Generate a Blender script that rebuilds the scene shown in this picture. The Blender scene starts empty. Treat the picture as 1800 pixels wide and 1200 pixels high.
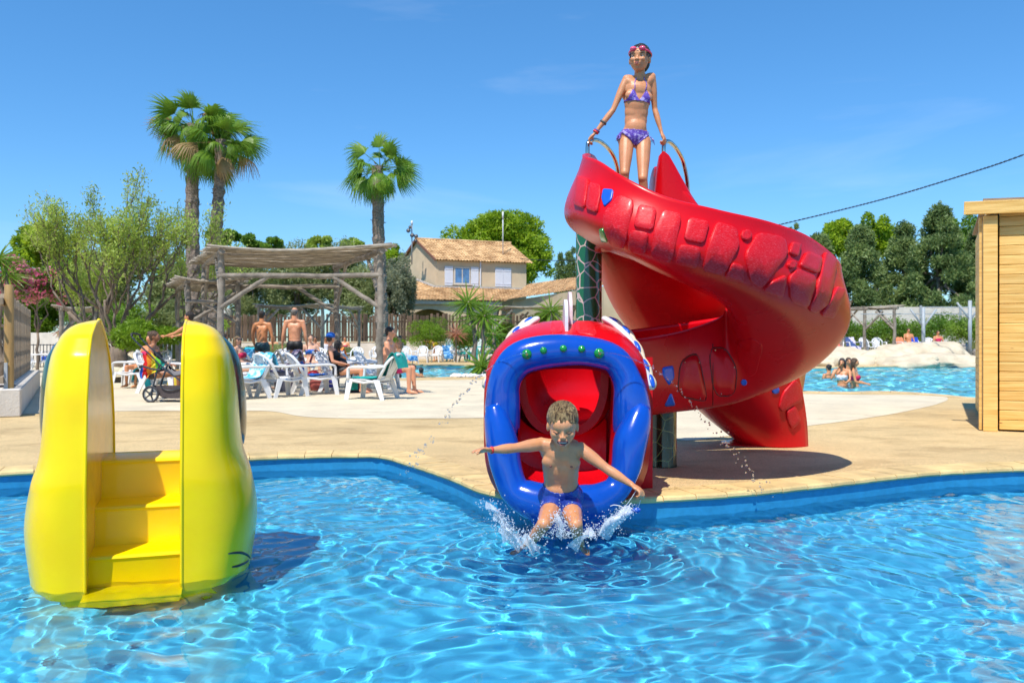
import bpy, bmesh, math, random
import numpy as np
from mathutils import Vector, Matrix, noise
from mathutils.geometry import tessellate_polygon
from mathutils.bvhtree import BVHTree
random.seed(7)
R = random.Random(11)
S = bpy.context.scene
C = S.collection
PI = math.pi
# ---------------------------------------------------------------- camera, sky, sun, exposure
CZ = 1.19            # eye height above the pool water
DK = 0.14            # deck height above the pool water
FX = 1500.0
cd = bpy.data.cameras.new('camera'); cam = bpy.data.objects.new('camera', cd); C.objects.link(cam); S.camera = cam
cam.location = (0, 0, CZ); cam.rotation_euler = (PI/2, 0, 0)
cd.lens = 30; cd.sensor_width = 36; cd.clip_start = .05; cd.clip_end = 3000
cd.dof.use_dof = True; cd.dof.focus_distance = 5.7; cd.dof.aperture_fstop = 4.5
S.view_settings.view_transform = 'Standard'; S.view_settings.look = 'None'
S.view_settings.exposure = 0.42; S.view_settings.gamma = 1; S.view_settings.use_curve_mapping = False
SUN = Vector((-.19, -.46, .87)).normalized()
world = bpy.data.worlds.new('World'); S.world = world; world.use_nodes = True
_nt = world.node_tree; _bg = _nt.nodes['Background']; _bg.inputs[1].default_value = .125
_sky = _nt.nodes.new('ShaderNodeTexSky'); _sky.sky_type = 'NISHITA'; _sky.sun_disc = False
_sky.sun_elevation = math.asin(SUN.z); _sky.sun_rotation = math.atan2(SUN.x, SUN.y)
_sky.altitude = 0; _sky.air_density = 1.0; _sky.dust_density = .0; _sky.ozone_density = 3.0
_hs = _nt.nodes.new('ShaderNodeHueSaturation'); _hs.inputs['Saturation'].default_value = 1.25; _hs.inputs['Value'].default_value = 1.0
_tc = _nt.nodes.new('ShaderNodeTexCoord'); _mp = _nt.nodes.new('ShaderNodeMapping')
_mp.inputs['Location'].default_value = (.35, 0, 1.3); _mp.inputs['Scale'].default_value = (1.2, .8, 9.0); _mp.inputs['Rotation'].default_value = (.0, -.16, .3)
_no = _nt.nodes.new('ShaderNodeTexNoise'); _no.inputs['Scale'].default_value = 1.5; _no.inputs['Detail'].default_value = 9; _no.inputs['Roughness'].default_value = .55; _no.inputs['Distortion'].default_value = .4
_rp = _nt.nodes.new('ShaderNodeValToRGB'); _rp.color_ramp.elements[0].position = .56; _rp.color_ramp.elements[1].position = .95
_rp.color_ramp.elements[0].color = (0, 0, 0, 1); _rp.color_ramp.elements[1].color = (.22, .22, .22, 1)
_mx = _nt.nodes.new('ShaderNodeMixRGB'); _mx.inputs[2].default_value = (7.5, 7.8, 8.2, 1)
_tn = _nt.nodes.new('ShaderNodeMixRGB'); _tn.blend_type = 'MULTIPLY'; _tn.inputs[0].default_value = 1; _tn.inputs[2].default_value = (.76, 1.0, 1.10, 1)
L = _nt.links.new
L(_sky.outputs[0], _hs.inputs['Color']); L(_hs.outputs[0], _tn.inputs[1]); L(_tn.outputs[0], _mx.inputs[1])
L(_tc.outputs['Generated'], _mp.inputs[0]); L(_mp.outputs[0], _no.inputs[0]); L(_no.outputs[0], _rp.inputs[0])
L(_rp.outputs[0], _mx.inputs[0])
# the air over the sea coast is clean: the band over the horizon stays blue instead of yellow
_sx = _nt.nodes.new('ShaderNodeSeparateXYZ'); L(_tc.outputs['Generated'], _sx.inputs[0])
_r2 = _nt.nodes.new('ShaderNodeValToRGB'); _e = _r2.color_ramp.elements; _e[0].position = 0.0; _e[0].color = (.60, .66, .82, 1); _e[1].position = .55; _e[1].color = (1.38, 1.20, 1.08, 1)
_e2 = _r2.color_ramp.elements.new(.16); _e2.color = (.90, .90, .95, 1)
L(_sx.outputs[2], _r2.inputs[0]); _m2 = _nt.nodes.new('ShaderNodeMixRGB'); _m2.blend_type = 'MULTIPLY'; _m2.inputs[0].default_value = 1
L(_tn.outputs[0], _m2.inputs[1]); L(_r2.outputs[0], _m2.inputs[2]); L(_m2.outputs[0], _mx.inputs[1]); L(_mx.outputs[0], _bg.inputs[0])
_sl = bpy.data.lights.new('sun', 'SUN'); _sl.energy = 4.1; _sl.angle = math.radians(.5); _sl.color = (1, .95, .87)
sun = bpy.data.objects.new('sun', _sl); C.objects.link(sun); sun.rotation_euler = SUN.to_track_quat('Z', 'Y').to_euler()
sun.location = (-10, -20, 40)
_sl.cycles.is_caustics_light = True
S.cycles.use_denoising = True
S.cycles.max_bounces = 10; S.cycles.transparent_max_bounces = 12; S.cycles.sample_clamp_indirect = 6
S.cycles.caustics_reflective = False
S.cycles.use_adaptive_sampling = True; S.cycles.adaptive_threshold = .015

# ---------------------------------------------------------------- helpers
def P(u, v, d): return Vector(((u-900)/FX*d, d, CZ-(v-600)/FX*d))
def G(u, v, z=DK):
    d = (CZ-z)*FX/(v-600); return Vector(((u-900)/FX*d, d, z))
def new_mesh(name, verts, faces, mat=None, smooth=False):
    me = bpy.data.meshes.new(name); me.from_pydata([tuple(v) for v in verts], [], faces)
    if mat is not None:
        for m in (mat if isinstance(mat, (list, tuple)) else [mat]): me.materials.append(m)
    if smooth: me.polygons.foreach_set('use_smooth', [True]*len(me.polygons))
    return me
def tag(o, label=None, cat=None, group=None, kind=None):
    if label: o['label'] = label
    if cat: o['category'] = cat
    if group: o['group'] = group
    if kind: o['kind'] = kind
    return o
def put(name, me, parent=None):
    o = bpy.data.objects.new(name, me); C.objects.link(o)
    if parent is not None: o.parent = parent
    return o
def empty(name, loc=(0, 0, 0), rz=0, label=None, cat=None, group=None, s=1):
    o = bpy.data.objects.new(name, None); C.objects.link(o); o.location = loc; o.rotation_euler = (0, 0, rz); o.scale = (s, s, s)
    o.empty_display_size = .1
    return tag(o, label, cat, group)
def kids(o): return [c for c in C.objects if c.parent == o]
def copy_tree(o, loc=None, rz=None, label=None, parent=None, kidmap=None):
    if kidmap is None:
        kidmap = {}
        for c in C.objects:
            if c.parent: kidmap.setdefault(c.parent.name, []).append(c)
    c = o.copy(); C.objects.link(c); c.parent = parent
    if loc is not None: c.location = loc
    if rz is not None: c.rotation_euler = (0, 0, rz)
    if label: c['label'] = label
    for ch in kidmap.get(o.name, []): copy_tree(ch, parent=c, kidmap=kidmap)
    return c
class MB:
    def __init__(s): s.v = []; s.f = []; s.mi = []; s.cur = 0
    def add(s, vs, fs):
        n = len(s.v); s.v += [Vector(v) for v in vs]; s.f += [tuple(i+n for i in f) for f in fs]; s.mi += [s.cur]*len(fs); return s
    def box(s, c, size, rot=None, taper=1, bev=0):
        hx, hy, hz = size[0]/2, size[1]/2, size[2]/2
        c = Vector(c)
        if bev > 0:
            b = min(bev, hx*.9, hy*.9, hz*.9); bm = bmesh.new(); bmesh.ops.create_cube(bm, size=1)
            for v in bm.verts: v.co = Vector((v.co.x*2*hx, v.co.y*2*hy, v.co.z*2*hz))
            bmesh.ops.bevel(bm, geom=bm.edges[:], offset=b, segments=1, affect='EDGES')
            bm.verts.index_update(); vs = [v.co.copy() for v in bm.verts]; fs = [tuple(v.index for v in f.verts) for f in bm.faces]; bm.free()
        else:
            vs = [Vector((x*hx, y*hy, z*hz)) for z in (-1, 1) for y in (-1, 1) for x in (-1, 1)]
            fs = [(0, 2, 3, 1), (4, 5, 7, 6), (0, 1, 5, 4), (2, 6, 7, 3), (0, 4, 6, 2), (1, 3, 7, 5)]
        if taper != 1: vs = [Vector((v.x*(taper if v.z > 0 else 1), v.y*(taper if v.z > 0 else 1), v.z)) for v in vs]
        if rot is not None: vs = [rot @ v for v in vs]
        return s.add([v+c for v in vs], fs)
    def bar(s, a, b, w, h=None, bev=0, up=(0, 0, 1)):
        a = Vector(a); b = Vector(b); h = h or w; d = b-a; ln = d.length; d.normalize()
        up = Vector(up)
        if abs(d.dot(up)) > .98: up = Vector((0, 1, 0))
        x = d.cross(up).normalized(); y = x.cross(d)
        m = Matrix((x, d, y)).transposed()
        return s.box((a+b)/2, (w, ln, h), rot=m, bev=bev)
    def tube(s, pts, r, n=8, cap=True, sq=1.0, up=None):
        pts = [Vector(p) for p in pts]; m = len(pts)
        rr = r if isinstance(r, (list, tuple)) else [r]*m
        t0 = (pts[1]-pts[0]).normalized()
        ref = Vector(up) if up else (Vector((0, 0, 1)) if abs(t0.z) < .9 else Vector((1, 0, 0)))
        x = t0.cross(ref).normalized(); vs = []
        for i, p in enumerate(pts):
            t = (pts[min(i+1, m-1)]-pts[max(i-1, 0)]).normalized()
            if up: x = t.cross(Vector(up)); x = x.normalized() if x.length > 1e-4 else Vector((1, 0, 0))
            else: x = (x-t*x.dot(t)).normalized()
            y = t.cross(x)
            for k in range(n):
                a = 2*PI*k/n; vs.append(p+(x*math.cos(a)+y*math.sin(a)*sq)*rr[i])
        fs = [(i*n+k, i*n+(k+1) % n, (i+1)*n+(k+1) % n, (i+1)*n+k) for i in range(m-1) for k in range(n)]
        if cap: fs += [tuple(range(n-1, -1, -1)), tuple((m-1)*n+k for k in range(n))]
        return s.add(vs, fs)
    def lathe(s, prof, c=(0, 0, 0), n=24, cap=True, rot=None):
        c = Vector(c); vs = []
        for r, z in prof:
            for k in range(n):
                a = 2*PI*k/n; p = Vector((r*math.cos(a), r*math.sin(a), z)); vs.append((rot @ p if rot else p)+c)
        m = len(prof)
        fs = [(i*n+k, i*n+(k+1) % n, (i+1)*n+(k+1) % n, (i+1)*n+k) for i in range(m-1) for k in range(n)]
        if cap: fs += [tuple(range(n-1, -1, -1)), tuple((m-1)*n+k for k in range(n))]
        return s.add(vs, fs)
    def ball(s, c, r, n=12, m=8, rot=None):
        c = Vector(c); rx, ry, rz = (r, r, r) if isinstance(r, (int, float)) else r
        vs = [Vector((0, 0, -rz))]
        for i in range(1, m):
            t = -PI/2+PI*i/m
            for k in range(n): vs.append(Vector((rx*math.cos(t)*math.cos(2*PI*k/n), ry*math.cos(t)*math.sin(2*PI*k/n), rz*math.sin(t))))
        vs.append(Vector((0, 0, rz))); e = len(vs)-1
        fs = [(0, 1+(k+1) % n, 1+k) for k in range(n)]
        fs += [(1+i*n+k, 1+i*n+(k+1) % n, 1+(i+1)*n+(k+1) % n, 1+(i+1)*n+k) for i in range(m-2) for k in range(n)]
        fs += [(1+(m-2)*n+k, 1+(m-2)*n+(k+1) % n, e) for k in range(n)]
        if rot is not None: vs = [rot @ v for v in vs]
        return s.add([v+c for v in vs], fs)
    def grid(s, rows, closed=False):
        n = len(rows[0]); vs = [p for r in rows for p in r]; m = len(rows)
        fs = [(i*n+k, i*n+(k+1) % n, (i+1)*n+(k+1) % n, (i+1)*n+k) for i in range(m-1) for k in range(n if closed else n-1)]
        return s.add(vs, fs)
    def prism(s, poly, z0, z1):
        n = len(poly); vs = [Vector((p[0], p[1], z0)) for p in poly]+[Vector((p[0], p[1], z1)) for p in poly]
        return s.add(vs, [tuple(range(n-1, -1, -1)), tuple(range(n, 2*n))]+[(k, (k+1) % n, n+(k+1) % n, n+k) for k in range(n)])
    def mesh(s, name, mat, smooth=False):
        me = new_mesh(name, s.v, s.f, mat, smooth)
        if s.cur or any(s.mi): me.polygons.foreach_set('material_index', s.mi)
        return me
    def build(s, name, mat, parent=None, smooth=False): return put(name, s.mesh(name, mat, smooth), parent)
def auto_smooth(o, ang=40):
    me = o.data; me.polygons.foreach_set('use_smooth', [True]*len(me.polygons))
    bm = bmesh.new(); bm.from_mesh(me); lim = math.radians(ang)
    for e in bm.edges:
        if len(e.link_faces) == 2 and e.calc_face_angle(0) > lim: e.smooth = False
    bm.to_mesh(me); bm.free(); return o
def spline(pts, n):
    """Catmull-Rom through arrays of floats, n samples."""
    A = np.array([list(p) for p in pts], float); m = len(A); out = []
    for i in range(n):
        t = i/(n-1)*(m-1); k = min(int(t), m-2); f = t-k
        p0 = A[max(k-1, 0)]; p1 = A[k]; p2 = A[k+1]; p3 = A[min(k+2, m-1)]
        out.append(.5*((2*p1)+(p2-p0)*f+(2*p0-5*p1+4*p2-p3)*f*f+(3*p1-p0-3*p2+p3)*f**3))
    return np.array(out)
def chaikin(p, it=2, c=.2):
    for _ in range(it):
        q = []
        for i in range(len(p)):
            a = np.array(p[i], float); b = np.array(p[(i+1) % len(p)], float); q += [a*(1-c)+b*c, a*c+b*(1-c)]
        p = q
    return p
def sheet(name, outer, holes, z, mat, kind='structure', parent=None):
    loops = [[Vector((p[0], p[1], 0)) for p in l] for l in [outer]+holes]
    tris = tessellate_polygon(loops); flat = [p for l in loops for p in l]
    fs = []
    for t in tris:
        a, b, c = (flat[i] for i in t)
        fs.append(t if (b-a).cross(c-a).z > 0 else (t[0], t[2], t[1]))
    o = put(name, new_mesh(name, [(p.x, p.y, z) for p in flat], fs, mat), parent)
    return tag(o, kind=kind) if kind else o

# ---------------------------------------------------------------- materials
MATS = {}
def nodes(name):
    m = bpy.data.materials.new(name); m.use_nodes = True; nt = m.node_tree
    return m, nt, nt.nodes['Principled BSDF']
def M(name, col, rough=.5, var=.12, scale=6.0, bump=0.0, bscale=30.0, metal=0.0, coat=0.0, stretch=(1, 1, 1), col2=None,
      ramp=(.35, .65), spec=None, sub=0.0, trans=0.0, detail=5, rvar=0.0, coatr=.05, rand=0.0):
    if name in MATS: return MATS[name]
    m, nt, b = nodes(name); L = nt.links.new; N = nt.nodes.new
    tc = N('ShaderNodeTexCoord'); mp = N('ShaderNodeMapping'); mp.inputs['Scale'].default_value = stretch
    L(tc.outputs['Object'], mp.inputs[0])
    no = N('ShaderNodeTexNoise'); no.inputs['Scale'].default_value = scale; no.inputs['Detail'].default_value = detail; no.inputs['Roughness'].default_value = .6
    L(mp.outputs[0], no.inputs[0])
    rp = N('ShaderNodeValToRGB'); e = rp.color_ramp.elements; e[0].position, e[1].position = ramp
    c1 = tuple(x*(1-var) for x in col); c2 = col2 or tuple(min(1, x*(1+var)) for x in col)
    e[0].color = (*c1, 1); e[1].color = (*c2, 1); L(no.outputs[0], rp.inputs[0])
    out = rp.outputs[0]
    if rand > 0:
        oi = N('ShaderNodeObjectInfo'); hs = N('ShaderNodeHueSaturation'); mr = N('ShaderNodeMapRange')
        mr.inputs[3].default_value = 1-rand; mr.inputs[4].default_value = 1+rand
        L(oi.outputs['Random'], mr.inputs[0]); L(mr.outputs[0], hs.inputs['Value']); L(out, hs.inputs['Color']); out = hs.outputs[0]
    L(out, b.inputs['Base Color'])
    b.inputs['Roughness'].default_value = rough; b.inputs['Metallic'].default_value = metal; b.inputs['Coat Weight'].default_value = coat; b.inputs['Coat Roughness'].default_value = coatr
    if rvar:
        mr = N('ShaderNodeMapRange'); mr.inputs[3].default_value = max(0, rough-rvar); mr.inputs[4].default_value = rough+rvar
        mr.inputs[1].default_value = .35; mr.inputs[2].default_value = .65
        L(no.outputs[0], mr.inputs[0]); L(mr.outputs[0], b.inputs['Roughness'])
    if spec is not None: b.inputs['Specular IOR Level'].default_value = spec
    if sub: b.inputs['Subsurface Weight'].default_value = sub; b.inputs['Subsurface Radius'].default_value = (.012, .005, .003); b.inputs['Subsurface Scale'].default_value = 1
    if trans: b.inputs['Transmission Weight'].default_value = trans
    if bump:
        n2 = N('ShaderNodeTexNoise'); n2.inputs['Scale'].default_value = bscale; n2.inputs['Detail'].default_value = 6; L(mp.outputs[0], n2.inputs[0])
        bp = N('ShaderNodeBump'); bp.inputs['Strength'].default_value = min(1, bump); bp.inputs['Distance'].default_value = .01 if bump <= 1 else .01*bump
        L(n2.outputs[0], bp.inputs['Height']); L(bp.outputs[0], b.inputs['Normal'])
    MATS[name] = m; return m
def leafmat(name, col, col2, rough=.5, scale=.9):
    """foliage: two tones by large noise, light passing through."""
    m, nt, b = nodes(name); L = nt.links.new; N = nt.nodes.new
    tc = N('ShaderNodeTexCoord'); no = N('ShaderNodeTexNoise'); no.inputs['Scale'].default_value = scale; no.inputs['Detail'].default_value = 6; L(tc.outputs['Object'], no.inputs[0])
    rp = N('ShaderNodeValToRGB'); e = rp.color_ramp.elements; e[0].position = .35; e[1].position = .66; e[0].color = (*col, 1); e[1].color = (*col2, 1)
    L(no.outputs[0], rp.inputs[0]); L(rp.outputs[0], b.inputs['Base Color']); b.inputs['Roughness'].default_value = rough; b.inputs['Specular IOR Level'].default_value = .3
    tr = N('ShaderNodeBsdfTranslucent'); hs = N('ShaderNodeHueSaturation'); hs.inputs['Value'].default_value = 1.5; L(rp.outputs[0], hs.inputs['Color']); L(hs.outputs[0], tr.inputs[0])
    mx = N('ShaderNodeMixShader'); mx.inputs[0].default_value = .35; L(b.outputs[0], mx.inputs[1]); L(tr.outputs[0], mx.inputs[2]); L(mx.outputs[0], nt.nodes['Material Output'].inputs[0])
    return m
def caus(o):
    o.cycles.is_caustics_receiver = True; return o
# ================================================================ ground, decks, pools
m_deck = M('washed_aggregate', (.60, .43, .205), .85, .16, .7, bump=.5, bscale=260, ramp=(.3, .7), detail=12)
def speckle(m, amt=.25, sc=240, patch=None):
    nt = m.node_tree; L = nt.links.new; b = nt.nodes['Principled BSDF']; src = b.inputs['Base Color'].links[0].from_socket
    tc = nt.nodes.new('ShaderNodeTexCoord')
    v = nt.nodes.new('ShaderNodeTexVoronoi'); v.inputs['Scale'].default_value = sc; L(tc.outputs['Object'], v.inputs['Vector'])
    bw = nt.nodes.new('ShaderNodeRGBToBW'); L(v.outputs['Color'], bw.inputs[0])
    mr = nt.nodes.new('ShaderNodeMapRange'); mr.inputs[3].default_value = 1-amt; mr.inputs[4].default_value = 1+amt; L(bw.outputs[0], mr.inputs[0])
    hs = nt.nodes.new('ShaderNodeHueSaturation'); L(mr.outputs[0], hs.inputs['Value']); L(src, hs.inputs['Color']); out = hs.outputs[0]
    if patch:
        n = nt.nodes.new('ShaderNodeTexNoise'); n.inputs['Scale'].default_value = patch[0]; n.inputs['Detail'].default_value = 8; n.inputs['Roughness'].default_value = .7
        mp = nt.nodes.new('ShaderNodeMapping'); mp.inputs['Scale'].default_value = (1, 1.6, 1); L(tc.outputs['Object'], mp.inputs[0]); L(mp.outputs[0], n.inputs[0])
        r = nt.nodes.new('ShaderNodeValToRGB'); r.color_ramp.elements[0].position = patch[1]; r.color_ramp.elements[1].position = patch[2]; L(n.outputs[0], r.inputs[0])
        mx = nt.nodes.new('ShaderNodeMixRGB'); mx.blend_type = 'MULTIPLY'; mx.inputs[2].default_value = (*patch[3], 1); L(r.outputs[0], mx.inputs[0]); L(out, mx.inputs[1]); out = mx.outputs[0]
    L(out, b.inputs['Base Color'])
speckle(m_deck, .35, 160, (1.1, .50, .68, (.70, .66, .60)))
m_conc = M('pale_concrete', (.66, .56, .39), .8, .10, 1.3, bump=.3, bscale=120, detail=12)
speckle(m_conc, .1, 90, (1.7, .60, .68, (.72, .70, .66)))
m_cope = M('sandstone_coping', (.66, .47, .20), .6, .18, 5, bump=.35, bscale=60, detail=8, rand=.12)
m_liner = M('pool_liner', (.085, .56, .83), .45, .08, 2.0)
m_band = M('pool_band_tile', (.025, .25, .47), .4, .1, 14.0)
m_liner2 = M('far_pool_liner', (.26, .84, .88), .6, .1, 1.2)
m_grass = M('dry_grass', (.10, .13, .035), .95, .3, .8, bump=.6, bscale=12)

edge_px = [(-420, 838), (-150, 833), (0, 829), (230, 814), (435, 803), (560, 799), (640, 798), (668, 799), (700, 806), (790, 835), (868, 864),
           (1000, 875), (1140, 874), (1300, 864), (1450, 849), (1600, 832), (1700, 825), (1800, 821), (1930, 820), (2150, 822)]
edge = [G(u, v) for u, v in edge_px]
es = spline([(p.x, p.y) for p in edge], 220)
pool = [tuple(p) for p in es]+[(12, 7.0), (12, -2.5), (-12, -2.5), (-12, 6.6)]
big_px = [(640, 668), (690, 665), (760, 664), (830, 661), (930, 668), (1200, 690), (1410, 687), (1480, 690), (1560, 687), (1650, 693), (1722, 701), (1900, 708), (2300, 706),
          (2300, 636), (1900, 637), (1722, 640), (1520, 644), (1417, 647), (1200, 643), (900, 642), (745, 642), (735, 640), (640, 640)]
big = [tuple(G(u, v)[:2]) for u, v in big_px]
bigs = [tuple(p) for p in chaikin(big, 2)]
GX = 62
deck = sheet('pool_deck', [(-GX, -8), (GX, -8), (GX, 50.2), (-GX, 50.2)], [pool, bigs], DK, m_deck)
put('ground', new_mesh('ground', [(-900, -900, .1), (900, -900, .1), (900, -8, .1), (-900, -8, .1), (-GX, -8, .1), (GX, -8, .1), (-900, 50.2, .1), (-GX, 50.2, .1), (GX, 50.2, .1), (900, 50.2, .1)],
    [(0, 1, 2, 3), (3, 4, 7, 6), (5, 2, 9, 8)], m_grass))['kind'] = 'structure'
put('terrain', new_mesh('terrain', [(-900, 50.3, 1.15), (900, 50.3, 1.15), (900, 2000, 1.15), (-900, 2000, 1.15), (-900, 50.3, 0), (900, 50.3, 0)], [(0, 1, 2, 3), (4, 5, 1, 0)], m_grass))['kind'] = 'structure'
# pale concrete areas (4 mm above the deck)
pale = [(-700, 760), (-250, 735), (36, 728), (215, 722), (400, 722), (480, 722), (530, 733), (620, 736), (850, 735), (950, 733), (1010, 722), (1040, 690), (960, 672), (860, 667), (700, 669), (640, 672), (620, 640), (540, 633), (300, 630), (-300, 640), (-700, 690)]
sheet('concrete_path', [tuple(p) for p in chaikin([tuple(G(u, v)[:2]) for u, v in pale], 2)], [], DK+.004, m_conc)
pale2 = [(1150, 752), (1190, 778), (1300, 764), (1400, 751), (1490, 740), (1570, 728), (1640, 713), (1668, 703), (1664, 697), (1600, 694), (1500, 694), (1400, 692), (1250, 696), (1160, 715)]
sheet('concrete_apron', [tuple(p) for p in chaikin([tuple(G(u, v)[:2]) for u, v in pale2], 2)], [], DK+.004, m_conc)
# stain line where the apron ends: joint strips in the concrete (recessed expansion joints)
# pool basins
def basin(name, poly, zt, zb, wall_m, floor_m, band=.0):
    n = len(poly); mb = MB(); mb.cur = 0
    vs = [(p[0], p[1], zt) for p in poly]+[(p[0], p[1], zb) for p in poly]
    fs = [((k+1) % n, k, n+k, n+(k+1) % n) for k in range(n)]
    o = put(name+'_wall', new_mesh(name+'_wall', vs, fs, wall_m)); o['kind'] = 'structure'; caus(o)
    f = sheet(name+'_floor', poly, [], zb, floor_m); caus(f)
basin('pool', pool, DK-.035, -.38, m_band, m_liner)
basin('large_pool', bigs, DK-.03, -.9, m_liner2, m_liner2)
# coping, stone by stone
cope = empty('pool_coping', (0, 0, 0)); cope['kind'] = 'structure'
seg = np.linalg.norm(np.diff(es, axis=0), axis=1); cum = np.concatenate([[0], np.cumsum(seg)])
def along(c, pts, s):
    k = int(np.searchsorted(c, s, side='right')-1); k = max(0, min(k, len(pts)-2)); f = (s-c[k])/(c[k+1]-c[k]); return pts[k]*(1-f)+pts[k+1]*f
def normal_at(c, pts, s):
    a = along(c, pts, max(0, s-.06)); b = along(c, pts, min(c[-1], s+.06)); t = (b-a)/np.linalg.norm(b-a); return np.array([-t[1], t[0]])
s = 0.0; step = .245; gap = .006
while s+step < cum[-1]:
    a, b = s+gap/2, s+step-gap/2
    rows = []
    for q in (a, (a+b)/2, b):
        p = along(cum, es, q); n = normal_at(cum, es, q); r = .0018*R.uniform(-1, 1)
        # cross section: bull-nosed front overhanging the water by 2 cm
        pr = [(-.018, -.035), (-.026, -.022), (-.022, -.004), (-.008, .007), (.29, .007), (.293, -.005)]
        rows.append([Vector((p[0]+n[0]*o, p[1]+n[1]*o, DK+h+r)) for o, h in pr])
    mb = MB(); mb.grid(rows); n0 = len(rows[0]); mb.add(rows[0], [tuple(range(n0))]); mb.add(rows[-1], [tuple(range(n0-1, -1, -1))])
    mb.build('coping_stone', m_cope, cope); s += step
# large pool coping: one rim strip of stones
m_cope2 = M('far_coping', (.62, .46, .24), .7, .25, 2.5, detail=8)
n = len(bigs); rimv = []
bc = np.array(bigs); ctr = bc.mean(0)
cope2 = empty('large_pool_coping'); cope2['kind'] = 'structure'
bc2 = np.vstack([bc, bc[:1]]); c2 = np.concatenate([[0], np.cumsum(np.linalg.norm(np.diff(bc2, axis=0), axis=1))])
s = 0
while s+.5 < c2[-1]:
    p = along(c2, bc2, s+.25); n_ = normal_at(c2, bc2, s+.25); t = np.array([n_[1], -n_[0]])
    if p[1] < 45 and abs(p[0]) < .72*p[1]+2:
        rows = []
        for q in (s+.01, s+.49):
            pp = along(c2, bc2, q); nn = -normal_at(c2, bc2, q)
            rows.append([Vector((pp[0]+nn[0]*o, pp[1]+nn[1]*o, DK+h)) for o, h in ((-.03, -.04), (-.03, 0), (-.01, .014), (.33, .014), (.335, -.005))])
        mb = MB(); mb.grid(rows); k = len(rows[0]); mb.add(rows[0], [tuple(range(k))]); mb.add(rows[1], [tuple(range(k-1, -1, -1))])
        mb.build('coping_stone', m_cope2, cope2)
    s += .5
# water: displaced surface, real refraction, sun caustics on what lies below
def water_mat(name, col, rough=0.0, bump=None):
    m, nt, b = nodes(name); L = nt.links.new
    g = nt.nodes.new('ShaderNodeBsdfGlass'); g.inputs['IOR'].default_value = 1.33; g.inputs['Roughness'].default_value = rough; g.inputs['Color'].default_value = (*col, 1)
    L(g.outputs[0], nt.nodes['Material Output'].inputs[0])
    return m
m_water = water_mat('water', (.90, .97, 1))
def wave_grid(name, xs, ys, comps, z0, mat, extra=None):
    X, Y = np.meshgrid(xs, ys); Z = np.zeros_like(X)
    wx = .12*np.sin(1.3*X+.7*Y)+.09*np.sin(2.9*Y-1.1*X+1)+.05*np.sin(5.1*X+4.3*Y+2); wy = .12*np.sin(1.7*Y-.6*X+2)+.08*np.sin(3.3*X+1.4*Y)+.05*np.sin(4.7*Y-5.7*X)
    for k, a, amp, ph, am in comps:
        env = .55+.45*np.sin(am[0]*X+am[1]*Y+am[2])
        Z += amp*env*np.sin(k*((X+wx)*math.cos(a)+(Y+wy)*math.sin(a))+ph)
    if extra is not None: Z += extra(X, Y)
    V = np.stack([X, Y, Z+z0], -1).reshape(-1, 3); nx = len(xs); ny = len(ys)
    I = (np.arange(ny-1)[:, None]*nx+np.arange(nx-1)[None, :]).reshape(-1)
    F = np.stack([I, I+1, I+nx+1, I+nx], -1)
    me = bpy.data.meshes.new(name); me.vertices.add(len(V)); me.vertices.foreach_set('co', V.ravel().astype(np.float32))
    me.loops.add(F.size); me.loops.foreach_set('vertex_index', F.ravel().astype(np.int32)); me.polygons.add(len(F))
    me.polygons.foreach_set('loop_start', np.arange(0, F.size, 4, dtype=np.int32)); me.update(calc_edges=True); me.validate()
    me.polygons.foreach_set('use_smooth', np.ones(len(F), bool)); me.materials.append(mat)
    o = put(name, me); o['kind'] = 'structure'; return o
rg = np.random.default_rng(5)
comps = []
for i in range(72):
    lam = 10**rg.uniform(-1.15, -.1); a = rg.normal(0, 1.1)+.5
    comps.append((2*PI/lam, a, .0030*lam**.84*(.70 if lam > .35 else 1), rg.uniform(0, 6.28), (rg.uniform(-1.5, 1.5), rg.uniform(-1.5, 1.5), rg.uniform(0, 6))))
def splash_waves(X, Y):
    z = 0
    for cx, cy, A, lam, w in ((.10, 4.9, .013, .19, .75), (.42, 4.95, .010, .14, .55), (-1.85, 4.0, .002, .12, .5)):
        r = np.sqrt((X-cx)**2+(Y-cy)**2); z = z+A*np.exp(-(r/w)**1.5)*np.sin(2*PI*r/lam+.6*np.sin(5*X+3*Y))
    return z
xs = np.concatenate([np.linspace(-11.9, -5.2, 90), np.linspace(-5.16, 5.8, 520)[0:], np.linspace(5.84, 11.9, 80)])
ys = np.concatenate([np.linspace(-2.4, 1.5, 60), np.linspace(1.52, 4.2, 150), np.linspace(4.22, 8.3, 190)])
wat = wave_grid('pool_water', xs, ys, comps, 0.0, m_water, splash_waves)
wat.cycles.is_caustics_caster = True
comps2 = [(2*PI/(10**rg.uniform(-.5, .35)), rg.normal(0, 1.1)+.6, 0, rg.uniform(0, 6.28), (rg.uniform(-1, 1), rg.uniform(-1, 1), rg.uniform(0, 6))) for i in range(50)]
comps2 = [(k, a, .0085*(2*PI/k)**1.0, ph, am) for k, a, _, ph, am in comps2]
bx = [p[0] for p in bigs]; by = [p[1] for p in bigs]
wat2 = wave_grid('large_pool_water', np.linspace(min(bx)-.05, 26, 560), np.linspace(min(by)-.05, max(by)+.05, 420), comps2, .045, m_water)
wat2.cycles.is_caustics_caster = True
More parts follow.
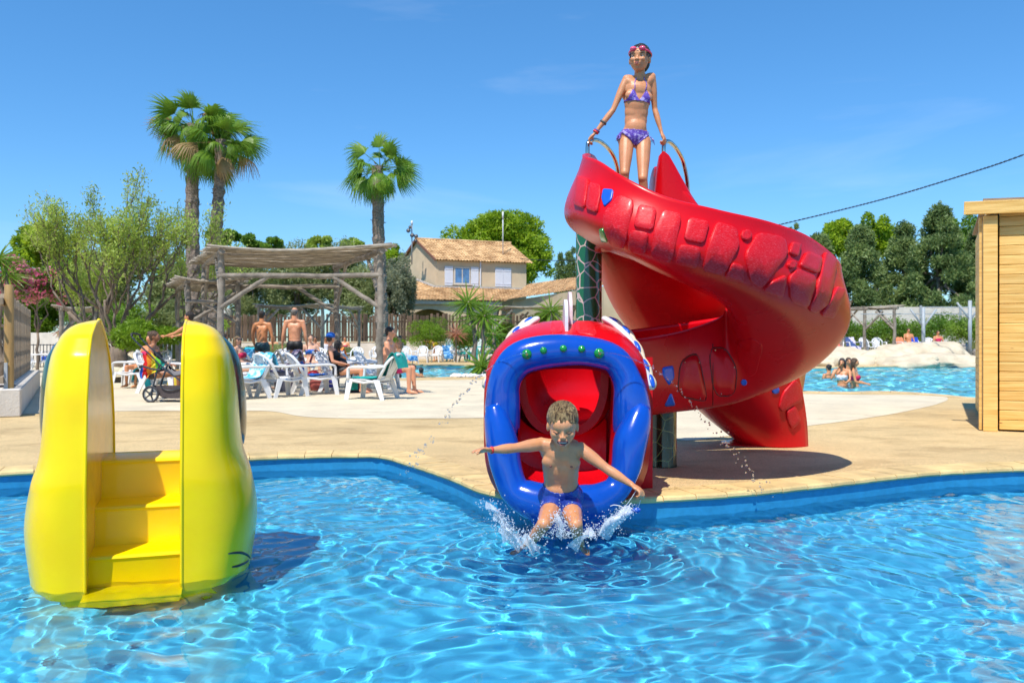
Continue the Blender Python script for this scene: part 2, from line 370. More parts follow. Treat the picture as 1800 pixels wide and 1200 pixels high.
# ================================================================ red spiral slide
def red_mat(name, worn):
    m, nt, b = nodes(name); L = nt.links.new; N = nt.nodes.new
    tc = N('ShaderNodeTexCoord')
    n1 = N('ShaderNodeTexNoise'); n1.inputs['Scale'].default_value = 2.2; n1.inputs['Detail'].default_value = 8; L(tc.outputs['Object'], n1.inputs[0])
    r1 = N('ShaderNodeValToRGB'); r1.color_ramp.elements[0].position = .3; r1.color_ramp.elements[1].position = .7
    r1.color_ramp.elements[0].color = (.58, .002, .007, 1); r1.color_ramp.elements[1].color = (.70, .004, .011, 1); L(n1.outputs[0], r1.inputs[0])
    mp = N('ShaderNodeMapping'); mp.inputs['Scale'].default_value = (9, 9, 70); L(tc.outputs['Object'], mp.inputs[0])
    n2 = N('ShaderNodeTexNoise'); n2.inputs['Scale'].default_value = 6; n2.inputs['Detail'].default_value = 8; n2.inputs['Roughness'].default_value = .75; L(mp.outputs[0], n2.inputs[0])
    n3 = N('ShaderNodeTexNoise'); n3.inputs['Scale'].default_value = 60; n3.inputs['Detail'].default_value = 4; L(tc.outputs['Object'], n3.inputs[0])
    r2 = N('ShaderNodeValToRGB'); r2.color_ramp.elements[0].position = .52 if worn else .62; r2.color_ramp.elements[1].position = .72 if worn else .9; L(n2.outputs[0], r2.inputs[0])
    mu = N('ShaderNodeMath'); mu.operation = 'MULTIPLY'; mu.inputs[1].default_value = .8 if worn else .12; L(r2.outputs[0], mu.inputs[0])
    mx = N('ShaderNodeMixRGB'); mx.inputs[2].default_value = (.80, .22, .26, 1); L(mu.outputs[0], mx.inputs[0]); L(r1.outputs[0], mx.inputs[1]); L(mx.outputs[0], b.inputs['Base Color'])
    mr = N('ShaderNodeMapRange'); mr.inputs[3].default_value = .3 if worn else .2; mr.inputs[4].default_value = .5 if worn else .36; L(n1.outputs[0], mr.inputs[0]); L(mr.outputs[0], b.inputs['Roughness'])
    bp = N('ShaderNodeBump'); bp.inputs['Strength'].default_value = .5 if worn else .12; bp.inputs['Distance'].default_value = .002; L(n3.outputs[0], bp.inputs['Height']); L(bp.outputs[0], b.inputs['Normal'])
    b.inputs['Coat Weight'].default_value = .08 if worn else .06; b.inputs['Coat Roughness'].default_value = .15; b.inputs['Specular IOR Level'].default_value = .22
    return m
m_red = red_mat('red_fibreglass', False); m_redw = red_mat('worn_red_relief', True)
m_blue = M('blue_gelcoat', (.002, .065, .42), .18, .10, 3, coat=.6, bump=.1, bscale=20)
m_blue2 = M('blue_spot_paint', (.01, .10, .55), .3, .1, 20)
m_green = M('green_gelcoat', (.01, .26, .035), .2, .2, 20, coat=.5)
m_steel = M('stainless_tube', (.55, .52, .46), .16, .15, 20, metal=1)
m_whitef = M('white_gelcoat', (.72, .72, .72), .35, .06, 6)
m_pinkw = M('pinkish_white_panel', (.70, .55, .55), .4, .06, 6)

slide = empty('spiral_slide', (1.2, 7.16, DK), label='tall red spiral water slide with an open blue lipped fish mouth over the pool', cat='water slide')
def sp(o):   # keep world coordinates under the slide's empty
    o.parent = slide; o.matrix_parent_inverse = Matrix.Translation(slide.location).inverted(); return o
# sections: outer rim xyz, inner rim xyz, depth, outward bulge, squareness
SEC = [
 # O                      I                     D    bulge sq
 (P(1050,300,7.30),      P(1150,345,7.40),      .62, .10, .75),
 (P(1033,276,6.85),      P(1163,300,6.85),      .66, .22, .75),
 (P(1024,279,6.50),      (1.33, 6.72, 2.40),    .66, .20, .75),
 (P(1050,289,6.15),      (1.45, 6.68, 2.25),    .60, .22, .75),
 (P(1096,318,5.88),      (1.52, 6.64, 2.12),    .54, .20, .75),
 (P(1170,352,5.74),      (1.58, 6.62, 2.02),    .50, .16, .75),
 (P(1262,374,5.74),      (1.63, 6.62, 1.92),    .50, .15, .75),
 (P(1360,397,5.92),      (1.67, 6.66, 1.82),    .56, .14, .75),
 (P(1432,427,6.25),      (1.70, 6.72, 1.72),    .60, .13, .75),
 (P(1480,478,6.75),      (1.73, 6.80, 1.60),    .62, .13, .75),
 ((2.62, 7.30, 1.55),    (1.74, 6.88, 1.50),    .68, .10, .75),
 ((2.25, 7.58, 1.45),    (1.72, 6.90, 1.42),    .74, .06, .75),
 ((1.75, 7.62, 1.36),    P(1262,566,6.85),      .72, .04, .8),
 ((1.15, 7.45, 1.28),    P(1205,587,6.65),      .66, .04, .8),
 ((.52, 7.08, 1.2),      P(1140,600,6.30),      .62, .03, .8),
 ((.16, 6.60, 1.12),     P(1100,606,6.10),      .58, .02, .8),
 ((.03, 6.2, 1.02),     (.74, 6.08, 1.02),     .50, .0, .8),
 ((.04, 5.93, .98),      (.67, 5.91, .98),      .45, .0, .8),
]
arr = [list(o)+list(i)+[D, b, q] for o, i, D, b, q in SEC]
ss = spline(arr, 170); NP = 40
def section(r, off=0.0):
    O = Vector(r[0:3]); I = Vector(r[3:6]); D, b, q = r[6:9]
    w = Vector((I.x-O.x, I.y-O.y, 0)); W = w.length; w.normalize(); out = []
    for k in range(NP+1):
        t = PI*k/NP; c = math.cos(t); s_ = math.sin(t)
        bb = b*math.sin(min(t, PI/2)*2) if t < PI/2 else 0.0   # belly of the outer wall
        x = W/2-(W/2+off)*math.copysign(abs(c)**q, c)-bb
        z = O.z+(I.z-O.z)*min(1, max(0, x/W))-(D+off)*abs(s_)**q
        out.append(Vector((O.x+w.x*x, O.y+w.y*x, z)))
    return out
TH = .055
rows = []
for r in ss:
    outer = section(r, 0); inner = section(r, -TH); inner.reverse()
    a, b_ = outer[-1], inner[0]; m1 = (a+b_)/2+Vector((0, 0, TH*.55)); c_, d_ = inner[-1], outer[0]; m2 = (c_+d_)/2+Vector((0, 0, TH*.55))
    up = Vector((0, 0, TH*.38))
    rows.append(outer+[a+up, m1, b_+up]+inner+[c_+up, m2, d_+up])
mb = MB(); mb.grid(rows, closed=True)
for rr, rev in ((rows[0], 0), (rows[-1], 1)):
    n = NP+1
    for k in range(NP):
        A = [rr[k], rr[k+1], rr[len(rr)-4-k-1], rr[len(rr)-4-k]]
        mb.add(A, [(0, 1, 2, 3)])
hull = sp(mb.build('chute', m_red, None, True))
hb = BVHTree.FromPolygons([v for v in mb.v], mb.f)
# ladder shell behind, foot standing on the deck
lad = [ # left edge, right edge (toward camera side face), back depth
 (P(1050,430,7.35), P(1190,440,7.35)), (P(1075,480,7.5), P(1270,500,7.6)), (P(1110,545,7.75), P(1340,560,7.95)), (P(1165,620,8.0), P(1385,610,8.2)),
 (P(1222,690,8.2), P(1404,660,8.35)), (P(1262,732,8.35), P(1413,700,8.45)), (P(1290,762,8.5), P(1419,745,8.52)), (P(1306,781,8.6), P(1421,784,8.55))]
la = spline([list(a)+list(b) for a, b in lad], 40); rows = []
for i, r in enumerate(la):
    a = Vector(r[:3]); b_ = Vector(r[3:]); x = (b_-a); w = x.length; x.normalize(); nrm = Vector((x.y, -x.x, 0)).normalized()
    if nrm.y > 0: nrm = -nrm
    if i > 36: a.z = max(a.z, DK); b_.z = max(b_.z, DK)
    row = []
    for k in range(15):
        f = k/14; row.append(a+x*w*f+nrm*(.16*math.sin(PI*f)**.8))
    back = [p-nrm*(.5+.08*math.sin(PI*k/14)) for k, p in enumerate(row)]
    rows.append(row+back[::-1])
mb = MB(); mb.grid(rows, closed=True); mb.add(rows[0], [tuple(range(len(rows[0])))]); mb.add(rows[-1], [tuple(range(len(rows[0])-1, -1, -1))])
shell = sp(mb.build('ladder_shell', m_red, None)); auto_smooth(shell, 50); lb = BVHTree.FromPolygons([v for v in mb.v], mb.f)
mb = MB(); mb.lathe([(.001, .0), (.50, .0), (.50, .012), (.001, .012)], (0, 0, 0), 32)
o = mb.build('foot_flange', m_red); sp(o)
fp = P(1350, 782, 8.6); o.data.transform(Matrix.Translation((fp.x, fp.y+.18, DK+.002)) @ Matrix.Diagonal((.85, .62, 1, 1)))
# step treads inside the ladder
for i in range(7):
    mb = MB(); r = la[int(36-i*5)]; a = Vector(r[:3]); b_ = Vector(r[3:]); x = (b_-a).normalized(); n_ = Vector((-x.y, x.x, 0)).normalized(); c_ = (a+b_)/2+n_*.62
    mb.box((c_.x, c_.y, c_.z), (.5, .2, .03), rot=Matrix.Rotation(math.atan2(x.y, x.x), 3, 'Z'), bev=.006); sp(mb.build('ladder_tread', m_steel))
# raised relief scales, cast on the hull
cp0 = Vector((0, 0, CZ))
def cast(u, v, trees=(hb,)):
    d = P(u, v, 1.0)-cp0; d.normalize(); best = None
    for T in trees:
        h = T.ray_cast(cp0, d)
        if h[0] is not None and (best is None or h[3] < best[3]): best = h
    if best is None: return None
    n = best[1] if best[1].dot(d) < 0 else -best[1]
    return best[0], n
def relief(name, poly, h, mat, crop=True, tree=None, soft=True):
    pts = chaikin([((960+x/1.936, 240+y/1.936) if crop else (x, y)) for x, y in poly], 2, .13)
    c = np.mean(pts, axis=0); rows = []
    prof = ((1.11, -.006), (1.095, h*.45), (1.07, h*.9), (1.03, h), (.6, h*.96), (.3, h*.92)) if soft else ((1.0, -.001), (.985, h), (.6, h), (.3, h))
    last = None
    for f, hh in prof:
        row = []
        for p in pts:
            q = c+(p-c)*f; r = cast(q[0], q[1], tree or (hb,))
            if r is None: return None
            row.append(r[0]+r[1]*hh); last = r
        rows.append(row)
    ds = [p.y for p in rows[0]]
    if max(ds)-min(ds) > .9: return None
    mb = MB(); mb.grid(rows, closed=True); r = cast(c[0], c[1], tree or (hb,)); n = len(rows[0])
    mb.add(rows[-1]+[r[0]+r[1]*prof[-1][1]], [(k, (k+1) % n, n) for k in range(n)])
    return sp(mb.build(name, mat, None, True))
def circ(x, y, r): return [(x+r*math.cos(a), y+r*math.sin(a)) for a in np.linspace(0, 2*PI, 9)[:-1]]
SC = [[(85,125),(104,133),(80,235),(64,225)], [(112,138),(147,150),(134,242),(100,230)], [(62,240),(78,246),(97,335),(80,322)], [(84,248),(102,255),(120,352),(100,340)],
 [(107,256),(130,262),(142,368),(124,357)], [(152,163),(186,170),(188,200),(176,257),(142,244)], [(136,264),(184,272),(178,318),(176,364),(148,368)],
 [(250,207),(297,225),(268,372),(225,362),(203,312),(201,268)], [(318,237),(374,249),(361,319),(300,305)], [(290,322),(347,331),(336,397),(284,382)],
 [(398,257),(458,271),(426,422),(360,402),(370,320)], [(485,281),(551,295),(533,363),(470,350)], [(455,370),(522,381),(511,442),(444,427)],
 [(580,297),(641,319),(650,375),(601,462),(534,447),(554,370)], circ(678,337,17), [(633,430),(665,440),(670,492),(608,477)],
 [(720,334),(802,350),(814,402),(730,507),(694,482),(680,400)], [(835,361),(862,369),(852,409),(824,396)], circ(833,437,13), [(885,394),(933,415),(922,466),(861,441)],
 [(812,473),(800,547),(738,522),(765,493)], [(850,455),(912,480),(886,577),(830,552),(826,482)], [(945,399),(982,430),(956,562),(915,592),(894,582),(930,470)],
 [(990,434),(1022,460),(1016,522),(985,502)], [(985,514),(1012,525),(976,612),(934,602),(960,560)], [(1025,475),(1040,503),(1036,560),(1022,540)], [(1015,555),(1034,568),(1010,628),(986,618)],
 [(655,700),(700,690),(735,712),(712,800),(690,812),(652,745)]]
for k, p in enumerate(SC): relief('relief_scale', p, .020 if k < 27 else .006, m_redw if k < 27 else m_red)
relief('blue_scale', [(197,181),(229,184),(223,216),(200,237),(191,210)], .012, m_blue2)
relief('green_scale', [(183,316),(196,313),(212,356),(190,354)], .012, m_green)
relief('blue_scale', [(57,205),(63,208),(62,222),(56,220)], .010, m_blue2)
for p in ([(395,785),(432,778),(436,820),(418,848),(396,812)], [(400,918),(425,868),(441,915)], circ(673,836,11)): relief('blue_spot', p, .004, m_blue2, soft=False)
m_groove = M('groove_dark', (.10, .001, .004), .5, .1, 10)
for p in ([(455,770),(490,742),(518,740),(546,880),(540,902),(446,880)], [(552,719),(610,717),(651,790),(641,882),(570,882)]):
    pts = chaikin([(960+x/1.936, 240+y/1.936) for x, y in p], 2); c = np.mean(pts, axis=0); a = []
    for q in pts:
        r = cast(q[0], q[1])
        if r: a.append(r[0]+r[1]*.001)
    if len(a) > 8:
        mb = MB(); mb.tube(a+[a[0]], .0055, 6, False); pn = sp(mb.build('hatch_seam', m_groove))
    relief('hatch_cover', [c_ for c_ in [(960+x/1.936, 240+y/1.936) for x, y in p] for c_ in [(c[0]+(c_[0]-c[0])*.97, c[1]+(c_[1]-c[1])*.97)]], .005, m_red, crop=False, soft=False)
    for f in (0, .33, .66):
        q = c+(pts[int(f*len(pts))]-c)*.9; r = cast(q[0], q[1])
        if r: mb = MB(); mb.ball(r[0]+r[1]*.006, .006, 8, 5); sp(mb.build('rivet', m_steel))
# moulded seam near the mouth
a = [cast(1253, v) for v in range(604, 722, 6)]; a = [r[0]+r[1]*.001 for r in a if r]
if len(a) > 3: mb = MB(); mb.tube(a, .004, 6); sp(mb.build('mould_seam', m_groove))
relief('blue_spot', circ(780, 862, 14), .006, m_blue2, tree=(lb,), soft=False)
for p in ([(806,872),(845,828),(868,872),(862,897),(805,932),(793,918)], [(818,935),(845,918),(862,965),(835,992),(820,962)], [(868,898),(886,905),(891,952),(870,972)], [(848,985),(890,978),(890,1042),(853,1042)]):
    relief('relief_scale', p, .018, m_redw, tree=(lb,))
# entry fin at the girl's left hand
rows = []
for v, u0, u1, dp in ((266, 1163, 1171, .05), (272, 1158, 1180, .10), (290, 1156, 1192, .16), (315, 1154, 1207, .20), (340, 1152, 1222, .22), (375, 1150, 1246, .24), (410, 1150, 1262, .24)):
    a = P(u0, v, 6.72); b_ = P(u1, v, 6.62); c_ = (a+b_)/2; hx = (b_.x-a.x)/2
    rows.append([c_+Vector((hx*math.copysign(abs(math.cos(t))**.7, math.cos(t)), dp/2+dp/2*math.copysign(abs(math.sin(t))**.7, math.sin(t)), 0)) for t in np.linspace(0, 2*PI, 25)[:-1]])
mb = MB(); mb.grid(rows[::-1], closed=True); mb.add(rows[0], [tuple(range(24))]); sp(mb.build('entry_fin', m_red, None, True))
# platform under the girl
pf = P(1120, 424, 6.8); mb = MB(); mb.box((pf.x, pf.y, pf.z-.03), (.62, .6, .05), bev=.01); sp(mb.build('platform', m_red))
PLAT = pf.z-.005
for pts in ([P(1033,282,6.72), P(1033,258,6.72), P(1036,249,6.74), P(1046,246,6.82), P(1058,251,6.95), P(1070,262,7.1), P(1080,278,7.22), P(1086,300,7.35), P(1088,330,7.4)],
            [P(1167,276,6.72), P(1167,256,6.72), P(1170,249,6.76), P(1179,251,6.85), P(1190,263,7.0), P(1201,285,7.15), P(1208,318,7.25), P(1210,350,7.3)]):
    q = spline([tuple(p) for p in pts], 40); mb = MB(); mb.tube([Vector(p) for p in q], .017, 12); sp(mb.build('handrail', m_steel, None, True))
# scaly columns
def crack_mat(name, base, line, sc, w):
    m, nt, b = nodes(name); L = nt.links.new; N = nt.nodes.new
    tc = N('ShaderNodeTexCoord'); mp = N('ShaderNodeMapping'); mp.inputs['Scale'].default_value = (1, 1, .95); L(tc.outputs['Object'], mp.inputs[0])
    nn = N('ShaderNodeTexNoise'); nn.inputs['Scale'].default_value = 4; L(mp.outputs[0], nn.inputs[0]); ad = N('ShaderNodeMixRGB'); ad.inputs[0].default_value = .06; L(mp.outputs[0], ad.inputs[1]); L(nn.outputs['Color'], ad.inputs[2])
    v = N('ShaderNodeTexVoronoi'); v.feature = 'DISTANCE_TO_EDGE'; v.inputs['Scale'].default_value = sc; v.inputs['Randomness'].default_value = .75; L(ad.outputs[0], v.inputs['Vector'])
    r = N('ShaderNodeValToRGB'); r.color_ramp.elements[0].position = w; r.color_ramp.elements[1].position = w*1.25; r.color_ramp.elements[0].color = (*line, 1); r.color_ramp.elements[1].color = (*base, 1)
    L(v.outputs['Distance'], r.inputs[0]); L(r.outputs[0], b.inputs['Base Color']); b.inputs['Roughness'].default_value = .22; b.inputs['Coat Weight'].default_value = .5
    return m
m_col = crack_mat('green_cracked_column', (.006, .115, .03), (.62, .42, .36), 9.5, .035)
m_col2 = crack_mat('dark_cracked_column', (.008, .022, .010), (.16, .17, .05), 9.0, .028)
for x, y, r, z1, m in ((P(1035, 500, 7.35).x, 7.35, .112, 2.2, m_col), (P(1166, 780, 7.16).x, 7.2, .118, .86, m_col2)):
    mb = MB(); mb.lathe([(r*1.03, 0), (r*1.03, .01), (r, .03), (r, z1-DK)], (0, 0, 0), 28); o = mb.build('column', m, None, True); sp(o); o.matrix_parent_inverse = Matrix(); o.location = (x-1.2, y-7.16, 0); auto_smooth(o, 50)

# ---------------------------------------------------------------- fish head
def c2(x, y): return (820+x/2.608, 540+y/2.608)
OUT = [(98,580),(84,480),(88,420),(97,350),(125,262),(185,185),(295,142),(450,127),(600,140),(705,180),(770,255),(820,360),(840,440),(846,500),(834,600)]
INN = [(246,600),(247,480),(246,420),(244,380),(256,335),(300,290),(380,272),(490,265),(570,272),(640,290),(668,335),(674,380),(672,440),(670,500),(670,600)]
LO = [(80,455),(82,560),(92,650),(112,745),(160,870),(235,945),(330,990),(460,1000),(590,990),(672,930),(745,855),(800,745),(828,620),(845,540),(848,455)]
LI = [(168,450),(215,545),(243,640),(253,720),(275,790),(320,800),(390,812),(460,815),(540,812),(610,800),(648,780),(664,715),(672,620),(710,530),(760,450)]
def ring(name, O_, I_, dfun, mat, fat=1.0, n=64, endr=.55):
    o = spline(O_, n); i = spline(I_, n); pts = []; rad = []
    for k in range(n):
        a = c2(*o[k]); b_ = c2(*i[k]); d = dfun(k/(n-1)); pa = P(*a, d); pb = P(*b_, d); pts.append((pa+pb)/2); rad.append((pa-pb).length/2)
    mb = MB(); mb.tube(pts, [r*(1 if 1 < k < n-2 else .9) for k, r in enumerate(rad)], 24, True, sq=fat, up=(0, 1, 0)); return mb.build(name, mat, None, True)
sp(ring('upper_lip', OUT, INN, lambda t: 5.67-.03*math.sin(PI*t), m_blue, .9))
sp(ring('lower_lip', LO, LI, lambda t: 5.60-.14*math.sin(PI*t), m_blue, .95))
# head body
def outline(scale_top, y, ztop, zbot, w, xc):
    pts = []
    for t in np.linspace(0, 2*PI, 49)[:-1]:
        c, s_ = math.cos(t), math.sin(t); q = .62
        x = xc+w/2*math.copysign(abs(c)**q, c); zc = (ztop+zbot)/2; z = zc+(ztop-zbot)/2*math.copysign(abs(s_)**q, s_)
        pts.append(Vector((x, y, z)))
    return pts
xc = P(998, 0, 5.66).x
rows = [outline(1, 5.64, 1.17, .10, 1.02, xc), outline(1, 5.72, 1.22, .05, 1.12, xc), outline(1, 5.90, 1.275, .152, 1.15, xc+.01), outline(1, 6.1, 1.325, .152, 1.10, xc+.03), outline(1, 6.28, 1.345, .152, 1.0, xc+.06), outline(1, 6.36, 1.30, .2, .92, xc+.06)]
inn = [[Vector((xc2+(p.x-xc2)*.74, p.y, .60+(p.z-.60)*.72)) for p in r] for r in rows for xc2 in [xc+.02]]
allr = rows+inn[::-1]
mb = MB(); mb.grid(allr, closed=True); n = 48; base = len(mb.v)-48
mb.f += [(base+(k+1) % n, base+k, k, (k+1) % n) for k in range(n)]; mb.mi += [0]*n
sp(mb.build('head_shell', m_red, None, True)); hd = BVHTree.FromPolygons([v for v in mb.v], mb.f)
# relief tiles on top of the head
for p in ([(895,600),(935,568),(965,565),(962,585),(925,597)], [(970,566),(988,565),(988,584),(968,586)], [(1012,566),(1040,566),(1048,590),(1014,584)], [(1046,567),(1068,570),(1085,597),(1054,592)]):
    relief('relief_scale', p, .008, m_redw, crop=False, tree=(hd,))
# brow bands with blue ovals
for sgn, pts in ((1, [P(1066,563,6.32), P(1086,575,6.2), P(1107,599,6.05), P(1123,631,5.92), P(1136,662,5.82), P(1141,682,5.78)]), (-1, [P(940,563,6.32), P(921,576,6.2), P(900,600,6.05), P(882,632,5.92), P(868,662,5.82), P(861,682,5.78)])):
    q = [Vector(p) for p in spline([tuple(p) for p in pts], 26)]
    mb = MB(); mb.tube(q, .055, 12, True, sq=.5, up=(sgn*.75, -.5, .55)); band = sp(mb.build('brow_band', m_whitef, None, True))
    mb = MB(); q2 = [p+Vector((sgn*.03, .045, .0)) for p in q]; mb.tube(q2, [.024+.012*abs(math.sin(k*.63)) for k in range(26)], 10, True); sp(mb.build('brow_scallop', M('cream_gelcoat', (.72, .60, .42), .4), None, True))
    for k in (2, 7, 12, 17, 22):
        t = (q[min(k+1, 25)]-q[k-1]).normalized(); nrm = Vector((sgn*.55, -.55, .5)); nrm = (nrm-t*nrm.dot(t)).normalized(); x = t.cross(nrm)
        mb = MB(); mb.ball(q[k]+nrm*.022+Vector((sgn*.012, 0, 0)), (.022, .052, .014), 14, 8, rot=Matrix((x, t, nrm)).transposed()); sp(mb.build('blue_oval', m_blue2, None, True))
# green buttons, two of them nozzles
NOZ = []
for x, y, r in ((276,215,.034), (353,198,.024), (444,189,.024), (528,191,.024), (608,211,.034)):
    u, v = c2(x, y); c_ = P(u, v, 5.545)
    mb = MB(); mb.ball(c_, (r, r*.9, r), 20, 12); o = sp(mb.build('green_button', m_green, None, True))
    if r > .03:
        mb = MB(); mb.lathe([(.001, 0), (.009, 0), (.009, .014), (.001, .014)], c_+Vector((0, -r*.85, 0)), 12, rot=Matrix.Rotation(PI/2, 3, 'X')); sp(mb.build('nozzle', M('brass', (.5, .3, .12), .35, metal=1))); NOZ.append(c_+Vector((0, -r-.008, 0)))
# dorsal plates
for u, v0, v1, d, yl, m in ((996, 520, 590, 5.85, .34, m_whitef), (1004, 506, 586, 6.05, .42, m_pinkw)):
    prof = [(0, 0), (.02, .55), (.12, .85), (.3, 1.0), (.55, .92), (.8, .6), (1.0, .0)]
    b0 = P(u, v1, d); hh = (v1-v0)/FX*d; pr = spline(prof, 24); w = .011
    vs = [Vector((b0.x-w, b0.y+p[0]*yl, b0.z-.02+p[1]*hh)) for p in pr]+[Vector((b0.x+w, b0.y+p[0]*yl, b0.z-.02+p[1]*hh)) for p in pr]; k = 24
    mb = MB(); mb.add(vs, [tuple(range(k)), tuple(range(2*k-1, k-1, -1))]+[(j, j+k, j+k+1, j+1) for j in range(k-1)]); sp(mb.build('dorsal_plate', m))
# red apron between the chute end and the lower lip, and the tongue
mb = MB(); rows = []
for y, z, hw in ((6.05, .525, .30), (6.06, .50, .31), (6.06, .34, .31), (6.0, .18, .30)):
    rows.append([Vector((xc-.01+hw*t, y, z+.12*abs(t)**3)) for t in np.linspace(-1, 1, 15)])
mb.grid(rows[::-1]); sp(mb.build('mouth_apron', m_red, None, True))
rows = []
for y, z, hw in ((6.02, .20, .33), (5.62, .16, .32), (5.48, .12, .29), (5.42, .04, .26), (5.42, -.05, .24), (5.6, -.1, .22)):
    rows.append([Vector((xc-.01+hw*t, y, z+.10*abs(t)**4)) for t in np.linspace(-1, 1, 15)])
mb = MB(); mb.grid(rows[::-1]); sp(mb.build('tongue', m_blue, None, True))

# red lining of the throat, from the lips back to the chute
rows = []
NI = INN[1:-1]+[(664,715),(640,790),(600,815),(540,822),(450,822),(380,822),(310,815),(262,790),(254,715)]
ni = spline(NI+[NI[0]], 72)[:-1]
for d, f in ((5.62, 1.06), (5.70, 1.02), (5.86, 1.02), (6.0, 1.10), (6.22, 1.16)):
    row = []
    for p in ni:
        q = P(*c2(459+(p[0]-459)*f, 545+(p[1]-545)*f), 5.66); row.append(Vector((q.x, d, q.z)))
    rows.append(row)
mb = MB(); mb.grid(rows, closed=True); sp(mb.build('throat_lining', m_red, None, True))

# panel closing the throat under the chute
row = min(ss, key=lambda r: abs((r[1]+r[4])/2-6.22)); prof_ = section(row, -.01)
mb = MB(); mb.grid([prof_, [Vector((xc+(p.x-xc)*1.25, p.y, max(.13, p.z-.6))) for p in prof_]]); sp(mb.build('throat_panel', m_red))
mb = MB(); mb.grid([[prof_[0], prof_[0]+Vector((-.10, 0, 0))], [Vector((prof_[0].x, prof_[0].y, .13)), Vector((prof_[0].x-.10, prof_[0].y, .13))]]); sp(mb.build('throat_panel', m_red))
mb = MB(); mb.grid([[prof_[-1], prof_[-1]+Vector((.25, 0, 0))], [Vector((prof_[-1].x, prof_[-1].y, .13)), Vector((prof_[-1].x+.25, prof_[-1].y, .13))]]); sp(mb.build('throat_panel', m_red))
# ================================================================ people: one remeshed body each, clothes and hair as parts
def capsule(mb, a, ra, b, rb, n=12, sq=1.0, up=None, bulge=0.0):
    a = Vector(a); b = Vector(b); t = (b-a).normalized(); pts = []; rr = []
    for k in range(4): th = PI/2*k/4; pts.append(a-t*ra*math.cos(th)); rr.append(max(ra*math.sin(th), ra*.04))
    for k in range(5):
        f = k/4; pts.append(a+(b-a)*f); rr.append(ra+(rb-ra)*f+bulge*math.sin(PI*min(1, f*1.25)))
    for k in range(3, -1, -1): th = PI/2*k/4; pts.append(b+t*rb*math.cos(th)); rr.append(max(rb*math.sin(th), rb*.04))
    mb.tube(pts, rr, n, True, sq, up)
def remesh(mb, voxel, it=6, fac=.6):
    me = mb.mesh('tmp', None); o = put('tmp', me)
    m = o.modifiers.new('r', 'REMESH'); m.mode = 'VOXEL'; m.voxel_size = voxel; m.use_smooth_shade = True
    s_ = o.modifiers.new('s', 'SMOOTH'); s_.factor = fac; s_.iterations = it
    bpy.context.view_layer.update(); dg = bpy.context.evaluated_depsgraph_get(); e = o.evaluated_get(dg)
    out = bpy.data.meshes.new_from_object(e); bpy.data.objects.remove(o); bpy.data.meshes.remove(me)
    out.polygons.foreach_set('use_smooth', [True]*len(out.polygons)); return out
def frame(up, fwd):
    up = Vector(up).normalized(); f = Vector(fwd); f = (f-up*f.dot(up)).normalized(); x = f.cross(up); return Matrix((x, f, up)).transposed()
def hand(mb, wr, d, n, s, curl=.35, thumb=1, spread=.12, fist=False):
    d = Vector(d).normalized(); n = Vector(n); n = (n-d*n.dot(d)).normalized(); x = d.cross(n)*thumb
    pc = wr+d*.045*s; mb.ball(pc, (.040*s, .050*s, .017*s), 12, 8, rot=Matrix((x, d, n)).transposed())
    for k, (off, ln) in enumerate(((-.028, .062), (-.010, .072), (.010, .068), (.027, .054))):
        c = curl*(1+.12*k); b0 = wr+d*.082*s-x*off*s*1.0; dd = (d-x*off*spread*8+n*.0).normalized()
        p1 = b0+(dd*math.cos(c)+n*math.sin(c))*ln*.48*s; c2_ = c*2.2; p2 = p1+(dd*math.cos(c2_)+n*math.sin(c2_))*ln*.33*s; c3 = c*3.1; p3 = p2+(dd*math.cos(c3)+n*math.sin(c3))*ln*.22*s
        capsule(mb, wr+d*.05*s-x*off*.9*s, .0095*s, b0, .0092*s, 8); capsule(mb, b0, .0090*s, p1, .0082*s, 8); capsule(mb, p1, .0082*s, p2, .0074*s, 8); capsule(mb, p2, .0074*s, p3, .0066*s, 8)
    t0 = wr+d*.022*s+x*.022*s; t1 = t0+(d*.7+x*.75+n*.25).normalized()*.036*s; t2 = t1+(d*.9+x*.25+n*(.3+curl)).normalized()*.034*s
    capsule(mb, t0, .013*s, t1, .0105*s, 8); capsule(mb, t1, .0105*s, t2, .008*s, 8)
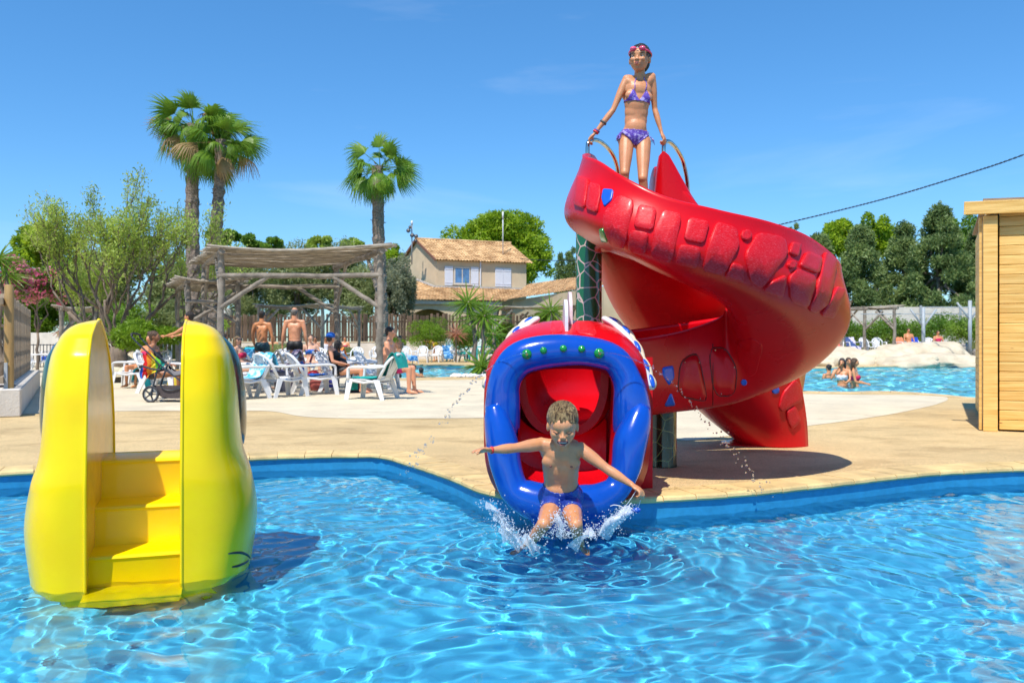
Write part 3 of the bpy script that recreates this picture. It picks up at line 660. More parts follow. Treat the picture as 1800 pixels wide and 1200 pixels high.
def body_mesh(J, s, fat=1.0, child=False, voxel=.012, female=False, it=6, hs=1.0, hands=True):
    mb = MB(); v = {k: Vector(x) for k, x in J.items() if k not in ('curl',)}
    up = (v['neck']-v['pel']).normalized(); sd = v['shL']-v['shR']; F = frame(up, up.cross(sd).normalized()*1.0)
    fwd = v['fwd'].normalized()
    if (F @ Vector((0, 1, 0))).dot(v['tf'] if 'tf' in v else fwd) < 0: F = frame(up, -(F @ Vector((0, 1, 0))))
    E = lambda c, r: mb.ball(c, tuple(q*s for q in r), 16, 12, rot=F)
    o = lambda x, y, z: F @ Vector((x*s, y*s, z*s))
    pel, ch = v['pel'], v['chest']; wd = .92 if child else 1.0
    E(pel, (.150*wd*fat**.5, .105*fat, .105)); E(pel+(ch-pel)*.42, ((.136 if child else .122)*wd*fat, .088*fat, .13)); E(pel+(ch-pel)*.2+o(0, .02*fat, 0), (.13*wd*fat, .09*fat, .11))
    E(pel+(ch-pel)*.66, ((.138 if child else .128)*wd*fat**.8, .090*fat**.8, .12)); capsule(mb, pel, .088*s*fat, ch, .088*s*fat**.6, 16)
    if child:
        for k in range(6): E(pel+(ch-pel)*(k/5), (.134*wd*fat, .088*fat, .09))
    E(ch+o(0, .0, -.02), (.142*wd*fat**.6, .100*fat**.6, .15)); E(ch+o(0, .002, .085), (.150*wd*fat**.4, .090, .10))
    for sg in (-1, 1):
        E(ch+o(sg*.068, .055 if (child or not female) else .072, .05 if not female else .02), (.060, .034, .050) if child else (.068, .045, .055) if not female else (.066, .062, .060))
        E(ch+o(sg*.07, -.05, .07), (.07, .045, .09)); E(pel+o(sg*.068, -.05, -.035), (.085*fat**.5, .080*fat**.5, .085))
        sh = v['shL'] if sg < 0 else v['shR']
        capsule(mb, v['neck']-up*.015*s, .045*s, sh-(sh-v['neck'])*.15, .042*s)
        capsule(mb, ch+o(0, .03, .10), .05*s, sh-(sh-ch)*.12, .045*s)
    if fat > 1.15: E(pel+(ch-pel)*.35+o(0, .06*fat, 0), (.13*fat, .10*fat, .13))
    hd = v['head']; H = frame(v['hup'] if 'hup' in v else up, fwd); h = lambda x, y, z: H @ Vector((x*s*hs, y*s*hs, z*s*hs))
    nk = .047 if (child or female) else .060
    capsule(mb, v['neck']-up*.02*s, nk*s*1.1, hd-h(0, .018, .045), nk*s)
    HB = lambda c, r: mb.ball(c, tuple(q*s*hs for q in r), 16, 12, rot=H)
    HB(hd+h(0, -.012, .028), (.074, .092, .088)); HB(hd+h(0, .022, -.018), (.060, .066, .075)); HB(hd+h(0, .040, -.070 if not child else -.062), (.034, .034, .028)); HB(hd+h(0, .015, -.045), (.053, .055, .045))
    if child: HB(hd+h(0, .02, -.02), (.066, .062, .062))
    if not child: HB(hd+h(0, .070, .032), (.050, .022, .018))
    else: HB(hd+h(0, .050, .030), (.056, .042, .045))
    nf = .72 if child else 1; capsule(mb, hd+h(0, .084, .012), .0085*s*hs*nf, hd+h(0, .104 if not child else .099, -.016), .0125*s*hs*nf, 8); 
    for sg in (-1, 1):
        HB(hd+h(sg*.034, .068, -.012), (.024, .020, .020)); HB(hd+h(sg*.075, -.008, -.004), (.009, .017, .027)); HB(hd+h(sg*.010, .098, -.018), (.009, .009, .007))
    capsule(mb, hd+h(-.017, .087, -.040), .0075*s*hs, hd+h(.017, .087, -.040), .0075*s*hs, 8); capsule(mb, hd+h(-.013, .086, -.051), .008*s*hs, hd+h(.013, .086, -.051), .008*s*hs, 8)
    am = (.86 if child else 1.0)*(1 if not female else .85)*fat**.4
    for q in 'LR':
        sh, el, wr = v['sh'+q], v['el'+q], v['wr'+q]
        mb.ball(sh, .054*s*am, 12, 8)
        capsule(mb, sh, .050*s*am, el, .037*s*am, bulge=.006*s); capsule(mb, el, .038*s*am, wr, .024*s*am, bulge=.006*s)
        if 'ha'+q in v:
            d = v['ha'+q]-wr; nn = v.get('hn'+q, Vector((0, 0, -1)))
            if hands: hand(mb, wr, d, nn, s*(.95 if child else 1), J.get('curl', {}).get(q, .35), 1 if q == 'L' else -1)
            else: mb.ball(wr+d.normalized()*.08*s, (.045*s, .045*s, .045*s), 8, 6)
        hi, kn, an = v['hi'+q], v['kn'+q], v['an'+q]; lm = (.86 if child else 1.0)*fat**.4
        capsule(mb, hi, .088*s*lm, kn, .054*s*lm, bulge=.004*s); capsule(mb, kn, .053*s*lm, an, .034*s*lm)
        c = kn+(an-kn)*.3; bk = (hi-kn).normalized()+(an-kn).normalized(); bk = bk.normalized() if bk.length > .15 else -(F @ Vector((0, 1, 0)))
        capsule(mb, kn+(an-kn)*.12+bk*.012*s, .043*s*lm, kn+(an-kn)*.55+bk*.008*s, .038*s*lm)
        mb.ball(kn+(-bk)*.012*s, .048*s*lm, 10, 8)
        to = v['to'+q]; ft = (to-an).normalized()
        capsule(mb, an-ft*.03*s-Vector((0, 0, .03*s)), .032*s, an, .034*s, 10); capsule(mb, an-Vector((0, 0, .03*s)), .036*s, to-ft*.05*s, .028*s, 10); capsule(mb, to-ft*.07*s, .034*s, to, .02*s, 10, sq=.6, up=(0, 0, 1))
    me = remesh(mb, voxel, it*2 if child else it)
    return me, F, H
def extract(me, pred, off, mat, name, parent, smooth=True):
    n = len(me.vertices); co = np.empty(n*3, np.float32); me.vertices.foreach_get('co', co); co = co.reshape(-1, 3)
    no = np.empty(n*3, np.float32); me.vertex_normals.foreach_get('vector', no); no = no.reshape(-1, 3)
    keep = pred(co); faces = []; 
    for p in me.polygons:
        vs = p.vertices
        if all(keep[i] for i in vs): faces.append(tuple(vs))
    if not faces: return None
    used = sorted({i for f in faces for i in f}); mp = {i: k for k, i in enumerate(used)}
    A = co[used]+no[used]*off; B = co[used]+no[used]*.0005; k = len(used); fs = [tuple(mp[i] for i in f) for f in faces]
    cnt = {}
    for f in fs:
        for i in range(len(f)):
            e = (f[i], f[(i+1) % len(f)]); cnt[e] = 1
    side = [(a, a+k, b+k, b) for (a, b) in cnt if (b, a) not in cnt]
    return put(name, new_mesh(name, list(A)+list(B), fs+side, mat, smooth), parent)
def skin(name, col): return M(name, col, .42, .07, 14, sub=.12, bump=.12, bscale=160)
m_skin = skin('skin_tan', (.64, .27, .12)); m_skinr = skin('skin_reddened', (.70, .32, .18)); m_skinp = skin('skin_pale', (.70, .40, .27)); m_skinb = skin('skin_brown', (.38, .16, .075))
m_lip = M('lips', (.42, .10, .09), .4); m_eyew = M('eye_white', (.72, .70, .68), .2); m_iris = M('iris_dark', (.03, .018, .012), .1); m_brow = M('eyebrow', (.09, .05, .03), .8)
m_mouth = M('mouth_inside', (.10, .01, .01), .5); m_teeth = M('teeth', (.70, .62, .52), .6, spec=.1)
def hairmat(name, col, col2): return M(name, col, .38, .2, 9, bump=1.0, bscale=60, stretch=(6, 6, 1), col2=col2)
m_hdk = hairmat('hair_dark', (.015, .010, .008), (.05, .03, .02)); m_hbr = hairmat('hair_brown', (.06, .03, .015), (.14, .075, .035)); m_hbl = hairmat('hair_blond', (.22, .13, .055), (.48, .31, .15)); m_hgr = hairmat('hair_grey', (.10, .09, .08), (.22, .2, .18))
def face(parent, hd, H, s, smile=False, down=False, brow=None):
    h = lambda x, y, z: hd+H @ Vector((x*s, y*s, z*s))
    for sg in (-1, 1):
        if down: mb = MB(); mb.tube([h(sg*.015, .081, .004), h(sg*.031, .0885, .000), h(sg*.048, .073, .005)], [.0022*s, .0042*s, .002*s], 6); mb.build('eyelash', m_brow, parent, True); continue
        mb = MB(); mb.ball(h(sg*.0315, .0775, .008), (.0125*s, .0062*s, .0042*s if down else .0058*s), 12, 8, rot=H); mb.build('eye', m_eyew, parent, True)
        mb = MB(); mb.ball(h(sg*.0310, .0815, .0065 if not down else .004), (.0080*s, .0042*s, .0062*s), 10, 6, rot=H); mb.build('iris', m_iris, parent, True)
        mb = MB(); mb.tube([h(sg*.016, .0900, .026), h(sg*.032, .0865, .031), h(sg*.050, .072, .027)], [.0022*s, .003*s, .0016*s], 6); mb.build('eyebrow', brow or m_brow, parent, True)
        mb = MB(); mb.tube([h(sg*.018, .0835, .012), h(sg*.032, .0875, .0165), h(sg*.046, .076, .011)], [.0013*s]*3, 6); mb.build('eyelash', m_brow, parent, True)
    if smile:
        mb = MB(); mb.ball(h(0, .0800, -.050), (.029*s, .0165*s, .0095*s), 14, 8, rot=H); mb.build('mouth', m_mouth, parent, True)
        mb = MB(); mb.ball(h(0, .0855, -.0465), (.023*s, .0125*s, .0042*s), 12, 6, rot=H); mb.build('teeth', m_teeth, parent, True)
        for z, w in ((-.0400, .024), (-.0600, .020)):
            mb = MB(); mb.tube([h(-w-.004, .083, -.041), h(-w*.5, .0945, z), h(w*.5, .0945, z), h(w+.004, .083, -.041)], [.0015*s, .0035*s, .0035*s, .0015*s], 6); mb.build('lip', m_lip, parent, True)
    else:
        mb = MB(); mb.tube([h(-.022, .086, -.0445), h(-.008, .0945, -.0405), h(0, .0955, -.042), h(.008, .0945, -.0405), h(.022, .086, -.0445)], [.0012*s, .0036*s, .003*s, .0036*s, .0012*s], 6); mb.build('lip', m_lip, parent, True)
        mb = MB(); mb.tube([h(-.018, .087, -.0465), h(0, .0955, -.050), h(.018, .087, -.0465)], [.0012*s, .0045*s, .0012*s], 6); mb.build('lip', m_lip, parent, True)
def hair_cap(parent, hd, H, s, mat, extra=None, voxel=.006, name='hair', r=(.079, .097, .090), c=(0, -.020, .036)):
    mb = MB(); mb.ball(hd+H @ (Vector(c)*s), tuple(q*s for q in r), 20, 14, rot=H); mb.ball(hd+H @ (Vector((0, -.045, -.01))*s), (.068*s, .060*s, .075*s), 16, 12, rot=H)
    if extra: extra(mb)
    me = remesh(mb, voxel, 3); me.materials.append(mat)
    if voxel < .01:
        Hi = H.transposed()
        for v in me.vertices:   # combed strands: ridges running from the crown outwards
            q = Hi @ (v.co-hd); a = math.atan2(q.x, q.y+.03*s); k = noise.noise(Vector((a*9, q.length*14/s, 1.7)))+.6*noise.noise(Vector((a*22, q.length*20/s, 5.1))); v.co += (v.co-hd).normalized()*(.0045*s*k)
    return put(name, me, parent)

# ---- the girl on top of the slide
GD = 6.62
girl = empty('person', (P(1115, 0, 6.7).x, 6.7, PLAT+.01), label='girl in a purple bikini standing between the rails on top of the red slide', cat='person')
def gp(o):
    if o is not None: o.parent = girl; o.matrix_parent_inverse = Matrix.Translation(girl.location).inverted()
    return o
J = dict(pel=P(1116,238,6.70), chest=P(1120,176,6.69), neck=P(1124,142,6.70), head=P(1124.5,106,6.66), shR=P(1101,139,6.68), shL=P(1146,135,6.70),
         elR=P(1078,193,6.66), wrR=P(1046,234,6.66), haR=P(1034,247,6.68), elL=P(1151,192,6.74), wrL=P(1163,234,6.70), haL=P(1169,247,6.68),
         hiR=P(1101,250,6.70), hiL=P(1131,250,6.70), knR=P(1098,305,6.60), knL=P(1130,314,6.58), fwd=Vector((-.38, -1, -.10)), hup=Vector((.04, -.04, 1)), tf=Vector((-.1, -1, 0)), curl=dict(L=.75, R=.7),
         hnR=Vector((.1, .2, -1)), hnL=Vector((-.3, .1, -1)))
J['anR'] = Vector((P(1096, 0, 6.64).x, 6.68, PLAT+.07)); J['anL'] = Vector((P(1140, 0, 6.64).x, 6.68, PLAT+.07)); J['toR'] = J['anR']+Vector((-.03, -.15, -.05)); J['toL'] = J['anL']+Vector((.03, -.15, -.05))
gs = .86; me, F, H = body_mesh(J, gs, .84, True, .0045, True, 5, hs=1.22)
me.materials.append(m_skin); gb = gp(put('body', me))
pel = np.array(J['pel']); ch = np.array(J['chest']); Fm = np.array(F)
def loc(co, c): return (co-c) @ Fm    # columns of F are side, front, up
def bik(co):
    q = loc(co, pel); ax = np.abs(q[:, 0]); lim = np.where(q[:, 1] > 0, -.085+.95*np.maximum(ax-.014, 0), -.085+.35*ax)
    return (q[:, 2] < .030) & (q[:, 2] > lim) & (ax < .16) & (q[:, 2] > -.13)
m_bik = M('purple_print_fabric', (.16, .075, .52), .7, .2, 38, col2=(.52, .44, .80), ramp=(.50, .60), bump=.3, bscale=200)
gp(extract(me, bik, .0055, m_bik, 'bikini_bottom', None))
def top(co):
    q = loc(co, ch); z = q[:, 2]+.0; x = q[:, 0]; k = np.zeros(len(co), bool)
    for sg in (-1, 1):
        xc = sg*(.046-.0*z); w = .048*(1-(z+.022)/.095); k |= (z > -.024) & (z < .062) & (np.abs(x-xc*(1+.1*(z > 0))) < w) & (q[:, 1] > 0)
    k |= (np.abs(z+.022) < .007) & (np.abs(x) < .125)
    return k
gp(extract(me, top, .0055, m_bik, 'bikini_top', None))
Fv = lambda c, x, y, z: Vector(c)+F @ Vector((x, y, z))
gbv = BVHTree.FromPolygons([v.co.copy() for v in me.vertices], [tuple(p.vertices) for p in me.polygons])
def on_skin(pts, T, off=.003):
    out = []
    for p in pts:
        r = T.find_nearest(p); out.append(r[0]+r[1]*off)
    return out
for sg in (-1, 1):
    a = Fv(J['chest'], sg*.046, .09, .055); b_ = Fv(J['neck'], sg*.034, .01, .0); mb = MB(); mb.tube(on_skin([a+(b_-a)*f for f in np.linspace(0, 1, 7)], gbv), .0035, 6); gp(mb.build('strap', m_bik, None, True))
    # side bows hanging at the hips
    a = Fv(J['pel'], sg*.112, .02, .0)
    for k in range(3):
        mb = MB(); e = a+F @ Vector((sg*(.022+.01*k), .01*k, -.045-.012*k)); mb.tube([a, (a+e)/2+F @ Vector((sg*.012, 0, .006)), e], [.006, .009, .004], 6, sq=.4); gp(mb.build('bow_tail', m_bik, None, True))
face(gb, J['head'], H, gs*1.22)
def gx(mb):
    hd = J['head']; q = lambda x, y, z: hd+H @ (Vector((x, y, z))*gs*1.22)
    capsule(mb, q(0, -.09, .01), .032*gs, q(.0, -.10, -.09), .022*gs); capsule(mb, q(0, -.10, -.09), .022*gs, q(.01, -.085, -.17), .012*gs)
o = hair_cap(gb, J['head'], H, gs*1.22, m_hdk, gx)
hd = J['head']; q = lambda x, y, z: hd+H @ (Vector((x, y, z))*gs*1.22)
gog = empty('swim_goggles', hd+H @ Vector((0, .07, .07)), label="pink swimming goggles pushed up on the girl's forehead", cat='goggles')
def gg(o): o.parent = gog; o.matrix_parent_inverse = Matrix.Translation(gog.location).inverted(); return o
m_pink = M('pink_rubber', (.75, .05, .13), .3, .08, 10); m_pinkl = M('pink_lens', (.85, .12, .20), .08, .05, 10, coat=.5)
for sg in (-1, 1):
    mb = MB(); mb.ball(q(sg*.033, .083, .062), (.031*gs, .017*gs, .021*gs), 16, 10, rot=H); gg(mb.build('rim', m_pink, None, True))
    mb = MB(); mb.ball(q(sg*.034, .092, .063), (.024*gs, .012*gs, .015*gs), 16, 10, rot=H); gg(mb.build('lens', m_pinkl, None, True))
mb = MB(); mb.tube([q(-.008, .096, .062), q(0, .099, .064), q(.008, .096, .062)], .004*gs, 6); gg(mb.build('nose_bridge', m_eyew, None, True))
mb = MB(); mb.tube([q(.083*math.sin(a)*1.0, -.012+.104*math.cos(a), .045+.012*math.cos(a)) for a in np.linspace(.55, 2*PI-.55, 30)], .006*gs, 8, sq=1.6); gg(mb.build('strap', m_pink, None, True))
for f, w, c, nm in ((.96, 'R', (.75, .04, .03), 'red_wristband'), (.90, 'R', (.20, .10, .30), 'purple_wristband'), (.55, 'R', (.10, .09, .08), 'beaded_bracelet')):
    a, b_ = J['elR'], J['wrR']; c_ = a+(b_-a)*f; t = (b_-a).normalized(); rot = t.to_track_quat('Z', 'Y').to_matrix(); r = .0215+.004*(1-f)*2
    mb = MB(); mb.lathe([(r*.9, -.006), (r*1.12, -.006), (r*1.14, 0), (r*1.12, .006), (r*.9, .006)], c_, 20, False, rot=rot); gp(mb.build('wristband', M(nm, c, .5), None, True))

# ---- the boy leaving the fish mouth
boy = empty('person', (P(988, 0, 5.15).x, 5.15, .1), label='laughing wet boy in blue trunks sliding out of the fish mouth with arms spread', cat='person')
def bp_(o):
    if o is not None: o.parent = boy; o.matrix_parent_inverse = Matrix.Translation(boy.location).inverted()
    return o
B = dict(pel=P(986,872,5.24), chest=P(986,815,5.16), neck=P(988,783,5.08), head=P(989,750,4.98), shR=P(951,780,5.10), shL=P(1020,788,5.10),
         elR=P(905,787,5.02), wrR=P(862,791,4.95), haR=P(845,789,4.90), elL=P(1066,823,5.05), wrL=P(1110,851,5.0), haL=P(1124,861,4.97),
         hiR=P(972,888,5.20), hiL=P(1002,890,5.20), knR=P(956,921,4.82), knL=P(1012,922,4.84), anR=P(921,966,5.02), anL=P(1021,968,5.05), toR=P(899,982,4.86), toL=P(1032,984,4.90),
         fwd=Vector((-.05, -1, -.26)), hup=Vector((0, -.3, .95)), tf=Vector((0, -1, .1)), curl=dict(L=.7, R=.22), hnR=Vector((0, -.35, -1)), hnL=Vector((-.4, .2, -1)))
bs = .92; me, F, H = body_mesh(B, bs, .92, True, .0045, False, 5, hs=1.24)
m_skinboy = skin('skin_wet', (.66, .28, .12)); m_skinboy.node_tree.nodes['Principled BSDF'].inputs['Coat Weight'].default_value = .35
me.materials.append(m_skinboy); bb = bp_(put('body', me))
pelb = np.array(B['pel']); Fm = np.array(F)
segs = [(np.array(B['hi'+k]), np.array(B['kn'+k])) for k in 'LR']
def trunks(co):
    q = (co-pelb) @ Fm; k = (q[:, 2] < .085) & (np.linalg.norm(co-pelb, axis=1) < .30)
    for a, b_ in segs:
        t = ((co-a) @ (b_-a))/np.dot(b_-a, b_-a); k &= ~(t > .40)
    return k
m_trunk = M('navy_wet_fabric', (.02, .05, .30), .4, .2, 20, bump=.4, bscale=60, coat=.2)
bp_(extract(me, trunks, .007, m_trunk, 'swim_trunks', None))
bbv = BVHTree.FromPolygons([v.co.copy() for v in me.vertices], [tuple(p.vertices) for p in me.polygons])
for sg in (-1, 1):
    r_ = bbv.ray_cast(Vector(B['chest'])+F @ Vector((sg*.062, .3, .035)), F @ Vector((0, -1, 0)))
    if r_[0] is not None: mb = MB(); mb.ball(r_[0], (.0085, .0035, .0085), 10, 6, rot=F); bp_(mb.build('nipple', M('nipple_skin', (.34, .11, .07), .5), None, True))
r_ = bbv.ray_cast(Vector(B['pel'])+F @ Vector((0, .3, .115)), F @ Vector((0, -1, 0)))
if r_[0] is not None: mb = MB(); mb.ball(r_[0], (.007, .003, .004), 8, 6, rot=F); bp_(mb.build('navel', M('navel_shade', (.30, .11, .06), .6), None, True))
face(bb, B['head'], H, bs*1.24, smile=True, down=True, brow=m_hbl)
def bx_(mb):
    hd = B['head']; q = lambda x, y, z: hd+H @ (Vector((x, y, z))*bs*1.24); r = random.Random(3)
    for k in range(16):
        x = -.055+.110*k/15; z0 = .095; capsule(mb, q(x*.8, .045, z0-.2*abs(x)), .012*bs, q(x+r.uniform(-.005, .005), .084-.35*abs(x), .050+r.uniform(-.010, .010)), .0055*bs, 8)
    for k in range(0):
        a = r.uniform(0, 2*PI); capsule(mb, q(.05*math.cos(a), -.02+.06*math.sin(a), .11), .011*bs, q(.064*math.cos(a), -.02+.078*math.sin(a), .122), .005*bs, 6)
hair_cap(bb, B['head'], H, bs*1.24, M('hair_wet_blond', (.12, .065, .028), .3, .2, 9, bump=1.5, bscale=60, stretch=(9, 9, 1.2), col2=(.50, .33, .15), ramp=(.42, .58)), bx_, .005, r=(.082, .098, .086), c=(0, -.027, .042))
a, b_ = B['elR'], B['wrR']; c_ = a+(b_-a)*.95; rot = (b_-a).normalized().to_track_quat('Z', 'Y').to_matrix()
mb = MB(); mb.lathe([(.017, -.006), (.0215, -.006), (.022, 0), (.0215, .006), (.017, .006)], c_, 20, False, rot=rot); bp_(mb.build('wristband', MATS['red_wristband'], None, True))
# goggles held in his left hand
g0 = P(1112, 878, 4.98); gg2 = empty('swim_goggles', g0, label="blue swimming goggles with white strap dangling from the boy's hand", cat='goggles')
def g2(o): o.parent = gg2; o.matrix_parent_inverse = Matrix.Translation(gg2.location).inverted(); return o
m_str = M('white_strap', (.75, .75, .75), .5, .05); m_bl = M('blue_goggle_rubber', (.01, .07, .42), .3)
for pts in ([(1118,862),(1112,872),(1102,886),(1095,892),(1098,897),(1106,893)], [(1124,864),(1126,876),(1122,890),(1114,895),(1106,889),(1110,884)], [(1098,893),(1090,889),(1080,887),(1073,889)]):
    q_ = [Vector(p) for p in spline([tuple(P(u, v, 4.97+.01*k)) for k, (u, v) in enumerate(pts)], 20)]; mb = MB(); mb.tube(q_, .0042, 8, sq=.5); g2(mb.build('strap', m_str, None, True))
for u, v in ((1104, 899), (1119, 896)): mb = MB(); mb.ball(P(u, v, 4.96), (.026, .016, .016), 14, 8); g2(mb.build('lens', m_bl, None, True))
# ================================================================ yellow step slide in the pool
m_yel = None
def yellow():
    m, nt, b = nodes('yellow_gelcoat'); L = nt.links.new; N = nt.nodes.new
    at = N('ShaderNodeAttribute'); at.attribute_name = 'paint'
    tc = N('ShaderNodeTexCoord'); n1 = N('ShaderNodeTexNoise'); n1.inputs['Scale'].default_value = 3; n1.inputs['Detail'].default_value = 7; L(tc.outputs['Object'], n1.inputs[0])
    r = N('ShaderNodeValToRGB'); r.color_ramp.elements[0].position = .35; r.color_ramp.elements[1].position = .65; r.color_ramp.elements[0].color = (.93, .61, .0, 1); r.color_ramp.elements[1].color = (.98, .69, .0, 1); L(n1.outputs[0], r.inputs[0])
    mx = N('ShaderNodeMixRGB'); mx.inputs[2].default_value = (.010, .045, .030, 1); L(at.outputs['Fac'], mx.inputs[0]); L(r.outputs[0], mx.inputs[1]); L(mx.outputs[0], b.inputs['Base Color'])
    b.inputs['Roughness'].default_value = .25; b.inputs['Specular IOR Level'].default_value = .2; b.inputs['Coat Weight'].default_value = .25; b.inputs['Coat Roughness'].default_value = .06
    n2 = N('ShaderNodeTexNoise'); n2.inputs['Scale'].default_value = 9; n2.inputs['Detail'].default_value = 5; L(tc.outputs['Object'], n2.inputs[0])
    bp = N('ShaderNodeBump'); bp.inputs['Strength'].default_value = .25; bp.inputs['Distance'].default_value = .004; L(n2.outputs[0], bp.inputs['Height']); L(bp.outputs[0], b.inputs['Normal']); L(bp.outputs[0], b.inputs['Coat Normal'])
    return m
m_yel = yellow(); m_yin = M('yellow_inside_reflection_tint', (.70, .46, .02), .22, .12, 5, bump=.2, bscale=14, coat=.1)  # inner wall faces: tan of their reflections put into the base colour
YA = math.atan2(.31, .95)
ys_ = empty('step_slide', (-1.83, 4.13, 0), YA, 'small yellow step slide with two rounded side walls standing in the pool', 'water slide')
wprof = spline([(-.12, .29), (-.08, .305), (0, .32), (.25, .35), (.46, .322), (.63, .275), (.93, .25), (1.10, .225), (1.19, .19), (1.25, .15), (1.28, .105), (1.297, .05), (1.303, .008)], 70)
s0p = ([-.5, 0, .5, .93, 1.12, 1.22, 1.28, 1.30], [0, 0, 0, .05, .11, .19, .33, .44]); s1p = ([-.5, .5, .75, .93, 1.10, 1.20, 1.27, 1.30], [1.05, 1.05, 1.02, .96, .84, .72, .58, .50])
for sg, f, hz in ((-1, .96, 1.0), (1, 1.06, 1.0)):
    rows = []; paint = []
    for z, w in wprof:
        a = float(np.interp(z, *s0p)); b_ = float(np.interp(z, *s1p)); w = w*f; row = []
        for k in range(33):
            t = PI*k/32; sfr = (a+b_)/2-(b_-a)/2*math.copysign(abs(math.cos(t))**.9, math.cos(t)); x = w*abs(math.sin(t))**.62
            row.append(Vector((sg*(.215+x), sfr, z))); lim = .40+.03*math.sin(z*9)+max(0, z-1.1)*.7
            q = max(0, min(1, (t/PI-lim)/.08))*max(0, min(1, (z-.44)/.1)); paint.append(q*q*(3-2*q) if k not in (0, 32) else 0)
        for k in range(1, 8):
            row.append(Vector((sg*.215, b_+(a-b_)*k/8, z))); paint.append(0)
        rows.append(row)
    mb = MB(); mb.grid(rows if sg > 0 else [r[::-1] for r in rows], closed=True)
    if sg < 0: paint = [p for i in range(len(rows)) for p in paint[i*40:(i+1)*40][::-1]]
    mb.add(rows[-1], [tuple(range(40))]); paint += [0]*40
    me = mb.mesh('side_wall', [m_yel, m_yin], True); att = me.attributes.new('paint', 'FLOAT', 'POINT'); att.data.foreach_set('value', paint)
    for p in me.polygons:
        c_ = p.center
        if abs(abs(c_.x)-.215) < .002: p.material_index = 1
    o = put('side_wall', me, ys_); auto_smooth(o, 42)
    if sg > 0: yb_o = o
    mbr = MB(); edgep = [r[0] for r in rows]+[r[-8] for r in rows[::-1]]
    mbr.tube(edgep, .008, 8, False); mbr.build('rim', m_yel, ys_, True)
steps = [(-.30, -.12), (-.10, -.06), (.10, -.06), (.12, .133), (.315, .145), (.335, .338), (.535, .35), (.555, .548), (.80, .56), (1.0, .35), (1.02, -.1)]
for k in (1, 3, 5, 7):
    (a, za), (b_, zb) = steps[k], steps[k+1]; zlow = steps[k-1][1]
    # tread with rolled nosing + riser as one moulded piece
    pr = [(a-.02, zlow-.03), (a-.004, za-.03), (a-.012, za-.012), (a-.006, za-.001), (a+.006, za+.004), (b_+.03, zb)]
    rows = [[Vector((x, p[0], p[1])) for p in pr] for x in np.linspace(-.218, .218, 9)]
    mb = MB(); mb.grid(rows[::-1]); o = mb.build('step', m_yel, ys_); auto_smooth(o, 35); caus(o)
mb = MB(); mb.grid([[Vector((x, p[0], p[1])) for p in ((.80, .56), (.92, .47), (1.0, .30), (1.02, -.5))] for x in np.linspace(-.218, .218, 5)][::-1]); mb.build('chute', m_yel, ys_, True)
mb = MB(); mb.box((0, .5, -.25), (.7, .8, .26), bev=.04); mb.build('pedestal', m_yel, ys_)
for o in kids(ys_): caus(o)
MW = Matrix.Translation(ys_.location) @ Matrix.Rotation(YA, 4, 'Z'); MI = MW.inverted()
for sg in (-1, 1):
    rows = []
    for k, z in enumerate(np.linspace(.60, 1.235, 22)):
        f = k/21; e = math.sin(PI*min(1, .04+f*.96))**.5 if f < .5 else (1-((f-.5)/.5)**3)**.6 if f < 1 else .02
        w0 = float(np.interp(z, [.6, .93, 1.1, 1.19, 1.24], [.28, .25, .225, .19, .15])); x1 = w0+.052*e; s0_, s1_ = .42+.10*(1-e), .98-.25*f
        rows.append([Vector((sg*(.22+(x1)*abs(math.sin(t))**.6), (s0_+s1_)/2-(s1_-s0_)/2*math.cos(t), z)) for t in np.linspace(0, PI, 17)])
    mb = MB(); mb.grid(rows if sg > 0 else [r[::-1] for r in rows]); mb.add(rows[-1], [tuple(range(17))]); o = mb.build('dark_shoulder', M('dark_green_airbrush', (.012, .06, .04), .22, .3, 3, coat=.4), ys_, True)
T = BVHTree.FromPolygons([MW @ v.co for v in yb_o.data.vertices], [tuple(p.vertices) for p in yb_o.data.polygons])
m_ink = M('black_airbrush', (.015, .025, .02), .4)
for pts in ([(400, 973), (412, 971), (425, 971), (435, 975), (441, 982)], [(407, 996), (418, 994), (430, 989), (438, 983)]):
    q = [cast(u, v, (T,)) for u, v in spline(pts, 12)]; q = [MI @ (r[0]+r[1]*-.002) for r in q if r]
    if len(q) > 4: mb = MB(); mb.tube(q, [.002+.006*math.sin(PI*k/(len(q)-1))**.5 for k in range(len(q))], 8); mb.build('painted_stroke', m_ink, ys_, True)

caus(bb)
for o in kids(slide)+kids(bb)+kids(boy):
    if o.name.startswith(('lower_lip', 'tongue', 'swim_trunks')): caus(o)
# ================================================================ spray and splash
m_drop = water_mat('water_drop', (1, 1, 1)); 
def foam_mat():
    m, nt, b = nodes('splash_water'); g = nt.nodes.new('ShaderNodeBsdfGlass'); g.inputs['IOR'].default_value = 1.33; g.inputs['Roughness'].default_value = .05
    b.inputs['Base Color'].default_value = (.85, .92, .97, 1); b.inputs['Roughness'].default_value = .3; t = nt.nodes.new('ShaderNodeBsdfTransparent')
    m1 = nt.nodes.new('ShaderNodeMixShader'); m1.inputs[0].default_value = .6; m2 = nt.nodes.new('ShaderNodeMixShader'); m2.inputs[0].default_value = .55; L = nt.links.new
    L(g.outputs[0], m1.inputs[1]); L(b.outputs[0], m1.inputs[2]); L(m1.outputs[0], m2.inputs[1]); L(t.outputs[0], m2.inputs[2]); L(m2.outputs[0], nt.nodes['Material Output'].inputs[0]); return m
m_foam = foam_mat()
def drops(mb, pts):
    for p, r in pts: mb.ball(p, r, 8, 5)
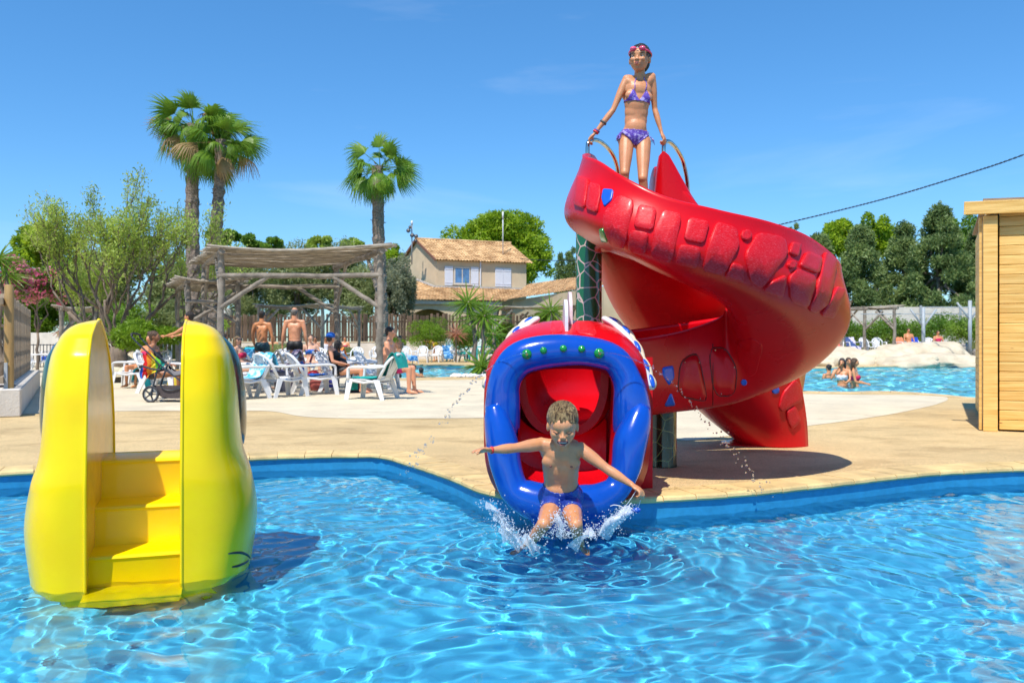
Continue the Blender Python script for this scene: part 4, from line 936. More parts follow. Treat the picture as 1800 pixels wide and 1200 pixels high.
for nz, pix, lab in ((NOZ[0], [(926,619,5.46), (900,626,5.5), (870,640,5.62), (840,664,5.8), (808,700,6.0), (778,744,6.3), (750,785,6.6), (733,806,6.8), (716,832,6.85)], 'thin arc of water drops squirting left from the fish lip'),
                      (NOZ[1], [(1055,619,5.46), (1085,622,5.45), (1120,634,5.5), (1160,655,5.6), (1200,690,5.7), (1235,732,5.8), (1270,772,5.85), (1300,808,5.9), (1325,838,5.9), (1350,866,5.9)], 'thin arc of water drops squirting right from the fish lip')):
    q = [Vector(p) for p in spline([tuple(P(*p)) for p in pix], 160)]; r = random.Random(len(pix)); mb = MB()
    mb.tube(q[:46], [.0035+.0012*math.sin(k*1.7) for k in range(46)], 6)
    for k in range(44, 160, 1):
        sp_ = .004+.028*((k-44)/116)**1.3
        if r.random() < .75: mb.ball(q[k]+Vector((r.gauss(0, sp_), r.gauss(0, sp_), r.gauss(0, sp_))), r.uniform(.003, .0085), 8, 5)
    o = mb.build('water_jet', m_drop, None, True); tag(o, lab, 'water jet', kind='stuff')
r = random.Random(21); mb = MB()
def sheet_splash(u0, v0, d0, ux, vx, w, n=9, m=12):
    rows = []; ph = r.uniform(0, 6)
    for i in range(m):
        f = i/(m-1); cu = u0+(ux-u0)*f; cv = v0+(vx-v0)*(1-(1-f)**1.6); row = []
        for k in range(n):
            g = k/(n-1)-.5; ww = w*(1-.55*f)
            ww *= .6
            row.append(P(cu+g*ww+4*math.sin(5*g+4*f+ph), cv+5*math.sin(7*g+ph+3*f)+abs(g)*14*f, d0+.05*math.sin(6*g+ph)+.07*g))
        rows.append(row)
    mb.grid(rows); mb.grid([[p+Vector((0, .004, 0)) for p in rw] for rw in rows[::-1]])
    for k in range(110):
        f = r.random()**.6*1.25; g = r.uniform(-.7, .7)
        mb.ball(P(u0+(ux-u0)*f+g*w*(1-.3*f), v0+(vx-v0)*(1-max(0, 1-f)**1.6)+r.gauss(0, 6), d0+r.uniform(-.12, .12)), r.uniform(.0016, .0052)*(1.4-f*.6), 6, 4)
for a in ((905, 948, 4.85, 858, 885, 34), (900, 958, 4.8, 872, 905, 40), (915, 965, 4.75, 885, 925, 44), (1055, 945, 4.85, 1088, 905, 44), (1070, 938, 4.9, 1105, 892, 30), (985, 945, 4.75, 980, 905, 26), (1010, 965, 4.7, 1040, 930, 36), (940, 972, 4.65, 925, 940, 40)):
    sheet_splash(*a)
for k in range(900):
    a = r.uniform(0, PI); rad = abs(r.gauss(0, 1)); u = 985+rad*math.cos(a)*62; v = 948-abs(r.gauss(0, 1))*26*math.sin(a)-r.random()*12; mb.ball(P(u, v, 4.85+r.uniform(-.2, .2)), r.uniform(.0014, .0045), 6, 4)
o = mb.build('splash', m_foam, None, True); tag(o, 'burst of splashing water around the legs of the boy leaving the slide', 'splash', kind='stuff')
# ================================================================ vegetation builders
def leaves(name, cl, n, size, mat, parent=None, asp=.45, shell=.55, up=.0, seed=1, drop=0.0):
    """cl: list of (centre, (rx, ry, rz)) clumps; n leaf-sized diamonds spread through them."""
    g = np.random.default_rng(seed); c = np.array([list(a) for a, _ in cl]); rr = np.array([(b if isinstance(b, (tuple, list)) else (b, b, b)) for _, b in cl], float)
    vol = rr.prod(1)**.75; idx = g.choice(len(cl), n, p=vol/vol.sum())
    d = g.normal(size=(n, 3)); d /= np.linalg.norm(d, axis=1)[:, None]; rad = shell+(1-shell)*g.random(n)**.7; rad *= 1+.10*g.normal(size=n)
    p = c[idx]+d*rr[idx]*rad[:, None]
    a = d+.9*g.normal(size=(n, 3)); a[:, 2] += up; a /= np.linalg.norm(a, axis=1)[:, None]
    b = np.cross(a, g.normal(size=(n, 3))); b /= np.linalg.norm(b, axis=1)[:, None]
    L_ = size*(.6+.8*g.random(n))[:, None]; w = L_*asp
    V = np.stack([p-a*L_*.5, p+b*w*.5, p+a*L_*.5, p-b*w*.5], 1).reshape(-1, 3)
    return quads(name, V, mat, parent)
def quads(name, V, mat, parent=None):
    n = len(V)//4; me = bpy.data.meshes.new(name); me.vertices.add(len(V)); me.vertices.foreach_set('co', np.asarray(V, np.float32).ravel()); me.loops.add(4*n); me.loops.foreach_set('vertex_index', np.arange(4*n, dtype=np.int32))
    me.polygons.add(n); me.polygons.foreach_set('loop_start', np.arange(0, 4*n, 4, dtype=np.int32)); me.update(calc_edges=True); me.materials.append(mat); return put(name, me, parent)
def clumps(c, r, n, seed, sub=.33, flat=1.0, low=-.6):
    q = random.Random(seed); out = []; c = Vector(c)
    while len(out) < n:
        d = Vector((q.gauss(0, 1), q.gauss(0, 1), q.gauss(0, 1))).normalized()
        if d.z < low: continue
        f = q.uniform(.45, .88); k = q.uniform(.7, 1.25)*sub
        out.append((c+Vector((d.x*r[0]*f, d.y*r[1]*f, d.z*r[2]*f)), (r[0]*k, r[1]*k, r[2]*k*flat)))
    return out
def branch_tube(mb, a, b, r0, r1, q, wob=.06, n=6):
    a = Vector(a); b = Vector(b); ln = (b-a).length; pts = []; rr = []
    for k in range(n):
        f = k/(n-1); w = ln*wob*math.sin(PI*f); pts.append(a+(b-a)*f+Vector((q.uniform(-w, w), q.uniform(-w, w), q.uniform(-w, w)*.5))); rr.append(r0+(r1-r0)*f)
    mb.tube(pts, rr, 7); return pts
lf_olive = leafmat('olive_leaves', (.16, .20, .06), (.34, .38, .16)); lf_pine = leafmat('pine_needles', (.15, .26, .01), (.40, .52, .03)); lf_dark = leafmat('cypress_needles', (.10, .16, .05), (.28, .36, .12))
lf_bush = leafmat('bush_leaves', (.09, .18, .008), (.20, .32, .02)); lf_light = leafmat('young_light_leaves', (.24, .32, .045), (.44, .54, .10)); lf_hedge = leafmat('hedge_leaves', (.09, .19, .02), (.25, .38, .05))
lf_pink = leafmat('oleander_flowers', (.55, .09, .17), (.75, .30, .38)); lf_pal = leafmat('palm_leaves', (.09, .20, .016), (.24, .36, .04), rough=.4); lf_dry = leafmat('dry_palm_leaves', (.30, .20, .09), (.42, .30, .15))
lf_yuc = leafmat('yucca_leaves', (.10, .19, .015), (.26, .36, .04), rough=.35); lf_cord = leafmat('red_cordyline_leaves', (.32, .13, .08), (.48, .26, .14))
m_bark = M('grey_brown_bark', (.20, .15, .11), .9, .4, 6, bump=1.5, bscale=14, stretch=(1, 1, .3)); m_pbark = M('palm_bark', (.20, .155, .12), .95, .45, 9, bump=2, bscale=16, stretch=(1, 1, 2.2))
def tree(name, base, cl, n, size, mat, label, cat='tree', group=None, trunk=.16, seed=1, asp=.45, shell=.55, th=None, limbs=5, extra=None, drop=0):
    base = Vector(base); t = empty(name, base, 0, label, cat, group); q = random.Random(seed); mb = MB()
    zc = min(c[0].z for c in cl); cc = sum((c[0] for c in cl), Vector())/len(cl); fk = Vector((base.x+(cc.x-base.x)*.3, base.y, base.z+(cc.z-base.z)*(th or .45)))
    branch_tube(mb, base-Vector((0, 0, .1)), fk, trunk, trunk*.7, q)
    for c in q.sample(cl, min(limbs, len(cl))): branch_tube(mb, fk, c[0], trunk*.55, trunk*.12, q, .1)
    o = mb.build('trunk', m_bark, None, True); o.parent = t; o.matrix_parent_inverse = Matrix.Translation(base).inverted()
    o = leaves('crown', cl, n, size, mat, None, asp, shell, seed=seed); o.parent = t; o.matrix_parent_inverse = Matrix.Translation(base).inverted()
    return t
def PR(u, v, d, r): return P(u, v, d), r
# palms
def fan_mesh(seed, dry=False):
    q = random.Random(seed); V = []; n = 26; L0 = 1.0
    for k in range(n):
        a = -1.25+2.5*k/(n-1); ln = L0*(1-.25*abs(a)/1.25)*q.uniform(.85, 1.08); d = Vector((math.sin(a), math.cos(a), .0)); sd = Vector((d.y, -d.x, 0)); prev = None
        w = .060; ms = 5; pts = []
        for j in range(ms+1):
            f = j/ms; dr = -.16*f*f-1.0*max(0, f-.5)**1.5*q.uniform(.7, 1.4); pts.append((d*ln*f*(1-.15*max(0, f-.6))+Vector((0, 0, dr-.16*abs(a)*f)), w*(.45+1.0*f if f < .55 else 1.0*(1.02-f)/.47)))
        for j in range(ms):
            (p, a0), (p2, a1) = pts[j], pts[j+1]; V += [p-sd*a0/2, p+sd*a0/2+Vector((0, 0, .012)), p2+sd*a1/2+Vector((0, 0, .012)), p2-sd*a1/2]
    return [tuple(v) for v in V]
FANS = [fan_mesh(s) for s in (1, 2, 3)]
def make_fan_mesh(k, mat):
    V = FANS[k]; me = bpy.data.meshes.new('fan_leaf'); vs = [Vector(v)+Vector((0, .75, 0)) for v in V]; n = len(vs)//4
    pet = MB(); pet.tube([Vector((0, 0, 0)), Vector((0, .38, .03)), Vector((0, .78, 0))], [.030, .018, .012], 5); fs = [(4*i, 4*i+1, 4*i+2, 4*i+3) for i in range(n)]+[tuple(j+len(vs) for j in f) for f in pet.f]
    me.from_pydata([tuple(v) for v in vs]+[tuple(v) for v in pet.v], [], fs); me.materials.append(mat); return me
fm = [make_fan_mesh(k, lf_pal) for k in range(3)]; fmd = make_fan_mesh(1, lf_dry)
def palm(base, top, r0, r1, label, nf, sc, seed, skirt=4, dry=2):
    base = Vector(base); top = Vector(top); t = empty('palm_tree', base, 0, label, 'palm tree', 'fan palms'); q = random.Random(seed); mb = MB(); m = 46; n = 14; rows = []
    for i in range(m):
        f = i/(m-1); c = base+(top-base)*f+Vector((.10*math.sin(3*f+seed), 0, 0))-Vector((0, 0, .2*(1-f))); rad = (r0+(r1-r0)*f)*(1+.10*(i % 2)); rows.append([c-base+Vector((math.cos(2*PI*k/n), math.sin(2*PI*k/n), 0))*rad*q.uniform(.86, 1.15) for k in range(n)])
    mb.grid(rows, closed=True)
    for i in range(60):
        f = q.uniform(.05, 1); c = base+(top-base)*f+Vector((.10*math.sin(3*f+seed), 0, 0))-base; a = q.uniform(0, 2*PI); d = Vector((math.cos(a), math.sin(a), .5)); rr = r0+(r1-r0)*f
        mb.bar(c+d*rr*.8, c+d*(rr*1.25+.06*q.random()), .05, .02)
    mb.build('trunk', m_pbark, t)
    for i in range(nf):
        a = i*2.39996+q.uniform(-.2, .2); el = 1.5-2.3*(i/nf)**1.15+q.uniform(-.15, .15)
        if i >= nf-skirt: el = -1.0+q.uniform(-.2, .25)
        s_ = sc*q.uniform(.72, 1.12); me = fm[i % 3]
        o = put('fan_leaf', me if not (dry and i % 9 == 4) else fmd, t); o.location = top-base+Vector((0, 0, -.25*sc*(i/nf))); o.rotation_mode = 'ZYX'
        o.rotation_euler = (el, q.uniform(-.3, .3), a); o.scale = (s_*.82, s_*1.02, s_)
    return t
palm(P(346, 690, 33)*1+Vector((0, 0, 0)) if False else Vector((P(347, 0, 32.5).x, 32.5, DK)), P(340, 218, 32.5), .27, .20, 'taller fan palm of the pair behind the pergola, left trunk', 44, 1.10, 3, 6)
palm(Vector((P(368, 0, 31.8).x, 31.8, DK)), P(384, 246, 31.8), .24, .18, 'slimmer fan palm of the pair behind the pergola, right trunk', 38, 1.02, 5, 6)
palm(Vector((P(668, 0, 33.5).x, 33.5, DK)), P(668, 292, 33.5), .24, .20, 'single fan palm beside the right end of the pergola', 30, 1.0, 8, 5, 0)
# house-side pine, conifers and background trees
tree('pine_tree', (P(880, 0, 82).x, 82, 1.15), clumps(P(872, 442, 82), (5.0, 4.0, 4.5), 110, 4, .27, .7, -.9)+clumps(P(930, 465, 80), (2.3, 2, 2.6), 26, 5, .34, .7), 70000, .36, lf_pine, 'broad bright green umbrella pine rising behind the tiled house', 'tree', None, .3, 4, .35, .5)
tree('pine_tree', (P(682, 0, 78).x, 78, 1.15), clumps(P(688, 458, 78), (1.5, 1.5, 1.7), 14, 6, .34), 6000, .34, lf_pine, 'small bright pine at the left gable of the house', 'tree', None, .15, 6)
tree('pine_tree', (P(72, 0, 46).x, 46, .1), clumps(P(72, 440, 46), (1.35, 1.3, 1.5), 18, 7, .34), 10000, .22, lf_pine, 'bright green pine behind the oleander on the left', 'tree', None, .15, 7)
for k, (u, v, d, rx, rz, lab) in enumerate(((455, 520, 54, 2.2, 2.8, 'olive tree behind the left part of the pergola'), (520, 505, 55, 2.4, 2.9, 'olive tree behind the middle of the pergola'), (590, 500, 56, 2.6, 2.9, 'olive tree behind the right part of the pergola'),
        (640, 520, 54, 1.9, 2.6, 'olive tree between the pergola post and single palm'), (695, 515, 53, 1.35, 2.4, 'silvery olive tree left of the tiled house'), (395, 500, 56, 2.4, 2.6, 'olive tree behind the twin palms'))):
    tree('olive_tree', (P(u, 0, d).x, d, 1.15), clumps(P(u, v, d), (rx, 2, rz), 34, 20+k, .30), 17000, .21, lf_olive if k != 4 else leafmat('silvery_olive_leaves', (.16, .18, .10), (.30, .32, .20)), lab, 'tree', 'olive trees behind the paling fence', .16, 20+k, .3, .4)
for k, (u, v, d, rx, rz, m, lab) in enumerate(((250, 500, 44, 3.2, 2.2, lf_olive, 'grey green tree behind the sparse tree'), (140, 500, 46, 2.6, 2.0, lf_hedge, 'dense shrub tree between the oleander and sparse tree'), (320, 520, 50, 2.2, 1.9, lf_pine, 'bright shrub tree behind the twin palm trunks'), (30, 560, 46, 2.2, 1.4, lf_bush, 'bushes beyond the slatted fence'))):
    tree('leafy_tree', (P(u, 0, d).x, d, .1), clumps(P(u, v, d), (rx, 1.8, rz), 30, 40+k, .30), 16000, .20, m, lab, 'tree', None, .15, 40+k)
for k, (u, v, d, rx, rz, n_, m, lab) in enumerate(((1480, 430, 78, 2.6, 2.5, 17000, lf_pine, 'yellow green pine crown behind the dark conifers, left'), (1540, 425, 80, 1.8, 2.6, 12000, lf_pine, 'yellow green pine crown behind the dark conifers, right'), (1690, 440, 72, 1.8, 3, 9000, lf_hedge, 'green tree between the big conifer and the cabin'))):
    tree('pine_tree', (P(u, 0, d).x, d, .1), clumps(P(u, v, d), (rx, 2, rz), 30, 50+k, .30), n_, .30, m, lab, 'tree', None, .2, 50+k)
def conifer(u, vt, d, w, seed, lab, n=26000, vb=600):
    top = P(u, vt, d); H_ = top.z-.1; base = Vector((top.x, d, .1)); q = random.Random(seed); cl = []
    for i in range(95):
        f = q.random()**.8; z = base.z+H_*(.12+.86*f); rr = w*(1-f**1.7)*q.uniform(.55, 1.02)+.15; a = q.uniform(0, 2*PI); cl.append((Vector((base.x+rr*math.cos(a)*.9, base.y+rr*math.sin(a)*.9, z)), (w*.20, w*.20, w*.13+.15)))
    for i in range(14):
        f = q.uniform(.3, 1); cl.append((Vector((base.x, base.y, base.z+H_*f)), (w*.22*(1.15-f)+.12, w*.22*(1.15-f)+.12, .6)))
    t = tree('conifer_tree', base, cl, n, .30, lf_dark, lab, 'tree', 'dark conifers beyond the right pool', .28, seed, .3, .35, .9, 10); return t
conifer(1440, 415, 66, 3.0, 61, 'dark conifer partly behind the red slide'); conifer(1512, 400, 64, 3.1, 62, 'dark conifer in the middle of the row on the right'); conifer(1590, 395, 66, 3.0, 63, 'dark conifer left of the tallest one'); conifer(1652, 366, 62, 3.3, 64, 'tallest dark conifer beside the wooden cabin', 32000); conifer(1720, 400, 64, 2.6, 65, 'dark conifer seen just left of the cabin edge')
for k, (u, vt) in enumerate(((1005, 440), (1028, 455), (1392, 398), (1372, 410), (985, 450))):
    q = random.Random(k); b = P(u, vt, 110); cl = [(Vector((b.x+q.gauss(0, .25), 110, b.z-i*.55)), (.35+.16*i, .4, .5)) for i in range(9)]
    tree('far_cypress', (b.x, 110, 1.15), cl, 2600, .4, lf_dark, ['thin far cypress left of the green column', 'thin far cypress touching the green column', 'thin far cypress over the chute rim, right one', 'thin far cypress over the chute rim, left one', 'short far cypress beside the pine'][k], 'tree', None, .1, 70+k, .3, .3)
for k, (u, v, d, r_) in enumerate(((393, 418, 60, 1.0), (445, 430, 70, 1.2), (480, 432, 72, 1.1), (560, 432, 90, 1.6), (620, 435, 92, 1.5))):
    tree('leafy_tree', (P(u, 0, d).x, d, 1.15), clumps(P(u, v, d), (r_, 1, r_*.7), 10, 80+k, .35), 3500, .3, (lf_pal, lf_hedge, lf_hedge, lf_light, lf_light)[k], ['palm like crown right of the twin palms', 'dark far treetop over the left pergola roof', 'green far treetop over the pergola roof', 'far treetop over the middle of the pergola roof', 'far treetop over the right of the pergola roof'][k], 'tree', None, .1, 80+k)
# sparse multi stemmed tree on the left
def sparse_tree():
    b0 = Vector((P(205, 0, 22).x, 22, DK)); t = empty('sparse_tree', b0, 0, 'gnarled multi stemmed tree with thin light leaves behind the yellow slide', 'tree'); q = random.Random(17); mb = MB(); tips = []
    def grow(a, d, ln, r_, lev):
        b = a+d*ln; branch_tube(mb, a, b, r_, r_*.62, q, .07, 5)
        if lev >= 2: tips.extend((a+(b-a)*f, lev) for f in (.35, .6, .8, 1.0))
        if lev == 5: return
        for i in range(q.choice((2, 3, 3)) if lev else 3):
            nd = (d*1.0+Vector((q.gauss(0, .34), q.gauss(0, .36), q.gauss(.34, .25)))).normalized(); nd.z = max(nd.z, -.05 if lev < 2 else .1); grow(a+(b-a)*q.uniform(.65, 1), nd.normalized(), ln*q.uniform(.62, .85), r_*.58, lev+1)
    branch_tube(mb, b0-Vector((0, 0, .1)), b0+Vector((.05, 0, .9)), .30, .22, q, .05)
    for dx, dz, ln, r_ in ((-.75, .8, 1.5, .13), (-.35, 1, 1.6, .13), (.0, 1, 1.5, .12), (.35, 1, 1.5, .12), (.75, .8, 1.6, .13), (1.0, .45, 1.5, .10), (-.9, .55, 1.2, .08), (.15, .8, 1.2, .1)):
        grow(b0+Vector((dx*.12, 0, .75)), Vector((dx*.88, q.uniform(-.5, .5), dz)).normalized(), ln*.98, r_*.5, 0)
    o = mb.build('trunk', m_bark, None, True); o.parent = t; o.matrix_parent_inverse = Matrix.Translation(b0).inverted()
    cl = [(p, (.17, .17, .22)) for p, l in tips]; o = leaves('crown', cl, 27000, .080, lf_light, None, .38, .1, up=.8, seed=9); o.parent = t; o.matrix_parent_inverse = Matrix.Translation(b0).inverted()
sparse_tree()
# oleander
def flowering(u, v, d, r, n, seed, lab):
    b = Vector((P(u, 0, d).x, d, .1)); cl = clumps(P(u, v, d), r, 24, seed, .32); t = tree('oleander_shrub', b, cl, n, .13, lf_hedge, lab, 'shrub', None, .06, seed, .22)
    o = leaves('flowers', [(c, tuple(x*1.06 for x in rr)) for c, rr in cl[:17]], n//3, .09, lf_pink, None, .9, .9, seed=seed); o.parent = t; o.matrix_parent_inverse = Matrix.Translation(b).inverted()
flowering(66, 508, 30, (.85, .8, .75), 9000, 91, 'oleander with masses of pink flowers behind the slatted fence'); flowering(22, 500, 28, (.7, .7, .8), 6000, 92, 'oleander with pink flowers at the left edge'); flowering(318, 556, 44, (.9, .5, .35), 2500, 93, 'low pink flowering bush left of the palm trunks')
# round bushes
for k, (u, v, d, rx, rz, m, lab) in enumerate(((262, 592, 21, .85, .40, lf_bush, 'round lime green bush behind the pushchair'), (750, 588, 45, 1.45, .75, lf_bush, 'round lime green bush by the paling fence'), (880, 588, 42, .9, .8, lf_bush, 'bush behind the yucca stems'),
        (820, 595, 44, .8, .6, lf_hedge, 'dull green bush left of the yucca'), (690, 604, 44, .7, .35, lf_bush, 'low bush right of the wooden post'), (960, 575, 43, 1.0, .9, lf_bush, 'leafy bush behind the fish head'), (605, 618, 34, .75, .18, lf_olive, 'low clipped plant on the planter'), (500, 612, 34, 1.3, .18, lf_olive, 'low clipped plant left of the planter'))):
    b = Vector((P(u, 0, d).x, d, DK)); tree('round_bush', b, clumps(P(u, v, d), (rx, rx*.8, rz), 16, 100+k, .42, low=-.9), 7000, .11, m, lab, 'bush', None, .04, 100+k, .28, .6)
for k, (u, v, d, rx) in enumerate(((175, 575, 40, 1.8), (235, 570, 42, 2.0), (292, 566, 43, 2.0), (345, 572, 44, 1.9), (125, 548, 47, 2.2), (190, 540, 48, 2.4))):
    b = Vector((P(u, 0, d).x, d, .1)); tree('leafy_shrub', b, clumps(P(u, v, d), (rx, 1.2, 1.05), 22, 140+k, .36, low=-.9), 9000, .15, (lf_hedge, lf_bush, lf_olive)[k % 3], ['leafy shrub behind the left legs of the sparse tree', 'bright shrub behind the middle of the sparse tree', 'greyish shrub behind the right of the sparse tree', 'green shrub behind the twin palm trunks', 'tall bright shrub beyond the low timber pergola', 'tall greyish shrub behind the sparse tree crown base'][k], 'shrub', 'shrubs behind the sparse tree', .06, 140+k, .3, .5)
# hedge on the right
cl = []; q = random.Random(5)
for i in range(60): cl.append((P(1430+i*5.2, 588-q.uniform(0, 14)*(1.6 if 1640 < 1430+i*5.2 < 1710 else .8), 46+q.uniform(-.6, .6)), (.45, .5, q.uniform(.4, .75))))
tag(leaves('hedge', cl, 24000, .14, lf_hedge, None, .35, .5, seed=3), 'leafy green hedge along the white wall beyond the right pool', 'hedge')
# spiky plants: each sword leaf is a part
def blade_mesh(name, mat, ln, w, bend):
    V = []; m = 5; pts = []
    for j in range(m+1):
        f = j/m; pts.append((Vector((0, ln*f*(1-.1*f), -bend*ln*f*f)), w*(.55+.45*min(1, f*4))*(1-f**2.2)+.001))
    vs = []
    for p, ww in pts: vs += [p+Vector((-ww/2, 0, .0)), p+Vector((0, 0, -ww*.22)), p+Vector((ww/2, 0, .0))]
    fs = []
    for j in range(m): a = 3*j; fs += [(a, a+1, a+4, a+3), (a+1, a+2, a+5, a+4)]
    return new_mesh(name, vs, fs, mat)
def rosette(parent, c, n, ln, w, mat, seed, low=-.9, key='sword_leaf', hi=1.45):
    q = random.Random(seed); ms = [blade_mesh(key, mat, ln, w, b) for b in (.04, .12, .25)]
    for i in range(n):
        a = i*2.39996+q.uniform(-.15, .15); el = hi+(low-hi)*(i/n)**1.1+q.uniform(-.1, .1); o = put(key, ms[i % 3], parent); o.location = c+Vector((0, 0, -.10*i/n)); o.rotation_mode = 'ZYX'; o.rotation_euler = (el, q.uniform(-.2, .2), a); s_ = q.uniform(.8, 1.1); o.scale = (s_, s_, s_)
def yucca(u, vb, d, heads, label, key='yucca'):
    b = Vector((P(u, 0, d).x, d, DK)); t = empty('yucca_plant', b, 0, label, 'yucca'); q = random.Random(int(u))
    for k, (hu, hv, n, ln, w) in enumerate(heads):
        c = P(hu, hv, d+q.uniform(-.2, .2))-b
        if c.z > .5: mb = MB(); branch_tube(mb, Vector((c.x*.25, c.y*.3, -.05)), c, .085, .055, q, .05, 8); mb.build('stem', m_bark, t, True)
        rosette(t, c, n, ln, w, lf_yuc, k+int(u))
    return t
yucca(850, 660, 27, [(822, 530, 58, .95, .055), (850, 553, 62, 1.05, .06)], 'tall yucca with two leafy heads behind the fish mouth')
yucca(846, 662, 26.2, [(846, 640, 60, .80, .07), ], 'low spiky yucca at the foot of the tall one')
yucca(880, 640, 28, [(878, 618, 46, .85, .06), (868, 585, 30, .8, .05)], 'low spiky yucca nearest the fish head')
yucca(2, 520, 24, [(-2, 452, 60, .85, .055), (12, 480, 40, .8, .05)], 'yucca crown at the left edge above the fence')
yucca(968, 560, 38, [(968, 545, 50, 1.1, .07)], 'spiky green plant between the dorsal plates and fence')
b = Vector((P(802, 0, 43).x, 43, DK)); t = empty('cordyline_plant', b, 0, 'reddish spiky cordyline between two green bushes', 'plant'); rosette(t, P(802, 584, 43)-b, 50, .75, .06, lf_cord, 3, -.4); mb = MB(); mb.tube([(0, 0, -.05), P(802, 586, 43)-b], .04, 7); mb.build('stem', m_bark, t)
b = Vector((P(103, 0, 30).x, 30, DK)); t = empty('cordyline_plant', b, 0, 'small reddish spiky plant by the black railing', 'plant'); rosette(t, P(106, 580, 30)-b, 26, .35, .04, lf_cord, 4, 0)
# ================================================================ buildings, fences, pergolas
m_log = M('weathered_log', (.26, .22, .175), .9, .35, 5, bump=1.2, bscale=18, stretch=(1, 1, 1), rand=.15); m_reed = M('reed_mat', (.34, .29, .225), .95, .45, 14, bump=1, bscale=30, stretch=(.3, 3, 3))
m_plank = M('brown_paling', (.085, .05, .026), .9, .5, 2.5, bump=.8, bscale=20, stretch=(3, 3, .5), col2=(.16, .11, .075), rand=.5)
m_pine = M('fresh_pine_board', (.74, .41, .09), .55, .12, 3.5, bump=.25, bscale=12, stretch=(.5, 1, 9), col2=(.87, .56, .18), rand=.10)
def knots(m):
    nt = m.node_tree; L = nt.links.new; b = nt.nodes['Principled BSDF']; src = b.inputs['Base Color'].links[0].from_socket; tc = nt.nodes.new('ShaderNodeTexCoord'); mp = nt.nodes.new('ShaderNodeMapping'); mp.inputs['Scale'].default_value = (1.6, 1, 4.2)
    v = nt.nodes.new('ShaderNodeTexVoronoi'); v.inputs['Scale'].default_value = 2.1; v.inputs['Randomness'].default_value = 1; r = nt.nodes.new('ShaderNodeValToRGB'); r.color_ramp.elements[0].position = .035; r.color_ramp.elements[1].position = .10; r.color_ramp.elements[0].color = (.33, .20, .13, 1)
    mx = nt.nodes.new('ShaderNodeMixRGB'); mx.blend_type = 'MULTIPLY'; mx.inputs[0].default_value = 1; L(tc.outputs['Object'], mp.inputs[0]); L(mp.outputs[0], v.inputs['Vector']); L(v.outputs['Distance'], r.inputs[0]); L(src, mx.inputs[1]); L(r.outputs[0], mx.inputs[2]); L(mx.outputs[0], b.inputs['Base Color'])
knots(m_pine)
m_post = M('treated_round_post', (.42, .26, .09), .6, .25, 4, bump=.4, bscale=20, stretch=(2, 2, .3), rand=.1)
m_oldw = M('greyed_timber', (.30, .235, .165), .9, .3, 5, bump=.8, bscale=22, stretch=(2, 2, .4), rand=.15)
m_wallw = M('rough_white_wall', (.62, .57, .50), .9, .10, 3, bump=.8, bscale=40); m_render = M('ochre_render', (.66, .51, .33), .9, .10, .6, bump=.4, bscale=60, detail=9)
m_tile = M('terracotta_tiles', (.56, .30, .12), .85, .38, 1.6, bump=.5, bscale=20, col2=(.76, .50, .25), detail=10, rand=.0); m_shut = M('white_shutter', (.70, .71, .76), .5, .04, 6)
m_glass = M('window_glass', (.05, .09, .16), .05, .2, 3, spec=.8); m_frame = M('pale_window_frame', (.62, .55, .45), .5); m_dark = M('dark_void', (.02, .018, .015), .9); m_flash = M('grey_flashing', (.45, .44, .42), .6)
def reroot(t, o): o.parent = t; o.matrix_parent_inverse = Matrix.Translation(t.location).inverted(); return o
def wob(a, b, n=9, w=.02, seed=0):
    q = random.Random(seed); a = Vector(a); b = Vector(b); return [a+(b-a)*k/(n-1)+Vector((q.uniform(-w, w), q.uniform(-w, w), q.uniform(-w, w)))*(1 if 0 < k < n-1 else .3) for k in range(n)]
def log(t, a, b, r, name, seed=0, w=.02): mb = MB(); mb.tube(wob(a, b, 9, w, seed), [r*(1+.06*math.sin(k*2.1+seed)) for k in range(9)], 10); o = mb.build(name, m_log, None, True); auto_smooth(o, 60); return reroot(t, o)
